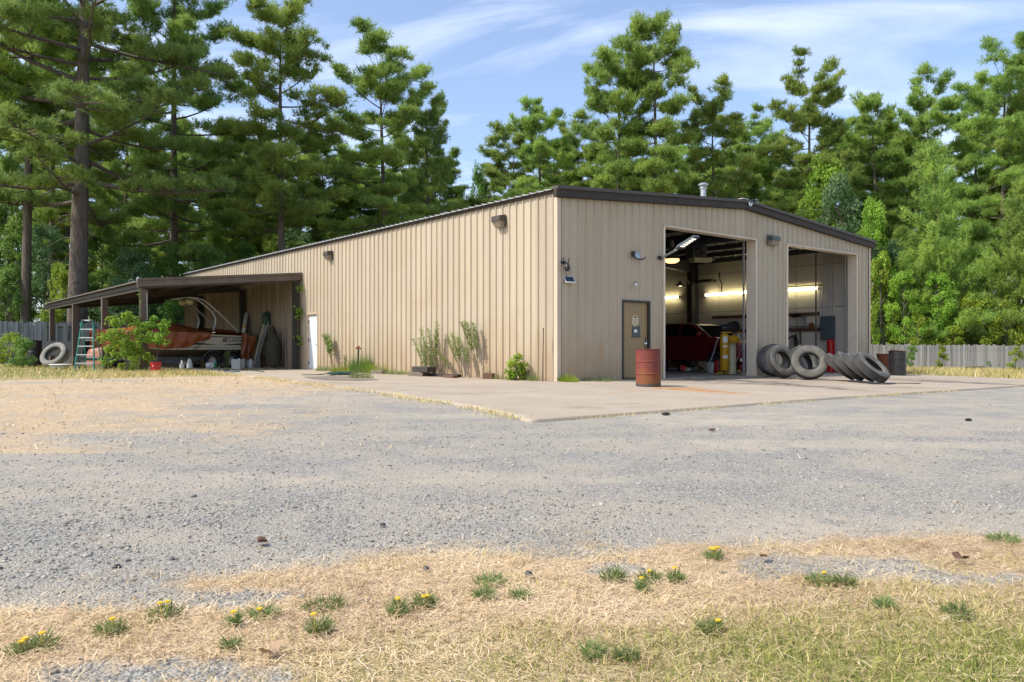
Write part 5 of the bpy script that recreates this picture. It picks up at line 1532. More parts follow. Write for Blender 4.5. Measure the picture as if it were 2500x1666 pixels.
for sd in (-1, 1):
    for x in wx:
        wz = Matrix.Rotation(R(90) * (-1 if sd < 0 else 1), 4, 'X')
        wo = bpy.data.objects.new('wheel', WM[0]); link(wo, tr); wo.location = (x, sd * 1.05, .345); wo.rotation_euler = (R(-90) if sd < 0 else R(90), 0, 0)
        link(bpy.data.objects.new('tread', WM[1]), wo)
        ro = link(bpy.data.objects.new('rim', rimm), wo); ro.rotation_euler = (R(180), 0, 0)
    rows = []
    for k in range(33):
        u = k / 32; xx = wx[0] - .48 + u * (wx[1] - wx[0] + .96)
        d_ = min(abs(xx - wx[0]), abs(xx - wx[1])); z = .36 + math.sqrt(max(0, .44 ** 2 - min(d_, .44) ** 2))
        z = max(z, .34)
        rows.append([(xx, sd * .93, z), (xx, sd * 1.18, z), (xx, sd * 1.2, z - .05)])
    MB().grid(rows).build('fender', M['trailer'], tr, smooth=True)
MB().bar((-6.4, 0, 0), (-6.4, 0, .7), .07, .07).build('jack_post', M['trailer'], tr)
# tarpaulin over the bow
tp_ = thing('tarpaulin', 'rust brown tarpaulin draped over the bow half of the boat', 'tarpaulin', (stern, BY + 1.15, 0))
def wr(a, b): return (fbm(np.array([a]), np.array([b]), .5, 55)[0] - .5)
rows = []
s_a = -bl(512, 820).x / Lb
for i in range(46):
    s = s_a + (1.05 - s_a) * i / 45
    hb = half(min(s, .985)) + .06; gz = 1.5 + .16 * s; row = []
    ridge = gz + .16 + .34 * max(0, min(1, (s - s_a) / .28)) - .62 * max(0, (s - .55) / .45)
    hem = 1.3 - .42 * min(1, max(0, (s - s_a) / .2)) + .03 * math.sin(s * 40)
    for j in range(-16, 17):
        k = abs(j) / 16; sg_ = -1 if j < 0 else 1
        if k < .62:
            u = k / .62; y = hb * u; z = ridge + (gz - ridge) * u ** 1.35
        else:
            u = (k - .62) / .38; y = hb + .05 * math.sin(u * 3.0) - .03 * u; z = gz + (hem - gz) * u
        w_ = wr(s * 9 + j * .02, j * .28) * .16 + .035 * math.sin(s * 70 + j * .5) * (k > .3)
        row.append((-s * Lb, sg_ * (y + w_ * (.3 + .7 * k)) if j else w_ * .2, z + w_ * .35 * (1 - k)))
    rows.append(row)
mb = MB(); mb.grid(rows); mb.build('cloth', M['tarp'], tp_, smooth=True)
tp2 = thing('tarpaulin', 'rust brown tarpaulin bunched over the stern of the boat', 'tarpaulin', (stern, BY + 1.15, 0))
rows = []
x1 = bl(588, 830).x
for i in range(20):
    u = i / 19
    xx = x1 + (0.42 - x1) * u
    row = []
    for j in range(-18, 19):
        k = abs(j) / 18; sg_ = -1 if j < 0 else 1
        hem = .42 + .2 * abs(u - .3) + .35 * max(0, u - .7)
        if k < .5: y = 1.2 * k / .5; z = 1.66 - .1 * (k / .5) ** 2 - .25 * u ** 2
        else:
            q_ = (k - .5) / .5; y = 1.22 - .14 * q_ * u * 2; z = 1.56 - .25 * u ** 2 + (hem - 1.56) * q_
        w_ = wr(u * 4 + 9, j * .22 + 4) * .26 + .04 * math.sin(u * 14 + k * 5)
        row.append((xx + w_ * .4 * u, sg_ * (y + w_ * .6 * (k > .4)) if j else 0, z + w_ * .2))
    rows.append(row)
last = rows[-1]
rows.append([(x + .05, y * .9, z - .1) for x, y, z in last]); rows.append([(x + .02, y * .8, max(.5, z - .45)) for x, y, z in last])
mb = MB(); mb.grid(rows); mb.build('cloth', M['tarp'], tp2, smooth=True)
t = thing('tarpaulin', 'strip of brown cover lying along the far gunwale inside the boat tower', 'tarpaulin', (stern, BY + 1.15, 0))
rows = []
for i in range(20):
    xx = x1 + (-s_a * Lb - x1) * i / 19
    rows.append([(xx, y, 1.5 + .2 * math.sin((y + 1) * 1.5) + .05 * wr(xx * 2, y * 3) + .1 * (i / 19)) for y in np.linspace(-.9, 1.1, 10)])
mb = MB(); mb.grid(rows); mb.build('cloth', M['tarp'], t, smooth=True)
t = thing('rope', 'dark tie-down ropes slanting over the boat side', 'rope', (stern, BY + 1.15, 0))
for (xa, ya, xb, yb) in ((505, 822, 468, 858), (508, 824, 474, 858), (445, 842, 428, 856)):
    a, b = bl(xa, ya, BY - .1), bl(xb, yb, BY - .12); MB().tube([a, (a + b) / 2 + Vector((0, -.03, -.03)), b], .011, 5).build('strand', M['black'], t)

# ------------------------------------------------------------------ things stood by the boat
def jug(px, py, label, s=1.0, kind='jug'):
    p = gnd(px, py)
    t = thing('plastic_jug' if kind == 'jug' else 'pump_sprayer', label, 'jug' if kind == 'jug' else 'sprayer', (p.x, p.y, zg(p.x, p.y) + .01), random.uniform(-.3, .3), 'jugs and sprayers by the boat')
    if kind == 'jug':
        MB().lathe([(0, 0), (.08, .005), (.09, .02), (.088, .2), (.07, .27), (.03, .33), (.025, .36)], 12).build('bottle', M['whitejug'], t, smooth=True)
        MB().lathe([(.03, .355), (.03, .385), (0, .387)], 10).build('cap', M['white'], t)
        MB().tube([(.03, 0, .33), (.1, 0, .31), (.11, 0, .24), (.085, 0, .19)], .014, 6).build('handle', M['whitejug'], t)
    else:
        MB().lathe([(0, 0), (.1, .005), (.115, .03), (.11, .24), (.085, .36), (.05, .42), (.05, .46)], 18).build('tank', M['whitejug'], t, smooth=True)
        MB().lathe([(.06, .45), (.06, .49), (.02, .5), (.02, .56), (.0, .56)], 14).build('pump', M['black'], t)
        MB().bar((-.08, 0, .57), (.08, 0, .57), .03, .025).build('handle', M['black'], t)
        MB().tube([(.05, -.03, .44), (.13, -.08, .4), (.12, -.12, .2), (.08, -.12, .05)], .01, 6).build('hose', M['black'], t)
    t.scale = (s, s, s)
    return t
jug(444, 904, 'white jug with pointed top at the left end of the boat-side clutter')
jug(463, 904, 'white pump sprayer with black top next to the leftmost jug', 1.0, 'sprayer')
jug(537, 899, 'milky jug standing right of the fallen white can')
jug(613, 900, 'pump sprayer standing between the white cube containers', .92, 'sprayer')
p = gnd(474, 896)
t = thing('red_crate', 'faded red and grey box behind the left sprayer', 'box', (p.x, p.y, 0), -TH)
MB().box((0, .1, .2), (.48, .3, .4)).build('box', M['red'], t, bevel=.01); MB().box((0.0, -.06, .2), (.2, .012, .3)).build('label_patch', M['gunmetal'], t)
def cube_can(px, py, label, w_, h_, m_, d_=.3, rz=0.0):
    p = gnd(px, py)
    t = thing('square_container', label, 'container', (p.x, p.y, zg(p.x, p.y) + .005), -TH + rz, 'square containers by the boat')
    MB().box((0, d_ / 2, h_ / 2), (w_, d_, h_)).build('body', m_, t, bevel=.03)
    MB().lathe([(.035, h_), (.035, h_ + .035), (0, h_ + .036)], 10, Matrix.Translation((w_ * .25, d_ * .5, -.005))).build('cap', M['white'], t)
    for z in (.33, .66): MB().box((0, -.002, h_ * z), (w_ * .86, .008, .014)).build('rib', m_, t)
cube_can(494, 898, 'tan square fuel can in front of the trailer wheel', .36, .34, M['tan_can'])
cube_can(575, 903, 'nearest white cube container, front of the group', .36, .42, M['oldwhite'], .3)
cube_can(589, 899.5, 'greyish cube container just behind the nearest white one', .3, .40, M['oldwhite'], .3, .1)
cube_can(606, 899, 'narrow pale container left of the right-hand sprayer', .2, .36, M['oldwhite'], .25)
cube_can(628, 898.5, 'white container at the right end of the group', .28, .37, M['whitejug'], .26)
cube_can(598, 896, 'small dull yellow can wedged between the white containers', .18, .37, M['yellow_rag'], .2)
p = gnd(517, 901)
t = thing('fallen_can', 'white can with a green end lying on its side by the blue hose', 'can', (p.x, p.y, .14), -TH + R(8))
mm_ = Euler((0, R(90), 0)).to_matrix().to_4x4()
MB().lathe([(0, -.22), (.12, -.22), (.135, -.2), (.135, .1), (.13, .12)], 18, mm_).build('can_body', M['white'], t, smooth=True)
MB().lathe([(.132, .1), (.14, .12), (.14, .2), (.12, .22), (0, .22)], 18, mm_).build('green_end', M['green_strap'], t, smooth=True)
MB().bar((-.1, -.137, -.08), (.02, -.137, .09), .02, .004, (0, 1, 0)).build('dark_band', M['black'], t)
# blue hose and blue sheet
t = thing('blue_hose', 'tangled blue hose lying on the concrete edge', 'hose', (0, 0, 0))
pts = []
for px, py in ((452, 906), (470, 902), (490, 903), (478, 906), (500, 907), (520, 905), (505, 903), (525, 907), (548, 908), (560, 907), (575, 909), (582, 910), (565, 911), (540, 910)):
    q = gnd(px, py); pts.append((q.x, q.y, zg(q.x, q.y) + .035))
sm = []
for i in range(len(pts) - 1):
    for u in (0, .33, .66): sm.append(Vector(pts[i]).lerp(Vector(pts[i + 1]), u) + Vector((random.uniform(-.06, .06), random.uniform(-.1, .1), 0)))
MB().tube(sm, .018, 6).build('hose', M['blue'], t, smooth=True)
sm2 = [v + Vector((.18 * math.sin(i * .9), .25 * math.cos(i * .7), .012)) for i, v in enumerate(sm[:28])]
MB().tube(sm2, .016, 6).build('hose_loop', M['blue'], t, smooth=True)
t = thing('blue_sheet', 'crumpled dark blue and pale plastic at the left end of the blue hose', 'plastic sheet', gnd(458, 905))
MB().grid([[(x, y, .03 + .06 * random.random()) for x in np.linspace(-.4, .5, 9)] for y in np.linspace(-.15, .2, 5)]).build('sheet', M['barrel_blue'], t)
A, Bq = gnd(590, 905), gnd(645, 911)
t = thing('thin_rod', 'thin grey rod lying on the concrete right of the blue hose', 'rod', A); MB().tube([(0, 0, .05), Bq - A + Vector((0, 0, .05))], .016, 6).build('rod', M['hose_green'], t)
# boards and cloth leaning on the wall inside the carport
def leaner(name, label, cat, px, pyb, pyt, w_, m_, lean=.35, Yoff=0, extra=None, dpx=0):
    """stands on the ground near the long wall and leans on it"""
    top = onX(px + dpx, pyt, -.12); y = top.y
    t = thing(name, label, cat, (-.12 - lean, y, 0.0), 0)
    MB().bar((0, 0, 0.01), (lean - .03, dpx * -.0, top.z), w_, .035, (1, 0, .2)).build('board', m_, t)
    if extra: extra(t, top.z, lean)
    return t
def slab_label(t, h, lean):
    MB().bar((lean * .70 - .045, 0, h * .72), (lean * .75 - .045, 0, h * .78), .3, .02, (1, 0, .2)).build('orange_tag', M['yellow'], t)
leaner('tall_board', 'tall grey board with yellow marks leaning behind the boat stern', 'board', 603, 885, 764, .42, M['galv'], .4, extra=slab_label)
for k, (px, pt, m_, lb) in enumerate(((640, 793, M['old_wood'], 'leftmost of the long strips leaning on the carport wall'), (646, 789, M['cream_tank'], 'second pale strip from the left leaning on the carport wall'), (651, 787, M['galv'], 'third strip leaning on the carport wall, grey metal'), (657, 785, M['aluminium'], 'bright aluminium strip at the right of the leaning strips'))):
    leaner('leaning_strip', lb, 'strip', px, 890, pt, .14, m_, .5 + .03 * k)
q = onX(668, 880, -.4)
t = thing('camouflage_cover', 'dark mottled camouflage cover hung over a post by the carport wall', 'cover', (-.4, q.y, 0))
rows = []
for z, r_ in ((.12, .26), (.4, .33), (.8, .40), (1.1, .36), (1.5, .22), (1.75, .10), (1.85, .03)):
    rows.append([((r_ * .8 + .12 * wr(a * 2, z * 3)) * math.cos(a), (r_ * 1.1 + .2 * wr(a * 2 + 5, z * 3)) * math.sin(a) + .12 * (z - 1), z) for a in np.linspace(0, 2 * math.pi, 17)])
MB().grid(rows).build('cover', M['camo'], t, smooth=True)
MB().lathe([(.11, 0), (.11, .45)], 12).build('post_stub', M['rust'], t)
q = onX(649, 775, -.2)
t = thing('green_bag', 'dark green bag hung high on the carport wall', 'bag', (-.16, q.y, q.z)); MB().lathe([(0, -.35), (.18, -.3), (.22, -.1), (.17, .15), (.07, .25), (0, .26)], 12).build('bag', M['hose_green'], t, smooth=True)
p = gnd(640, 899)
t = thing('rusty_pipe', 'short rusty pipe standing by the white containers', 'pipe', (p.x + .2, p.y + .3, 0)); MB().tube([(0, 0, 0), (.02, .02, .55)], .06, 10).build('pipe', M['rust'], t)
q = at(172, 830, 43); 
t = thing('old_trailer_box', 'grey sided cart standing far back under the carport', 'cart', (q.x, q.y, 0), -TH)
mb = MB(); mb.add([(-.9, -.5, .5), (.9, -.5, .5), (.9, .5, .5), (-.9, .5, .5), (-1.1, -.6, 1.25), (1.1, -.6, 1.25), (1.1, .6, 1.25), (-1.1, .6, 1.25)], [(3, 2, 1, 0), (0, 1, 5, 4), (1, 2, 6, 5), (2, 3, 7, 6), (3, 0, 4, 7)]); mb.build('box', M['gunmetal'], t)
for x in (-.5, .5): MB().bar((x, -.3, 0), (x, -.3, .5), .08, .08).build('leg', M['steel_dark'], t)
q = at(258, 850, 38.5)
t = thing('orange_cover', 'faded orange cover over a low load left of the shrub', 'cover', (q.x, q.y, 0), -TH)
rows = [[(x, y, max(0.05, 1.0 - .25 * (abs(x) / .7) ** 4 - .9 * max(0, (abs(y) - .35) / .3) + .08 * wr(x * 4, y * 4))) for y in np.linspace(-.65, .65, 12)] for x in np.linspace(-.7, .7, 14)]
MB().grid(rows).build('cloth', M['tarp'], t, smooth=True)

# ------------------------------------------------------------------ inside the workshop
def fl(x, y=0): return zg(x, 0) + .02
def tubes(y0, y1, z, label):
    t = thing('fluorescent_light', label, 'strip light', (16.2, y0, z), 0, 'lit strip lights on the far wall')
    MB().bbox(-.02, .05, 0, y1 - y0, .0, .09).build('housing', M['white'], t)
    for dz in (-.03, .04): MB().tube([(-.06, .03, .04 + dz), (-.06, y1 - y0 - .03, .04 + dz)], .022, 8).build('tube', M['tube_on'], t)
    for yy in (0.0, y1 - y0): MB().bbox(-.09, -.02, yy - .012, yy + .012, -.03, .12).build('end_cap', M['white'], t)
tubes(1.95, 4.4, 3.28, 'lit yellowish strip light on the wall of the right bay')
tubes(5.1, 7.55, 3.30, 'lit yellowish strip light right of the dark column, seen through the left bay')
tubes(9.1, 11.5, 3.28, 'lit strip light furthest back, left of the dark column')
# hanging high-bay lamp
def bay(px, py, Z, s, label, m_):
    p = at(px, py, Z)
    t = thing('bay_lamp', label, 'hanging lamp', p, 0, 'hanging workshop lamps')
    MB().lathe([(.08, .45), (.1, .28), (.36, .0), (.38, -.02), (.36, -.02), (.08, .26)], 24).build('shade', M['steel_dark'], t, smooth=True)
    MB().lathe([(.35, -.015), (.33, -.09), (.2, -.15), (0, -.16)], 24).build('diffuser', m_, t, smooth=True)
    MB().lathe([(.09, .4), (.12, .46), (.12, .62), (.05, .66)], 16).build('ballast', M['gunmetal'], t, smooth=True)
    MB().tube([(0, 0, .6), (0, 0, 5.1 - p.z)], .012, 6).build('cord', M['black'], t)
    t.scale = (s, s, 1)
bay(1640, 632, 27.5, .75, 'hanging bay lamp with a warm glowing bowl in the left bay', M['bay_on'])
p = at(1661, 697, 36)
t = thing('gooseneck_lamp', 'small gooseneck lamp on the dark column', 'lamp', p)
MB().lathe([(.05, .2), (.08, .12), (.22, -.02), (.2, -.03), (.0, .05)], 16).build('shade', M['steel_dark'], t, smooth=True)
MB().lathe([(0, -.06), (.07, -.04), (.09, .03), (.04, .1)], 12).build('bulb', M['bulb_on'], t, smooth=True)
g_ = [Vector((0, 0, .2)) + RV * a + UV * b for a, b in ((0, 0), (.12, .08), (.28, .06), (.38, -.04), (.40, -.14))]
MB().tube(g_, .022, 8).build('gooseneck', M['galv'], t, smooth=True)
# hanging heater with fan
p = at(1709, 612, 30)
t = thing('unit_heater', 'hanging heater box with a round fan under the left bay ceiling', 'heater', p, -R(20))
MB().box((0, .25, .05), (.62, .5, .62)).build('case', M['gunmetal'], t, bevel=.02)
MB().lathe([(.27, 0), (.3, -.05), (.27, -.06), (.24, .0)], 24, Matrix.Translation((0, -.01, .06)) @ Euler((R(90), 0, 0)).to_matrix().to_4x4()).build('fan_ring', M['steel_dark'], t, smooth=True)
for k in range(5):
    a = k * 2 * math.pi / 5
    MB().bar((.03 * math.cos(a), -.03, .06 + .03 * math.sin(a)), (.23 * math.cos(a), -.035, .06 + .23 * math.sin(a)), .11, .01, (0.2, 1, .3)).build('fan_blade', M['black'], t)
MB().lathe([(.05, 0), (.05, .08), (0, .085)], 12, Matrix.Translation((0, -.02, .06)) @ Euler((R(90), 0, 0)).to_matrix().to_4x4()).build('hub', M['steel_dark'], t)
MB().box((.05, .05, -.36), (.75, .4, .16)).build('burner_tray', M['cream_tank'], t, bevel=.01)
MB().tube([(.3, 0, -.36), (.55, -.1, -.34), (.62, -.05, -.2)], .03, 6).build('pipe', M['galv'], t)
for x in (-.25, .25): MB().bar((x, .25, .36), (x, .25, 5.0 - p.z), .02, .02).build('hanger', M['steel_dark'], t)

# red pick-up parked nose out
TX0, TY0 = 12.05, 2.9      # near side and nose
tk = thing('pickup_truck', 'dark red truck parked nose-out inside the left bay', 'truck', (TX0, TY0, fl(TX0)))
TWd = 1.95; TL = 5.6
prof = [(y, z if z < .6 else .6 + (z - .6) * 1.3) for y, z in [(0.12, .42), (.02, .62), (.0, .98), (.12, 1.10), (1.35, 1.20), (5.45, 1.22), (TL, 1.1), (TL, .5), (5.0, .42), (4.85, .42), (4.72, .72), (4.5, .86), (4.2, .88), (3.92, .78), (3.75, .42), (1.62, .42), (1.5, .72), (1.28, .88), (.98, .9), (.72, .8), (.55, .42)]]
mb = MB(); mm_ = Matrix(((0, 1, 0, 0), (1, 0, 0, 0), (0, 0, 1, 0), (0, 0, 0, 1)))
mb.prism(prof, 0.0, TWd, mm_)
body = mb.build('body', M['car_red'], tk, bevel=.05, smooth=True)
def cab_pt(y, z, side):
    inset = .02 + .24 * max(0, (z - 1.36) / .6)
    return (inset if side == 0 else TWd - inset, y, z)
cabp = [(1.30, 1.36), (2.12, 1.86), (2.4, 1.94), (3.6, 1.97), (4.6, 1.93), (5.2, 1.70), (5.42, 1.38)]
mb = MB()
n = len(cabp)
vs = [cab_pt(y, z, 0) for y, z in cabp] + [cab_pt(y, z, 1) for y, z in cabp]
mb.add(vs, [tuple(range(n))[::-1], tuple(range(n, 2 * n))] + [(i, i + 1, i + 1 + n, i + n) for i in range(n - 1)])
cab = mb.build('cab', M['car_red'], tk, smooth=True, bevel=.03)
def glass(poly, nm, side=0, off=.006):
    m_ = MB(); m_.add([Vector(cab_pt(y, z, side)) + Vector((-off if side == 0 else off, 0, 0)) for y, z in poly], [tuple(range(len(poly)))]); m_.build(nm, M['car_glass'], cab)
for sd in (0, 1):
    glass([(1.66, 1.42), (2.22, 1.78), (2.45, 1.87), (2.85, 1.89), (2.85, 1.42)], 'front_side_window', sd)
    glass([(2.95, 1.42), (2.95, 1.89), (3.85, 1.90), (3.95, 1.42)], 'rear_side_window', sd)
    glass([(4.05, 1.42), (3.97, 1.89), (4.55, 1.86), (5.0, 1.68), (5.12, 1.44)], 'quarter_window', sd)
mb = MB(); w0, w1 = Vector(cab_pt(1.34, 1.385, 0)), Vector(cab_pt(2.1, 1.848, 0)); w2, w3 = Vector(cab_pt(2.1, 1.848, 1)), Vector(cab_pt(1.34, 1.385, 1))
nn_ = (w1 - w0).cross(w3 - w0).normalized(); nn_ = nn_ if nn_.y < 0 else -nn_
mb.add([w0 + nn_ * .03 + Vector((.06, 0, 0)), w3 + nn_ * .03 - Vector((.06, 0, 0)), w2 + nn_ * .03 - Vector((.05, 0, 0)), w1 + nn_ * .03 + Vector((.05, 0, 0))], [(0, 1, 2, 3)]); mb.build('windscreen', M['car_glass'], cab)
for sd in (0, 1):
    pth = [Vector(cab_pt(y, z, sd)) + Vector((0, -.01, .012)) for y, z in cabp[:5]]
    MB().tube(pth, .018, 6).build('roof_trim', M['cream_tank'], cab, smooth=True)
    xm = -.14 if sd == 0 else TWd + .14
    MB().lathe([(0, -.13), (.09, -.1), (.11, 0), (.09, .1), (0, .13)], 12, Matrix.Translation((xm, 1.78, 1.5)) @ Matrix.Diagonal((1, .7, .85, 1)) @ Euler((0, R(90), 0)).to_matrix().to_4x4()).build('side_mirror', M['car_red'], tk, smooth=True)
    MB().lathe([(.09, 0), (.085, -.015), (.0, -.016)], 14, Matrix.Translation((.3 if sd == 0 else TWd - .3, -.008, .86)) @ Euler((R(-90), 0, 0)).to_matrix().to_4x4()).build('headlight', M['chrome'], tk)
MB().bbox(.5, TWd - .5, -.03, .005, .62, .98).build('grille', M['black'], tk)
for z in (.68, .77, .86, .94): MB().bbox(.48, TWd - .48, -.045, -.03, z, z + .03).build('grille_bar', M['chrome'], tk)
MB().bbox(.05, TWd - .05, -.09, .05, .40, .56).build('bumper', M['chrome'], tk, bevel=.03)
WT = tyre_meshes(.40, .23, .26, 4, M['rubber_dark'], M['rubber_dark'])
rb = MB(); rb.lathe([(.235, .1), (.22, .12), (.17, .06), (.08, .09), (0, .1)], 20); rbm = rb.mesh('rim', M['gunmetal'], True)
for yy in (1.08, 4.32):
    for sd in (0, 1):
        wo = link(bpy.data.objects.new('wheel', WT[0]), tk); wo.location = (.1 if sd == 0 else TWd - .1, yy, .40); wo.rotation_euler = (0, R(-90) if sd == 0 else R(90), 0)
        link(bpy.data.objects.new('tread', WT[1]), wo); link(bpy.data.objects.new('rim', rbm), wo)

# yellow compressor and the clutter in front of the truck
def fpos(px, py):
    z = -.05
    for _ in range(6):
        q = at(px, py, (CAM.z - z) * FPX / (py - HOR)); z = fl(q.x)
    return Vector((q.x, q.y, z))
p = fpos(1769, 915)
t = thing('air_compressor', 'tall yellow air compressor just inside the left bay', 'compressor', p, -TH)
MB().lathe([(.0, .12), (.11, .14), (.155, .22), (.155, 1.33), (.12, 1.42), (0, 1.46)], 24).build('tank', M['yellow'], t, smooth=True)
for a in (.5, 2.6, 4.7): MB().bar((.16 * math.cos(a), .16 * math.sin(a), 0), (.16 * math.cos(a), .16 * math.sin(a), .25), .05, .02).build('leg', M['yellow'], t)
MB().box((.2, .05, 1.47), (.66, .30, .04)).build('deck_plate', M['yellow'], t)
MB().lathe([(.14, 0), (.14, .3), (.1, .33), (0, .33)], 18, Matrix.Translation((-.12, 0, 1.62)) @ Euler((0, R(90), 0)).to_matrix().to_4x4()).build('motor', M['black'], t, smooth=True)
MB().box((.28, .08, 1.66), (.24, .26, .34)).build('pump', M['steel_dark'], t, bevel=.02)
MB().lathe([(.19, 0), (.21, .03), (.19, .06), (.17, .06), (.17, .0)], 24, Matrix.Translation((.30, -.12, 1.66)) @ Euler((R(90), 0, 0)).to_matrix().to_4x4()).build('belt_guard', M['black'], t, smooth=True)
for k in range(3):
    MB().box((-.02, -.158, [.62, .98, 1.22][k]), (.16, .008, [.12, .05, .2][k])).build('sticker', M['white'], t)
MB().lathe([(0, .95), (.16, .97), (.2, 1.05), (.2, 1.12), (.12, 1.22), (0, 1.24)], 20, Matrix.Translation((.3, -.1, .14))).build('air_filter_dome', M['yellow'], t, smooth=True)
p = fpos(1788, 915)
t = thing('cream_tank', 'tall narrow cream cylinder standing in front of the compressor', 'tank', p, -TH)
MB().lathe([(.13, 0), (.13, 1.10), (.12, 1.14), (.15, 1.15), (.15, 1.20), (0, 1.2)], 20).build('cylinder', M['cream_tank'], t, smooth=True)
MB().box((0, 0, .0), (.3, .3, .05)).build('foot', M['rust'], t)
p = fpos(1805, 912)
t = thing('tool_tray', 'narrow shelf stand holding bottles behind the pier', 'stand', p, -TH)
MB().box((-.1, .1, 1.2), (.7, .3, .03)).build('shelf', M['galv'], t)
for x, y in ((-.4, 0), (.2, 0), (-.4, .22), (.2, .22)): MB().bar((x, y, 0), (x, y, 1.2), .025, .025).build('leg', M['galv'], t)
MB().bar((-.25, -.05, .1), (.15, -.05, 1.15), .02, .02).build('diagonal_rod', M['galv'], t)
q = t.location
t2 = thing('spray_bottle', 'blue and white spray bottle on the shelf stand', 'bottle', (q.x + .02, q.y + .05, q.z + 1.215))
MB().lathe([(0, 0), (.045, .005), (.045, .12), (.035, .15)], 12).build('liquid_half', M['cyan'], t2, smooth=True); MB().lathe([(.035, .15), (.02, .19), (.02, .24), (0, .25)], 12).build('neck', M['white'], t2, smooth=True)
for k, (dx, m_, lb) in enumerate(((-.25, M['blue'], 'small blue can on the shelf stand'), (-.36, M['white'], 'small white pot on the shelf stand'))):
    v = q + RV * dx + FV * .05; t2 = thing('small_can', lb, 'can', (v.x, v.y, q.z + 1.215)); MB().lathe([(.06, 0), (.06, .14), (.045, .17), (0, .17)], 12).build('can', m_, t2, smooth=True)
def bucket2(px, py, r_, h_, m_, label, name='bucket', cat='bucket', lid=None):
    p = fpos(px, py); t = thing(name, label, cat, p, -TH, 'pails and cans in the left bay')
    MB().lathe([(r_ * .86, 0), (r_, h_ * .95), (r_ * 1.06, h_ * .95), (r_ * 1.06, h_), (r_ * .96, h_), (r_ * .82, .02), (0, .02)], 20).build('pail', m_, t, smooth=True)
    MB().lathe([(r_ * 1.0, h_ * .82), (r_ * 1.04, h_ * .83), (r_ * 1.04, h_ * .86), (r_ * 1.0, h_ * .87)], 20).build('band', m_, t, smooth=True)
    if lid: MB().lathe([(r_ * 1.07, h_), (r_ * .9, h_ + .05), (r_ * .35, h_ + .12), (0, h_ + .12)], 18).build('lid', lid, t, smooth=True)
    return t
bucket2(1733, 910, .155, .39, M['oldwhite'], 'white pail with a red foot between truck and compressor')
bucket2(1749, 911, .09, .36, M['red'], 'red jug beside the white pail', 'red_jug', 'jug', M['red'])
bucket2(1767, 914, .15, .38, M['jar'], 'murky glass jar with a silver lid before the compressor', 'glass_jar', 'jar', M['aluminium'])
for px, py, lb in ((1761, 914.5, 'crumpled yellow rag on the floor under the compressor'), (1802, 909, 'yellow rag right of the cream cylinder')):
    p = fpos(px, py); t = thing('yellow_rag', lb, 'rag', p); MB().grid([[(x, y, .02 + .09 * max(0, 1 - (x * x + y * y) / .03) * random.uniform(.5, 1.2)) for x in np.linspace(-.16, .16, 8)] for y in np.linspace(-.14, .14, 8)]).build('rag', M['yellow_rag'], t)
p = fpos(1812, 908)
t = thing('floor_jack', 'red floor jack at the right edge of the left bay', 'jack', p, -TH)
MB().box((0, .3, .2), (.3, .7, .26)).build('frame', M['redpaint'], t, bevel=.04); MB().lathe([(.13, 0), (.13, .3), (0, .34)], 16, Matrix.Translation((.0, .1, .35))).build('ram', M['redpaint'], t, smooth=True); MB().bar((0, .5, .35), (.05, .7, .95), .04, .04).build('handle', M['steel_dark'], t)
# air hose hanging from the compressor to the pail
t = thing('air_hose', 'grey air hose looping from the compressor down to the white pail', 'hose', (0, 0, 0))
MB().tube([at(a, b, 27.4) for a, b in ((1757, 827), (1752, 828), (1748, 840), (1742, 862), (1736, 878), (1728, 890), (1724, 902))], .016, 7).build('hose', M['hose_grey'], t, smooth=True)
# gas bottle with green canvas, box, odds on the floor
p = fpos(1660, 904)
t = thing('gas_bottle', 'dark gas bottle with brass valve beside the truck door', 'gas bottle', p, -TH)
MB().lathe([(.12, 0), (.12, 1.0), (.08, 1.1), (.035, 1.14), (.035, 1.2)], 18).build('bottle', M['barrel_blue'], t, smooth=True)
MB().tube([(-.12, 0, 1.24), (.12, 0, 1.24)], .025, 8).build('valve', M['tan_can'], t); MB().lathe([(.06, 0), (.06, .04), (0, .04)], 14, Matrix.Translation((.16, -.05, 1.3)) @ Euler((R(90), 0, 0)).to_matrix().to_4x4()).build('gauge', M['chrome'], t); MB().lathe([(.06, 0), (.06, .04), (0, .04)], 14, Matrix.Translation((.05, -.05, 1.34)) @ Euler((R(90), 0, 0)).to_matrix().to_4x4()).build('gauge', M['tan_can'], t)
t = thing('green_hose_bundle', 'thick bundle of green hose draped from the gas bottle to the floor', 'hose', p + FV * -.15, -TH)
pth = [(.02, 0, 1.12), (.1, -.05, 1.05), (.16, -.06, .85), (.28, -.06, .62), (.33, -.06, .42), (.4, -.06, .32), (.44, -.06, .15), (.40, -.06, .03)]
MB().tube(pth, [.05, .07, .075, .07, .08, .07, .075, .05], 8).build('bundle', M['green_strap'], t, smooth=True)
for i in (2, 3, 4): MB().tube([Vector(pth[i]) + Vector((-.08, -.04, .0)), Vector(pth[i]) + Vector((.09, -.06, .02))], .02, 6).build('clip', M['steel_dark'], t)
p = fpos(1648, 899)
t = thing('jack_stand', 'grey post stand with a yellow collar left of the gas bottle', 'stand', p, -TH)
MB().lathe([(.16, 0), (.16, .03), (.08, .05), (.08, .75), (0, .76)], 16).build('post', M['gunmetal'], t, smooth=True); MB().lathe([(.085, .7), (.085, .95), (0, .96)], 16).build('collar', M['cream_tank'], t, smooth=True)
p = fpos(1643, 903)
t = thing('cardboard_box', 'cardboard box on the floor at the left edge of the left bay', 'box', p, -TH + R(5))
MB().box((0, .15, .2), (.42, .32, .28)).build('carton', M['cardboard'], t); MB().box((.0, -.05, .06), (.5, .3, .06)).build('tray', M['white'], t)
p = fpos(1626, 903); t = thing('black_box', 'black case left of the cardboard box', 'case', p, -TH); MB().box((0, .1, .2), (.2, .25, .4)).build('case', M['black'], t, bevel=.01)
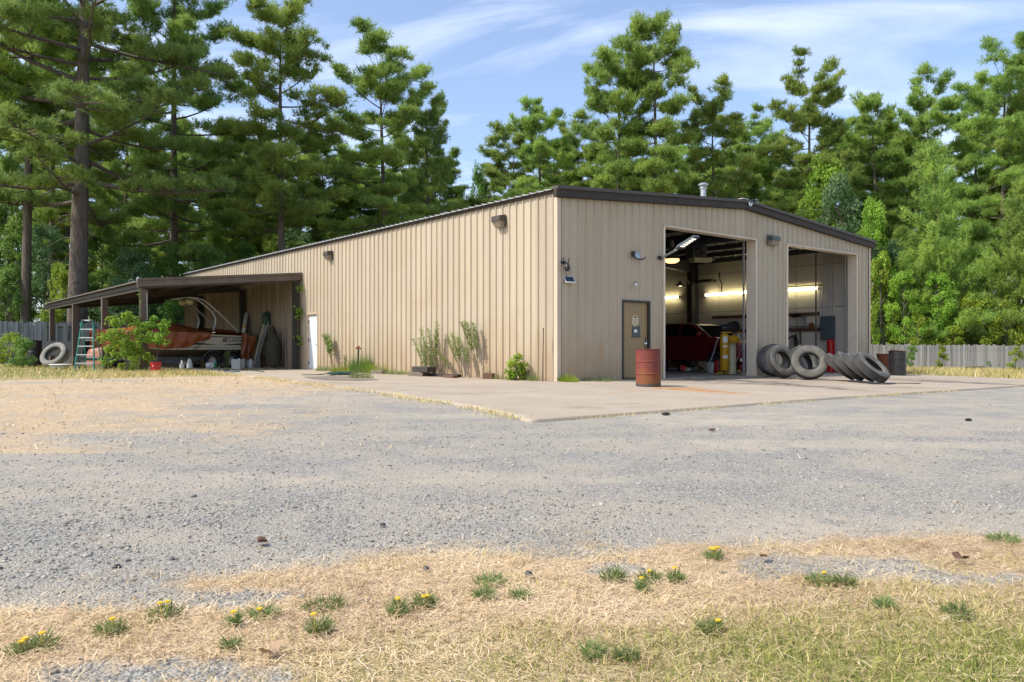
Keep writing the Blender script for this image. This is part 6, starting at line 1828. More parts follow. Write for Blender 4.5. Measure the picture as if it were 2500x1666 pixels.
p = fpos(1630, 880)
t = thing('work_bench', 'grey bench with a white bag at the left edge of the left bay', 'bench', p, -TH)
MB().box((0, 0, .82), (.7, .5, .25)).build('bench_top', M['gunmetal'], t)
for x in (-.3, .3): MB().bar((x, -.2, 0), (x, -.2, .7), .05, .05).build('leg', M['steel_dark'], t)
t2 = thing('white_bag', 'crumpled white bag on the grey bench', 'bag', (p.x, p.y, p.z + .945)); MB().lathe([(0, 0), (.16, .02), (.2, .1), (.13, .22), (.16, .27), (0, .22)], 9).build('bag', M['white'], t2)
p = fpos(1667, 907); t = thing('red_disc', 'round red disc propped at the foot of the green hose', 'disc', (p.x, p.y, p.z + .14)); MB().lathe([(0, -.02), (.1, -.02), (.13, 0), (.12, .03), (0, .05)], 18, Euler((R(70), 0, -TH)).to_matrix().to_4x4()).build('disc', M['redpaint'], t, smooth=True)
for px, py, m_, lb in ((1690, 904, M['blue'], 'blue rag lying right of the green hose'), (1699, 906, M['whitejug'], 'white scrap lying before the truck wheel'), (1680, 907, M['white'], 'white cloth under the end of the green hose'), (1710, 905, M['cardboard'], 'brown scrap by the truck wheel')):
    p = fpos(px, py); t = thing('floor_scrap', lb, 'scrap', p); MB().grid([[(x, y, .02 + .16 * max(0, 1 - (x * x + y * y) / .035) * random.uniform(.4, 1.2)) for x in np.linspace(-.18, .18, 7)] for y in np.linspace(-.14, .14, 7)]).build('scrap', m_, t)
# right bay: electric panel, conduits, red bollard, boards with tools
y_ = 1.52
t = thing('electric_panel', 'grey electric panel on the wall of the right bay', 'electric panel', (16.22, y_, 1.24))
MB().bbox(-.14, .02, -.28, .28, 0, .94).build('cabinet', M['panel_grey'], t, bevel=.01)
MB().bbox(-.155, -.141, -.2, .2, .1, .78).build('panel_door', M['panel_grey'], t, bevel=.006); MB().bbox(-.175, -.156, .12, .16, .38, .44).build('latch', M['black'], t)
for k in range(5):
    c = thing('conduit', ['leftmost', 'second', 'middle', 'fourth', 'rightmost'][k] + ' of the five steel conduits rising from the electric panel', 'conduit', (16.18, y_ + .22 - k * .11, 2.18), 0, 'conduits above the electric panel')
    MB().tube([(0, 0, 0), (0, 0, .6), (.0, -.03, .7), (0, -.03, 2.55)], .024, 8).build('pipe', M['conduit'], c, smooth=True)
t = thing('pipe_bollard', 'bright red pipe bollard under the electric panel', 'bollard', (15.9, 1.25, fl(16))); MB().lathe([(.15, 0), (.15, 1.24), (.1, 1.3), (0, 1.32)], 20).build('pipe', M['redpaint'], t, smooth=True)
def rail(z, y0, y1, lb):
    t = thing('tool_rail', lb, 'tool rail', (16.2, y0, z)); MB().bbox(-.02, .04, 0, y1 - y0, 0, .14).build('board', M['wood'], t)
    for k in range(4): MB().tube([(-.02, .3 + k * .55, .07), (-.1, .3 + k * .55, .06)], .01, 5).build('peg', M['steel_dark'], t)
rail(2.22, 1.9, 7.2, 'upper brown tool board on the far wall'); rail(1.58, 1.9, 7.0, 'lower brown tool board hung with tools and cables')
t = thing('air_pipe', 'thin black pipe along the wall above the lower tool board', 'pipe', (16.15, 1.9, 1.78)); MB().tube([(0, 0, 0), (0, 5.0, .0)], .018, 6).build('pipe', M['black'], t)
t = thing('steel_pole', 'thin dark pole from floor to ceiling in the right bay', 'pole', (14.9, 1.15, fl(15))); q = onX(1992, 700, 14.9); t.location = (14.9, q.y, fl(15)); MB().tube([(0, 0, 0), (0, 0, 5.0)], .03, 8).build('pole', M['steel_dark'], t)
for k, (px, py, ln, lb) in enumerate(((1935, 838, .5, 'coiled black cable hung at the left of the lower tool board'), (1943, 842, .7, 'black tool hung from the lower tool board'), (1956, 830, .8, 'long rusty clamp hung from the lower tool board'), (1967, 790, .45, 'grey spanner hung between the tool boards'))):
    q = onX(px, py, 16.1)
    t = thing('hanging_tool', lb, 'tool', q, 0, 'tools hung on the boards')
    if k == 0: MB().tube([(0, .25 * math.cos(a), .28 * math.sin(a)) for a in np.linspace(0, 6.2, 20)], .03, 6).build('coil', M['black'], t)
    else:
        MB().bar((0, 0, -ln / 2), (0, .05, ln / 2), .06, .04).build('shaft', [M['black'], M['wood'], M['galv']][k - 1], t); MB().box((-.02, .04, ln / 2), (.06, .16, .12)).build('head', [M['steel_dark'], M['wood'], M['galv']][k - 1], t)
q = onX(1982, 796, 16.15); t = thing('brown_pad', 'round brown pad hung under the upper tool board', 'pad', q); MB().lathe([(0, 0), (.12, 0), (.14, .03), (0, .05)], 12, Euler((0, R(-90), 0)).to_matrix().to_4x4()).build('pad', M['rust'], t)
q = onX(1945, 770, 16.12); t = thing('black_tool_head', 'black lump of a tool on the upper tool board', 'tool', q); MB().box((0, 0, 0), (.14, .42, .16)).build('head', M['black'], t, bevel=.04)
t = thing('cardboard_sheet', 'brown cardboard sheet leaning in the right corner of the right bay', 'cardboard', (16.0, .72, fl(16))); MB().add([(.05, -.4, 0), (.05, .5, 0), (.2, .5, .6), (.2, .1, .68), (.2, -.4, .56)], [(0, 1, 2, 3, 4)]).build('sheet', M['cardboard'], t)
t = thing('wall_conduit', 'pale horizontal conduit running to the strip light in the right bay', 'conduit', (16.16, 1.6, 3.45)); MB().tube([(0, 0, 0), (0, 2.6, .0)], .04, 8).build('pipe', M['cream_tank'], t, smooth=True); MB().tube([(0, .25, -1.3), (0, .25, -.25), (0, .32, -.14), (0, .6, -.12)], .02, 8).build('drop', M['galv'], t, smooth=True)
t = thing('wall_bracket', 'short dark shelf bracket on the wall right of the dark column', 'bracket', (16.1, 7.0, 3.95)); MB().bbox(-.3, .1, -.05, .9, -.05, .08).build('arm', M['steel_dark'], t)
t = thing('wall_cable', 'black cable drooping to the strip light in the left bay', 'cable', (16.18, 6.6, 3.38)); MB().tube([(0, .2, .95), (0, .16, .6), (0, .05, .4), (0, .1, .0)], .025, 6).build('cable', M['black'], t)

# ------------------------------------------------------------------ weeds along the walls
def stalk_weed(px0, py0, tops, label, wallX=None, wallY=None, leafm=None, w_=.10, ls=.10, name='tall_weed', seed=0):
    """stems from one root to several top pixels, leaves up the stems"""
    rng = np.random.default_rng(seed + 500)
    f_ = (lambda a, b: onX(a, b, wallX)) if wallX is not None else (lambda a, b: onY(a, b, wallY))
    A = f_(px0, py0); A.z = zg(A.x, A.y)
    t = thing(name, label, 'weed', A, 0, 'wild shrubs and weeds')
    lp, ld, st = [], [], MB()
    for (x, y, l0) in tops:
        T = f_(x, y) - A
        mid = T * .5 + Vector((0, 0, .06))
        pth = [Vector((0, 0, 0)), T * .25, mid, T * .78, T]
        st.tube(pth, [.014, .012, .009, .006, .002], 5)
        n = int(T.length * 46)
        for k in range(n):
            u = l0 + (1 - l0) * k / n
            q = pth[0].lerp(pth[2], u * 2) if u < .5 else pth[2].lerp(pth[4], u * 2 - 1)
            a = k * 2.4 + rng.uniform(-.3, .3); d = Vector((math.cos(a), math.sin(a), .75)).normalized()
            lp.append(q); ld.append(d)
    so_ = st.build('stems', M['weed_stem'], t, smooth=True)
    P = np.array(lp); D = np.array(ld); n = len(P)
    side = unit(np.cross(D, np.array([0, 0, 1.]))); L = rng.uniform(.6, 1.2, (n, 1)) * ls * 1.6; wv = side * L * .2
    v = np.stack([P, P + D * L * .5 + wv, P + D * L + np.array([0, 0, -.02]), P + D * L * .5 - wv], 1).reshape(-1, 3)
    me_ = npmesh('leaves', v, np.arange(4 * n).reshape(-1, 4), leafm or M['weed'], np.repeat(rng.uniform(0, 1, n), 4))
    link(bpy.data.objects.new('leaves', me_), t)
    return t
WX = -.30
stalk_weed(1042, 914, [(1008, 827, .1), (1024, 826, .2), (1036, 838, .3)], 'tall weed left of the pair, leaning left over the timber block', WX, seed=1)
stalk_weed(1060, 918, [(1027, 804, .15), (1046, 806, .2), (1068, 790, .15), (1066, 806, .4)], 'tallest weed of the left pair rising behind the timber block', WX, seed=2)
stalk_weed(1110, 904, [(1067, 860, .3)], 'short slanting weed between the two tall clumps', WX, seed=3)
stalk_weed(1130, 920, [(1093, 830, .35), (1104, 816, .4), (1118, 824, .5)], 'weed with green plumes at the left of the right clump', WX, seed=4)
stalk_weed(1148, 921, [(1133, 850, .45)], 'small thin weed inside the right clump', WX, seed=5)
stalk_weed(1172, 923, [(1128, 790, .45), (1138, 788, .5), (1155, 790, .5)], 'tallest weed of the right clump with bare lower stems', WX, seed=6)
stalk_weed(816, 904, [(792, 820, .45), (800, 818, .5), (797, 826, .4)], 'feathery weed leaning left just right of the white door', WX, seed=7, ls=.13)
stalk_weed(842, 905, [(842, 868, 0), (845, 872, 0)], 'small upright green weed right of the feathery one', WX, seed=8, ls=.09)
A = onX(1325, 930, WX); A.z = 0; Bq = onX(1327, 802, WX)
t = thing('dead_stalk', 'single dark dead stalk near the sunny corner of the wall', 'weed', A)
MB().tube([(0, 0, 0), (Bq - A) * .5 + Vector((.02, .03, 0)), (Bq - A) * .96, (Bq - A) + Vector((0, .02, 0))], [.016, .013, .012, .02], 6).build('stalk', M['dark_wood'], t)
def tuft(px, py, H, W, m_, label, seed, n=240, name='weed_clump', X=None, Y=None, leafy_=False, Z=None):
    rng = np.random.default_rng(seed)
    A = onX(px, py, X) if X is not None else (onY(px, py, Y) if Y is not None else (at(px, py, Z) if Z else gnd(px, py)))
    A.z = zg(A.x, A.y) + .01
    t = thing(name, label, 'weed', A, 0, 'wild shrubs and weeds')
    r = W * np.sqrt(rng.uniform(0, 1, n)); a = rng.uniform(0, 6.283, n)
    P = np.stack([r * np.cos(a) * .55, r * np.sin(a), np.zeros(n)], 1)
    if leafy_: P[:, 2] = rng.uniform(0, H * .8, n) * (1 - (r / W) ** 2)
    D = unit(np.stack([np.cos(a) * .4 * r / W + rng.normal(size=n) * .2, np.sin(a) * .5 * r / W + rng.normal(size=n) * .2, np.ones(n) * (1 if not leafy_ else .5)], 1))
    L = (rng.uniform(.4, 1.05, n) * H * (1 - .5 * (r / W) ** 2)) if not leafy_ else rng.uniform(.5, 1.1, n) * .11
    v, f = blades(P, D, L, (.012 if not leafy_ else .05) * rng.uniform(.6, 1.4, n), rng)
    me_ = npmesh('blades', v, f, m_, np.repeat(rng.uniform(0, 1, n), 3))
    link(bpy.data.objects.new('blades', me_), t)
    return t
tuft(882, 912, .95, .55, M['leaf_mid'], 'dense green grass clump round the standpipe', 61, 900, X=-.35)
tuft(905, 913, .6, .35, M['leaf_yellow'], 'yellowish weed clump right of the standpipe grass', 62, 300, X=-.35)
tuft(838, 909, .45, .7, M['leaf_yellow'], 'low yellow weeds left of the standpipe grass', 63, 500, X=-.3)
tuft(790, 903, .35, .45, M['weed'], 'low green weeds at the foot of the white door', 64, 300, X=-.35)
tuft(940, 912, .55, .15, M['leaf_yellow'], 'thin dry weed between the standpipe and the timber', 65, 90, X=-.3)
tuft(965, 916, .25, .7, M['weed'], 'low grass strip at the wall foot left of the timber', 66, 420, X=-.35)
tuft(1192, 923, .45, .12, M['weed'], 'small dark weed right of the tall clump', 67, 60, X=-.25)
tuft(1220, 925, .28, .3, M['weed'], 'low weed left of the reddish bush', 68, 120, X=-.25)
p = onX(1260, 930, -.4); leafy('leafy_shrub', 'small yellow-green bush at the wall foot near the corner', 'shrub', (p.x, p.y, -.02), .72, .30, M['leaf_yellow'], 71, 20, 60, .075)
tuft(1302, 931, .42, .2, M['weed'], 'grassy weed right of the yellow-green bush', 69, 120, X=-.25)
tuft(1385, 935, .30, .34, M['leaf_yellow'], 'yellow-green clump at the very corner of the building', 70, 520, Y=-.25)
tuft(1440, 932, .22, .7, M['weed'], 'low weeds along the front wall right of the corner', 72, 260, Y=-.15)
tuft(1470, 929, .28, .5, M['weed'], 'weeds at the front wall left of the brown door', 75, 160, Y=-.15)
tuft(1537, 928, .12, .2, M['weed'], 'small weeds on the sill of the brown door', 76, 90, Y=-.1)
p = gnd(880, 924); tuft(880, 925, .4, .55, M['weed'], 'weeds growing through the dark patch of the concrete', 73, 260)
p = gnd(554, 902); stalk_weed(554, 903, [(553, 862, .05), (555, 860, .1), (557, 864, .1)], 'single bushy weed standing between the jugs and the white cube', wallX=p.x, seed=12, ls=.12)
# standpipe
p = onX(873, 905, -.45)
t = thing('standpipe', 'dark yard hydrant with rusty head in the wall grass', 'hydrant', (p.x, p.y, 0)); MB().tube([(0, 0, 0), (.0, -.05, .6), (0, -.08, .9)], .028, 8).build('pipe', M['steel_dark'], t, smooth=True); MB().tube([(0, .1, .88), (0, -.08, .95), (0, -.22, .86)], .03, 8).build('head', M['rust'], t, smooth=True)
# ivy on the carport column
p = Vector((-.2, 15.45, 0)); rng = np.random.default_rng(5)
t = thing('climbing_vine', 'green vine climbing the carport column beside the white door', 'vine', (p.x, p.y, 0))
MB().tube([(0 + .04 * math.sin(k * .9), .02 * math.cos(k), k * .36) for k in range(11)], .012, 5).build('stem', M['weed_stem'], t)
nz_ = 260; z = rng.uniform(.1, 1, nz_) ** .55 * 3.7; pp = np.stack([.04 * np.sin(z * 2.5) + rng.normal(size=nz_) * .09, rng.normal(size=nz_) * .06 - .04, z], 1)
keep = vnoise(z, z * 0, .35, 8) > .32; pp = pp[keep]
v, f, r = leaf_cloud(pp, np.full(len(pp), .03), 2, .11, rng); link(bpy.data.objects.new('leaves', npmesh('leaves', v, f, M['leaf'], r)), t)
p = at(364, HOR, 29.5); t = thing('climbing_vine', 'vine on the front carport post above the shrub', 'vine', (CX - .13, 15.70, 0))
MB().tube([(0, 0, k * .3) for k in range(11)], .012, 5).build('stem', M['weed_stem'], t)
pp = np.stack([rng.normal(size=140) * .05, rng.normal(size=140) * .06, rng.uniform(.4, 3.0, 140)], 1); v, f, r = leaf_cloud(pp, np.full(140, .03), 1, .09, rng); link(bpy.data.objects.new('leaves', npmesh('leaves', v, f, M['leaf_mid'], r)), t)
for k, (px, y0, y1, lb) in enumerate(((2225, 870, 835, 'vine on the right fence beside the black drum'), (2427, 870, 850, 'vine clump at the right half of the fence'), (2300, 890, 838, 'upright yellow-green weed against the middle of the right fence'), (2480, 870, 835, 'yellowish vine at the right end of the fence'))):
    q = at(px, 880, 51.8 if k < 3 else 49.6); q.z = zg(q.x, q.y)
    leafy('fence_vine', lb, 'vine', q, 1.5 if k != 2 else 1.6, .55 if k != 2 else .35, M['leaf_yellow' if k > 1 else 'leaf_mid'], 80 + k, 18, 40, .12)

# ------------------------------------------------------------------ small things lying about
def lying(name, label, cat, px, py, size, m_, rz=0, up=0, wall=None):
    p = gnd(px, py) if wall is None else onX(px, py, wall); z = zg(p.x, p.y) + .022
    t = thing(name, label, cat, (p.x, p.y, z + up), rz); MB().box((0, 0, size[2] / 2), size).build('block', m_, t, bevel=.008); return t
lying('timber_block', 'pale lower timber of the block pile at the wall foot', 'timber', 1022, 919, (.3, .75, .13), M['old_wood'], .1, wall=-.62)
lying('timber_block', 'dark upper timber lying on the pale one at the wall foot', 'timber', 1035, 919, (.32, .95, .16), M['dark_wood'], -.05, .132, wall=-.60)
lying('timber_block', 'long low dark plank along the wall foot right of the block pile', 'timber', 1085, 921, (.16, 1.5, .09), M['dark_wood'], .03, wall=-.4)
lying('timber_block', 'reddish short plank on the ground by the wall', 'timber', 1100, 923, (.16, .55, .08), M['wood'], -.05, wall=-.75)
lying('stone', 'dark red stone at the wall foot', 'stone', 1193, 927, (.2, .3, .16), M['wood'], .5, wall=-.35)
lying('timber_block', 'bleached piece of wood left of the low grass strip', 'timber', 925, 911, (.2, .7, .12), M['old_wood'], .1, wall=-.5)
lying('flat_board', 'thin flat board on the concrete right of the tyres', 'board', 2205, 939, (.9, .12, .025), M['old_wood'], R(-45))
for k, (px, py, s, lb) in enumerate(((1626, 1013, .17, 'dark lump on the gravel below the slab edge'), (2364, 1027, .14, 'dark lump on the gravel at the far right'), (1738, 1051, .12, 'small reddish lump on the gravel in the middle'))):
    p = gnd(px, py); t = thing('rubble_lump', lb, 'lump', (p.x, p.y, p.z)); MB().lathe([(0, 0), (s * .5, .0), (s * .6, s * .15), (s * .3, s * .3), (0, s * .32)], 7).build('lump', M['rubber_dark'] if k < 2 else M['wood'], t); t.scale = (.85, .5, .7)
# hose coil and mat on the side strip
p = gnd(832, 919)
t = thing('garden_hose', 'coiled dark green garden hose on the concrete below the standpipe', 'hose', (p.x, p.y, .03))
pth = [((.34 + .07 * math.sin(a * 1.7)) * math.cos(a), (.55 + .12 * math.sin(a * 2.3)) * math.sin(a), .02 + .001 * k) for k, a in enumerate(np.linspace(0, 6.28 * 4, 90))]
MB().tube(pth, .018, 6).build('coil', M['hose_green'], t, smooth=True)
q = gnd(737, 918) - p; MB().tube([(-.1, .9, .02), (q.x * .5, q.y * .5 + .3, .0), (q.x, q.y, 0.0)], .018, 6).build('tail', M['hose_green'], t, smooth=True)
q = gnd(905, 916) - p; MB().tube([(.2, -.8, .02), (q.x * .6, q.y * .6, .0), (q.x, q.y, 0.0)], .018, 6).build('end', M['hose_green'], t, smooth=True)
t = thing('rubber_mat', 'long dark mat lying on the concrete strip', 'mat', (0, 0, 0))
cs = [gnd(a, b) + Vector((0, 0, .032)) for a, b in ((742, 923), (800, 921), (860, 922), (926, 930), (880, 932), (800, 931), (760, 927))]
MB().add([tuple(c) for c in cs], [tuple(range(7))]).build('mat', mat('dirty_mat', (.15, .12, .10), (.22, .18, .14), 4, rough=.9), t)
p = gnd(1330, 996)
# ------------------------------------------------------------------ ground cover
def yard_mat(name, ramp_, rough=.9, tr=0.0):
    m = bpy.data.materials.new(name); m.use_nodes = True; t = m.node_tree; b = t.nodes['Principled BSDF']
    b.inputs['Roughness'].default_value = rough; b.inputs['Specular IOR Level'].default_value = .2
    a = t.nodes.new('ShaderNodeAttribute'); a.attribute_name = 'rnd'
    r = t.nodes.new('ShaderNodeValToRGB'); r.color_ramp.elements[0].position = ramp_[0][0]; r.color_ramp.elements[0].color = (*ramp_[0][1], 1)
    r.color_ramp.elements[1].position = ramp_[-1][0]; r.color_ramp.elements[1].color = (*ramp_[-1][1], 1)
    for p_, c_ in ramp_[1:-1]: e = r.color_ramp.elements.new(p_); e.color = (*c_, 1)
    t.links.new(a.outputs['Fac'], r.inputs[0]); t.links.new(r.outputs[0], b.inputs['Base Color'])
    if tr:
        x = t.nodes.new('ShaderNodeBsdfTranslucent'); t.links.new(r.outputs[0], x.inputs['Color']); ms = t.nodes.new('ShaderNodeMixShader'); ms.inputs[0].default_value = tr
        t.links.new(b.outputs[0], ms.inputs[1]); t.links.new(x.outputs[0], ms.inputs[2]); t.links.new(ms.outputs[0], t.nodes['Material Output'].inputs[0])
    return m
def from_cam(X, Z): return CAM.x + X * CT + Z * ST, CAM.y - X * ST + Z * CT
def sample(n, z0, z1, margin, rng, pw=1.0):
    """even over the ground wedge the camera sees, with a margin to the sides"""
    Z = np.sqrt(rng.uniform(z0 ** 2, z1 ** 2, n)) if pw == 1 else z0 + (z1 - z0) * rng.uniform(0, 1, n) ** pw
    X = rng.uniform(-1, 1, n) * (.66 * Z + margin)
    return from_cam(X, Z)
def gz(x, y):
    nr = np.exp(-((x + 9) / 9) ** 2 - ((y + 5) / 12) ** 2)
    return zga(x, y) + ((fbm(x, y, .9, 5) - .5) * .02 + (fbm(x, y, 4, 6) - .5) * .05) * nr - .012
rng = np.random.default_rng(77)
def on_slab(x, y): return (y > SFY) & (y < 16) & (x > slab_left(y) - .02) & (x < 16.3)
# stones
ph_ = (1 + 5 ** .5) / 2
ICO = unit(np.array([(-1, ph_, 0), (1, ph_, 0), (-1, -ph_, 0), (1, -ph_, 0), (0, -1, ph_), (0, 1, ph_), (0, -1, -ph_), (0, 1, -ph_), (ph_, 0, -1), (ph_, 0, 1), (-ph_, 0, -1), (-ph_, 0, 1)], float))
ICF = np.array([(0, 11, 5), (0, 5, 1), (0, 1, 7), (0, 7, 10), (0, 10, 11), (1, 5, 9), (5, 11, 4), (11, 10, 2), (10, 7, 6), (7, 1, 8), (3, 9, 4), (3, 4, 2), (3, 2, 6), (3, 6, 8), (3, 8, 9), (4, 9, 5), (2, 4, 11), (6, 2, 10), (8, 6, 7), (9, 8, 1)])
def stones(n, z0, z1, smin, smax, keepf, pw=1.0):
    x, y = sample(n, z0, z1, 1.2, rng, pw)
    s_, g_, d_ = zones(x, y)
    k = keepf(x, y, s_, g_, d_) & ~on_slab(x, y)
    x, y = x[k], y[k]; n = len(x)
    sz = smin + (smax - smin) * rng.uniform(0, 1, n) ** 2.6
    V = ICO[None] * (1 + rng.uniform(-.28, .28, (n, 12, 1)))
    V = V * (rng.uniform(.6, 1.2, (n, 1, 3)) * np.array([1, 1, .6])) * sz[:, None, None]
    a = rng.uniform(0, 6.28, n); c, s = np.cos(a)[:, None], np.sin(a)[:, None]
    Xr = V[..., 0] * c - V[..., 1] * s; Yr = V[..., 0] * s + V[..., 1] * c
    z = gz(x, y)
    V = np.stack([Xr + x[:, None], Yr + y[:, None], V[..., 2] + z[:, None] + sz[:, None] * .12], -1)
    F = ICF[None] + (np.arange(n) * 12)[:, None, None]
    return V.reshape(-1, 3), F.reshape(-1, 3), np.repeat(rng.uniform(0, 1, n), 12)
GM = yard_mat('gravel_stone', [(0, (.14, .133, .118)), (.3, (.225, .214, .19)), (.65, (.32, .303, .264)), (.9, (.44, .41, .355)), (1, (.37, .285, .2))])
def join(parts):
    vs, fs, rs, o = [], [], [], 0
    for v, f, r in parts: vs.append(v); fs.append(f + o); rs.append(r); o += len(v)
    return np.concatenate(vs), np.concatenate(fs), np.concatenate(rs)
near_k = lambda x, y, s, g, d: (rng.uniform(0, 1, len(x)) > s * 1.3 - .05) & (rng.uniform(0, 1, len(x)) > d * .55)
v, f, r = join([stones(34000, 2.0, 6.0, .002, .0115, near_k, .8), stones(6000, 2.6, 5.2, .006, .017, lambda x, y, s, g, d: near_k(x, y, s, g, d) & (fbm(x, y, .8, 44) > .5), .8), stones(14000, 6.0, 10.5, .004, .014, near_k, .8), stones(700, 2.2, 9, .010, .022, near_k, .7), stones(120, 5, 16, .012, .03, near_k)])
o = link(bpy.data.objects.new('gravel', npmesh('gravel', v, f, GM, r))); stuff(o, 'loose grey crushed stone spread over the yard', 'gravel')
# straw: thatch lying flat
SM = yard_mat('dry_straw', [(0, (.27, .18, .09)), (.25, (.53, .39, .215)), (.6, (.73, .56, .34)), (.85, (.84, .69, .46)), (1, (.88, .77, .58))], tr=.15)
def lay(n, z0, z1, ln, wd, dens, up=.16, pw=1.0, seedr=0, zo=.0):
    x, y = sample(n, z0, z1, 1.2, rng, pw)
    s_, g_, d_ = zones(x, y)
    k = (rng.uniform(0, 1, n) < dens(s_, g_)) & ~on_slab(x, y)
    x, y = x[k], y[k]; n = len(x)
    a = rng.uniform(0, 6.28, n)
    D = unit(np.stack([np.cos(a), np.sin(a), np.abs(rng.normal(size=n)) * up], 1))
    P = np.stack([x, y, gz(x, y) + .003 + rng.uniform(0, .018, n) + zo], 1)
    L = rng.uniform(*ln, n); side = unit(np.cross(D, [0, 0, 1.])) * (rng.uniform(.6, 1.4, (n, 1)) * wd / 2)
    B = np.stack([rng.normal(size=n), rng.normal(size=n), -np.abs(rng.normal(size=n)) * .3], 1) * (L * .12)[:, None]
    mid = P + D * (L * .5)[:, None] - B * .5 + np.array([0, 0, .006]); tip = P + D * L[:, None] + B
    tip[:, 2] = np.maximum(tip[:, 2], P[:, 2] - .002)
    V = np.stack([P - side, P + side, mid + side * .9, mid - side * .9, tip], 1).reshape(-1, 3)
    b = (np.arange(n) * 5)[:, None]
    F = np.concatenate([b + np.array([[0, 1, 2]]), b + np.array([[0, 2, 3]]), b + np.array([[3, 2, 4]])])
    return V, F, np.repeat(np.clip(rng.normal(.42, .2, n) + (fbm(x, y, .45, 81) - .5) * .9, 0, 1), 5)
straw_d = lambda s, g: s * (1 - .72 * g) + .012
v, f, r = join([lay(90000, 1.7, 5.6, (.03, .12), .0024, lambda s, g: straw_d(s, g), .07, .85), lay(26000, 5.6, 22, (.08, .22), .009, lambda s, g: s * .8 + .006, .12, .7), lay(9000, 20, 36, (.12, .3), .02, lambda s, g: s * .7, .3)])
o = link(bpy.data.objects.new('straw_thatch', npmesh('straw_thatch', v, f, SM, r))); stuff(o, 'dead straw-coloured grass lying matted over the verge', 'dry grass')
# standing grass
GR = yard_mat('living_grass', [(0, (.14, .19, .035)), (.35, (.28, .31, .07)), (.6, (.48, .43, .15)), (.8, (.66, .52, .25)), (1, (.80, .63, .36))], tr=.25)
def stand(n, z0, z1, ln, wd, dens, pw=1.0, lean=.5, gshift=0.0):
    x, y = sample(n, z0, z1, 1.2, rng, pw)
    s_, g_, d_ = zones(x, y)
    cl = fbm(x, y, .22, 60)
    k = (rng.uniform(0, 1, n) < dens(s_, g_, cl)) & ~on_slab(x, y)
    x, y, g_ = x[k], y[k], g_[k]; n = len(x)
    a = rng.uniform(0, 6.28, n)
    D = unit(np.stack([np.cos(a) * lean * rng.uniform(0, 1.6, n), np.sin(a) * lean * rng.uniform(0, 1.6, n), np.ones(n)], 1))
    P = np.stack([x, y, gz(x, y) - .004], 1); L = rng.uniform(*ln, n)
    side = unit(np.cross(D, unit(rng.normal(size=(n, 3))))) * (rng.uniform(.6, 1.4, (n, 1)) * wd / 2)
    bend = np.stack([np.cos(a), np.sin(a), -.5 * np.ones(n)], 1) * (L * rng.uniform(.1, .5, n))[:, None]
    mid = P + D * (L * .55)[:, None]; tip = P + D * L[:, None] + bend
    V = np.stack([P - side, P + side, mid + side * .8, mid - side * .8, tip], 1).reshape(-1, 3)
    b = (np.arange(n) * 5)[:, None]
    F = np.concatenate([b + np.array([[0, 1, 2]]), b + np.array([[0, 2, 3]]), b + np.array([[3, 2, 4]])])
    rr = np.clip(.78 - .5 * g_ * (.5 + fbm(x, y, .5, 71)) + rng.normal(size=n) * .2 + gshift, 0, 1)
    return V, F, np.repeat(rr, 5)
v, f, r = join([stand(95000, 1.7, 4.2, (.02, .065), .003, lambda s, g, c: s * np.clip(g * 1.1 + (c - .5) * 1.2, 0, 1), .8, .6), stand(9000, 1.7, 5.0, (.03, .08), .003, lambda s, g, c: s * np.clip((c - .55) * 3, 0, .6), .9, .7, .12),
                stand(30000, 20, 40, (.08, .24), .018, lambda s, g, c: s * np.clip(g + (c - .5), 0, 1), 1, .5, .05), stand(9000, 8, 22, (.03, .09), .010, lambda s, g, c: s * np.clip((c - .52) * 3, 0, 1) * .8, 1, .6, -.1)])
o = link(bpy.data.objects.new('grass', npmesh('grass', v, f, GR, r))); stuff(o, 'short patchy green and yellow grass of the verge', 'grass')
# right-hand grass by the fence and the fringes of the slab
def fringe(pts, n, wd, ln, bw, jit=.0):
    seg = np.array(pts); i = rng.integers(0, len(seg) - 1, n); u = rng.uniform(0, 1, (n, 1))
    P = seg[i] * (1 - u) + seg[i + 1] * u
    k = fbm(P[:, 0], P[:, 1], .9, 90) > .44 - jit
    P = P[k]; n = len(P)
    x = P[:, 0] + rng.normal(size=n) * wd; y = P[:, 1] + rng.normal(size=n) * wd
    a = rng.uniform(0, 6.28, n); D = unit(np.stack([np.cos(a) * .6, np.sin(a) * .6, rng.uniform(.5, 1.2, n)], 1))
    Pp = np.stack([x, y, zga(x, y)], 1)
    v, f = blades(Pp, D, rng.uniform(*ln, n), bw, rng)
    return v, f, np.repeat(np.clip(rng.normal(.78, .22, n), 0, 1), 3)
ed = [(float(slab_left(y)) - .06, y) for y in np.linspace(SFY, 15.5, 60)]
fe = [(x, SFY - .07) for x in np.linspace(SLX[0], 6, 40)]
x_, y_ = rng.uniform(16.5, 45, 30000), rng.uniform(-12, 22, 30000)
k = (x_ > 16.5) & (y_ > -6 + (fbm(x_, y_, 3, 2) - .5) * 2)
x_, y_ = x_[k], y_[k]; a = rng.uniform(0, 6.28, len(x_)); D = unit(np.stack([np.cos(a) * .5, np.sin(a) * .5, np.ones(len(x_))], 1))
v1, f1 = blades(np.stack([x_, y_, zga(x_, y_) - .02], 1), D, rng.uniform(.12, .42, len(x_)), .03, rng)
r1 = np.repeat(np.clip(rng.normal(.68, .24, len(x_)), 0, 1), 3)
v, f, r = join([fringe(ed, 5000, .16, (.02, .09), .012, -.02), fringe(fe, 1500, .10, (.015, .07), .010, -.06), (v1, f1, r1), fringe([(-8.5, 10.5), (-7, 13), (-6.0, 14.5), (-5.2, 15.2), (-4.9, 12)], 3500, .5, (.06, .22), .018, .2), fringe([(-5.5, 16.5), (-3, 17.6), (-.6, 16.6)], 1600, .4, (.04, .14), .014, .2)])
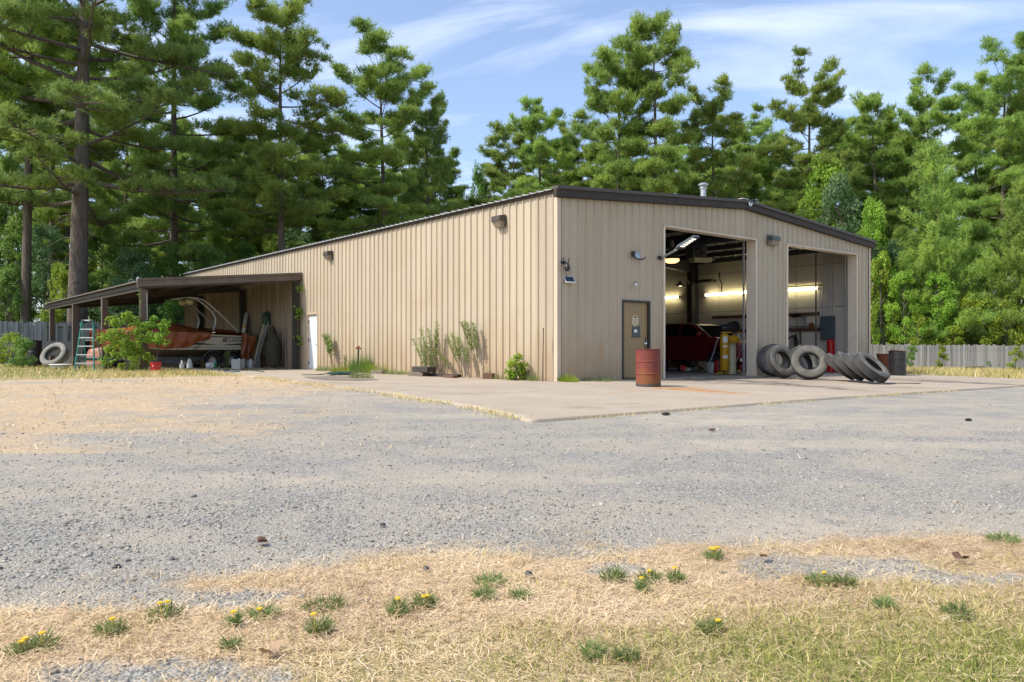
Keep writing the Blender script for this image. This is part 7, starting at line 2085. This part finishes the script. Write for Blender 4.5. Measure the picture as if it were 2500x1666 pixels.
o = link(bpy.data.objects.new('tall_dry_grass', npmesh('tall_dry_grass', v, f, GR, r))); stuff(o, 'rough dry grass along the slab edges and the right fence', 'grass')
# green flowering weeds in the verge
def verge_weed(px, py, W, H, label, flowers, seed, n=420):
    rg = np.random.default_rng(seed); A = gnd(px, py)
    t = thing('flowering_weed', label, 'weed', (A.x, A.y, A.z - .01), 0, 'small green weeds in the dry verge')
    r = W * np.sqrt(rg.uniform(0, 1, n)); a = rg.uniform(0, 6.283, n)
    P = np.stack([r * np.cos(a), r * np.sin(a) * .8, rg.uniform(0, H * .75, n) * (1 - (r / W) ** 2 * .7)], 1)
    D = unit(np.stack([np.cos(a) * .7 + rg.normal(size=n) * .4, np.sin(a) * .7 + rg.normal(size=n) * .4, rg.uniform(.2, 1.2, n)], 1))
    v, f = blades(P, D, rg.uniform(.5, 1.2, n) * .045, rg.uniform(.6, 1.4, n) * .006, rg)
    link(bpy.data.objects.new('leaves', npmesh('leaves', v, f, M['weed'], np.repeat(rg.uniform(0, 1, n), 3))), t)
    for k in range(flowers):
        b = rg.uniform(0, 6.28); q = W * rg.uniform(.2, .9); c = Vector((q * math.cos(b), q * math.sin(b), H * rg.uniform(.8, 1.05)))
        m_ = MB(); m_.lathe([(0, .002), (.011, .004), (.012, 0)], 7, Matrix.Translation(c)); m_.tube([(c.x * .7, c.y * .7, 0), c], .0012, 3); m_.build('flower', M['flower'], t)
    return t
for i, (px, py, W, H, lb, fl_) in enumerate([(48, 1590, .12, .09, 'leftmost flowering weed at the lower left corner', 4), (105, 1580, .10, .08, 'green weed right beside the leftmost flowering weed', 1), (270, 1545, .15, .09, 'flowering weed second from the left in the verge', 3), (400, 1505, .15, .11, 'large flowering weed at the left of the verge', 4),
        (572, 1525, .05, .08, 'thin weed right of the large flowering weed', 1), (640, 1502, .12, .06, 'low sprawling weed in the left middle of the verge', 3), (790, 1480, .22, .06, 'wide low green weed in the left middle', 0), (780, 1540, .14, .08, 'flowering weed below the wide low one', 2), (972, 1495, .09, .09, 'small round flowering weed left of the green pair', 2),
        (1035, 1475, .14, .08, 'flowering weed of the green pair near the centre', 4), (1195, 1420, .17, .06, 'flat green weed at the centre edge of the gravel', 0), (1180, 1455, .12, .05, 'lower flat weed at the centre of the verge', 0), (1495, 1412, .13, .08, 'green weed right of centre in the dry verge', 0), (1585, 1412, .13, .07, 'weed with flowers right of the green weed', 2),
        (1650, 1415, .11, .07, 'small flowering weed at the bare patch', 3), (1565, 1440, .06, .09, 'single flowering sprig below the weed pair', 1), (1740, 1360, .13, .09, 'bright yellow flower cushion on the gravel edge', 14), (2000, 1420, .14, .06, 'green weed at the right end of the bare patch', 1), (2060, 1425, .15, .06, 'sparse weed right of the bare patch', 0),
        (1730, 1535, .10, .07, 'flowering weed in the lower right grass', 3), (1270, 1455, .08, .06, 'small weed at the centre of the dry verge', 0), (2340, 1500, .18, .07, 'dark green weed patch at the lower right', 0), (2160, 1480, .10, .07, 'green tuft in the right grass', 0), (565, 1580, .06, .06, 'small tuft at the lower left', 0),
        (2450, 1318, .22, .05, 'low grassy weed on the gravel at the right edge', 0), (1450, 1600, .10, .09, 'green tuft at the bottom right of centre', 0), (1530, 1610, .09, .1, 'second green tuft at the bottom right of centre', 0)]):
    verge_weed(px, py, W * (.30 + .14 * ((i * 53) % 7) / 7), H * (.5 + .45 * ((i * 37) % 10) / 10), lb, max(1, fl_ // 2) if fl_ else 0, 900 + i, int(70 + 620 * W))
# fallen leaves and bark chips
for i, (px, py, s, lb, m_) in enumerate([(1866, 1366, .03, 'dry brown leaf beside the bare patch', M['cardboard']), (2345, 1370, .035, 'reddish dead leaf at the right of the verge', M['wood']), (640, 1330, .035, 'dark bark scrap on the gravel at the left middle', M['wood']), (660, 1600, .035, 'pale curled leaves at the bottom left', M['cardboard']), (1290, 1404, .02, 'dark stone on the dry verge at the centre', M['steel_dark']), (1040, 1390, .016, 'dark stone left of the flat green weed', M['steel_dark']), (285, 1386, .02, 'dark blue-grey stone on the gravel at the left', M['steel_dark']), (935, 1283, .018, 'dark stone on the gravel at the middle', M['steel_dark'])]):
    p = gnd(px, py); t = thing('fallen_scrap' if i < 4 else 'stone', lb, 'leaf' if i < 4 else 'stone', (p.x, p.y, p.z), random.uniform(0, 6))
    if i < 4: MB().grid([[(x * s, y * s, .012 + .02 * (x * x - y * y * .5) + .006 * random.random()) for x in np.linspace(-1, 1, 6)] for y in np.linspace(-.6, .6, 4)]).build('scrap', m_, t)
    else: MB().lathe([(0, 0), (s * .9, .0), (s, s * .3), (s * .55, s * .75), (0, s * .85)], 7).build('stone', m_, t)
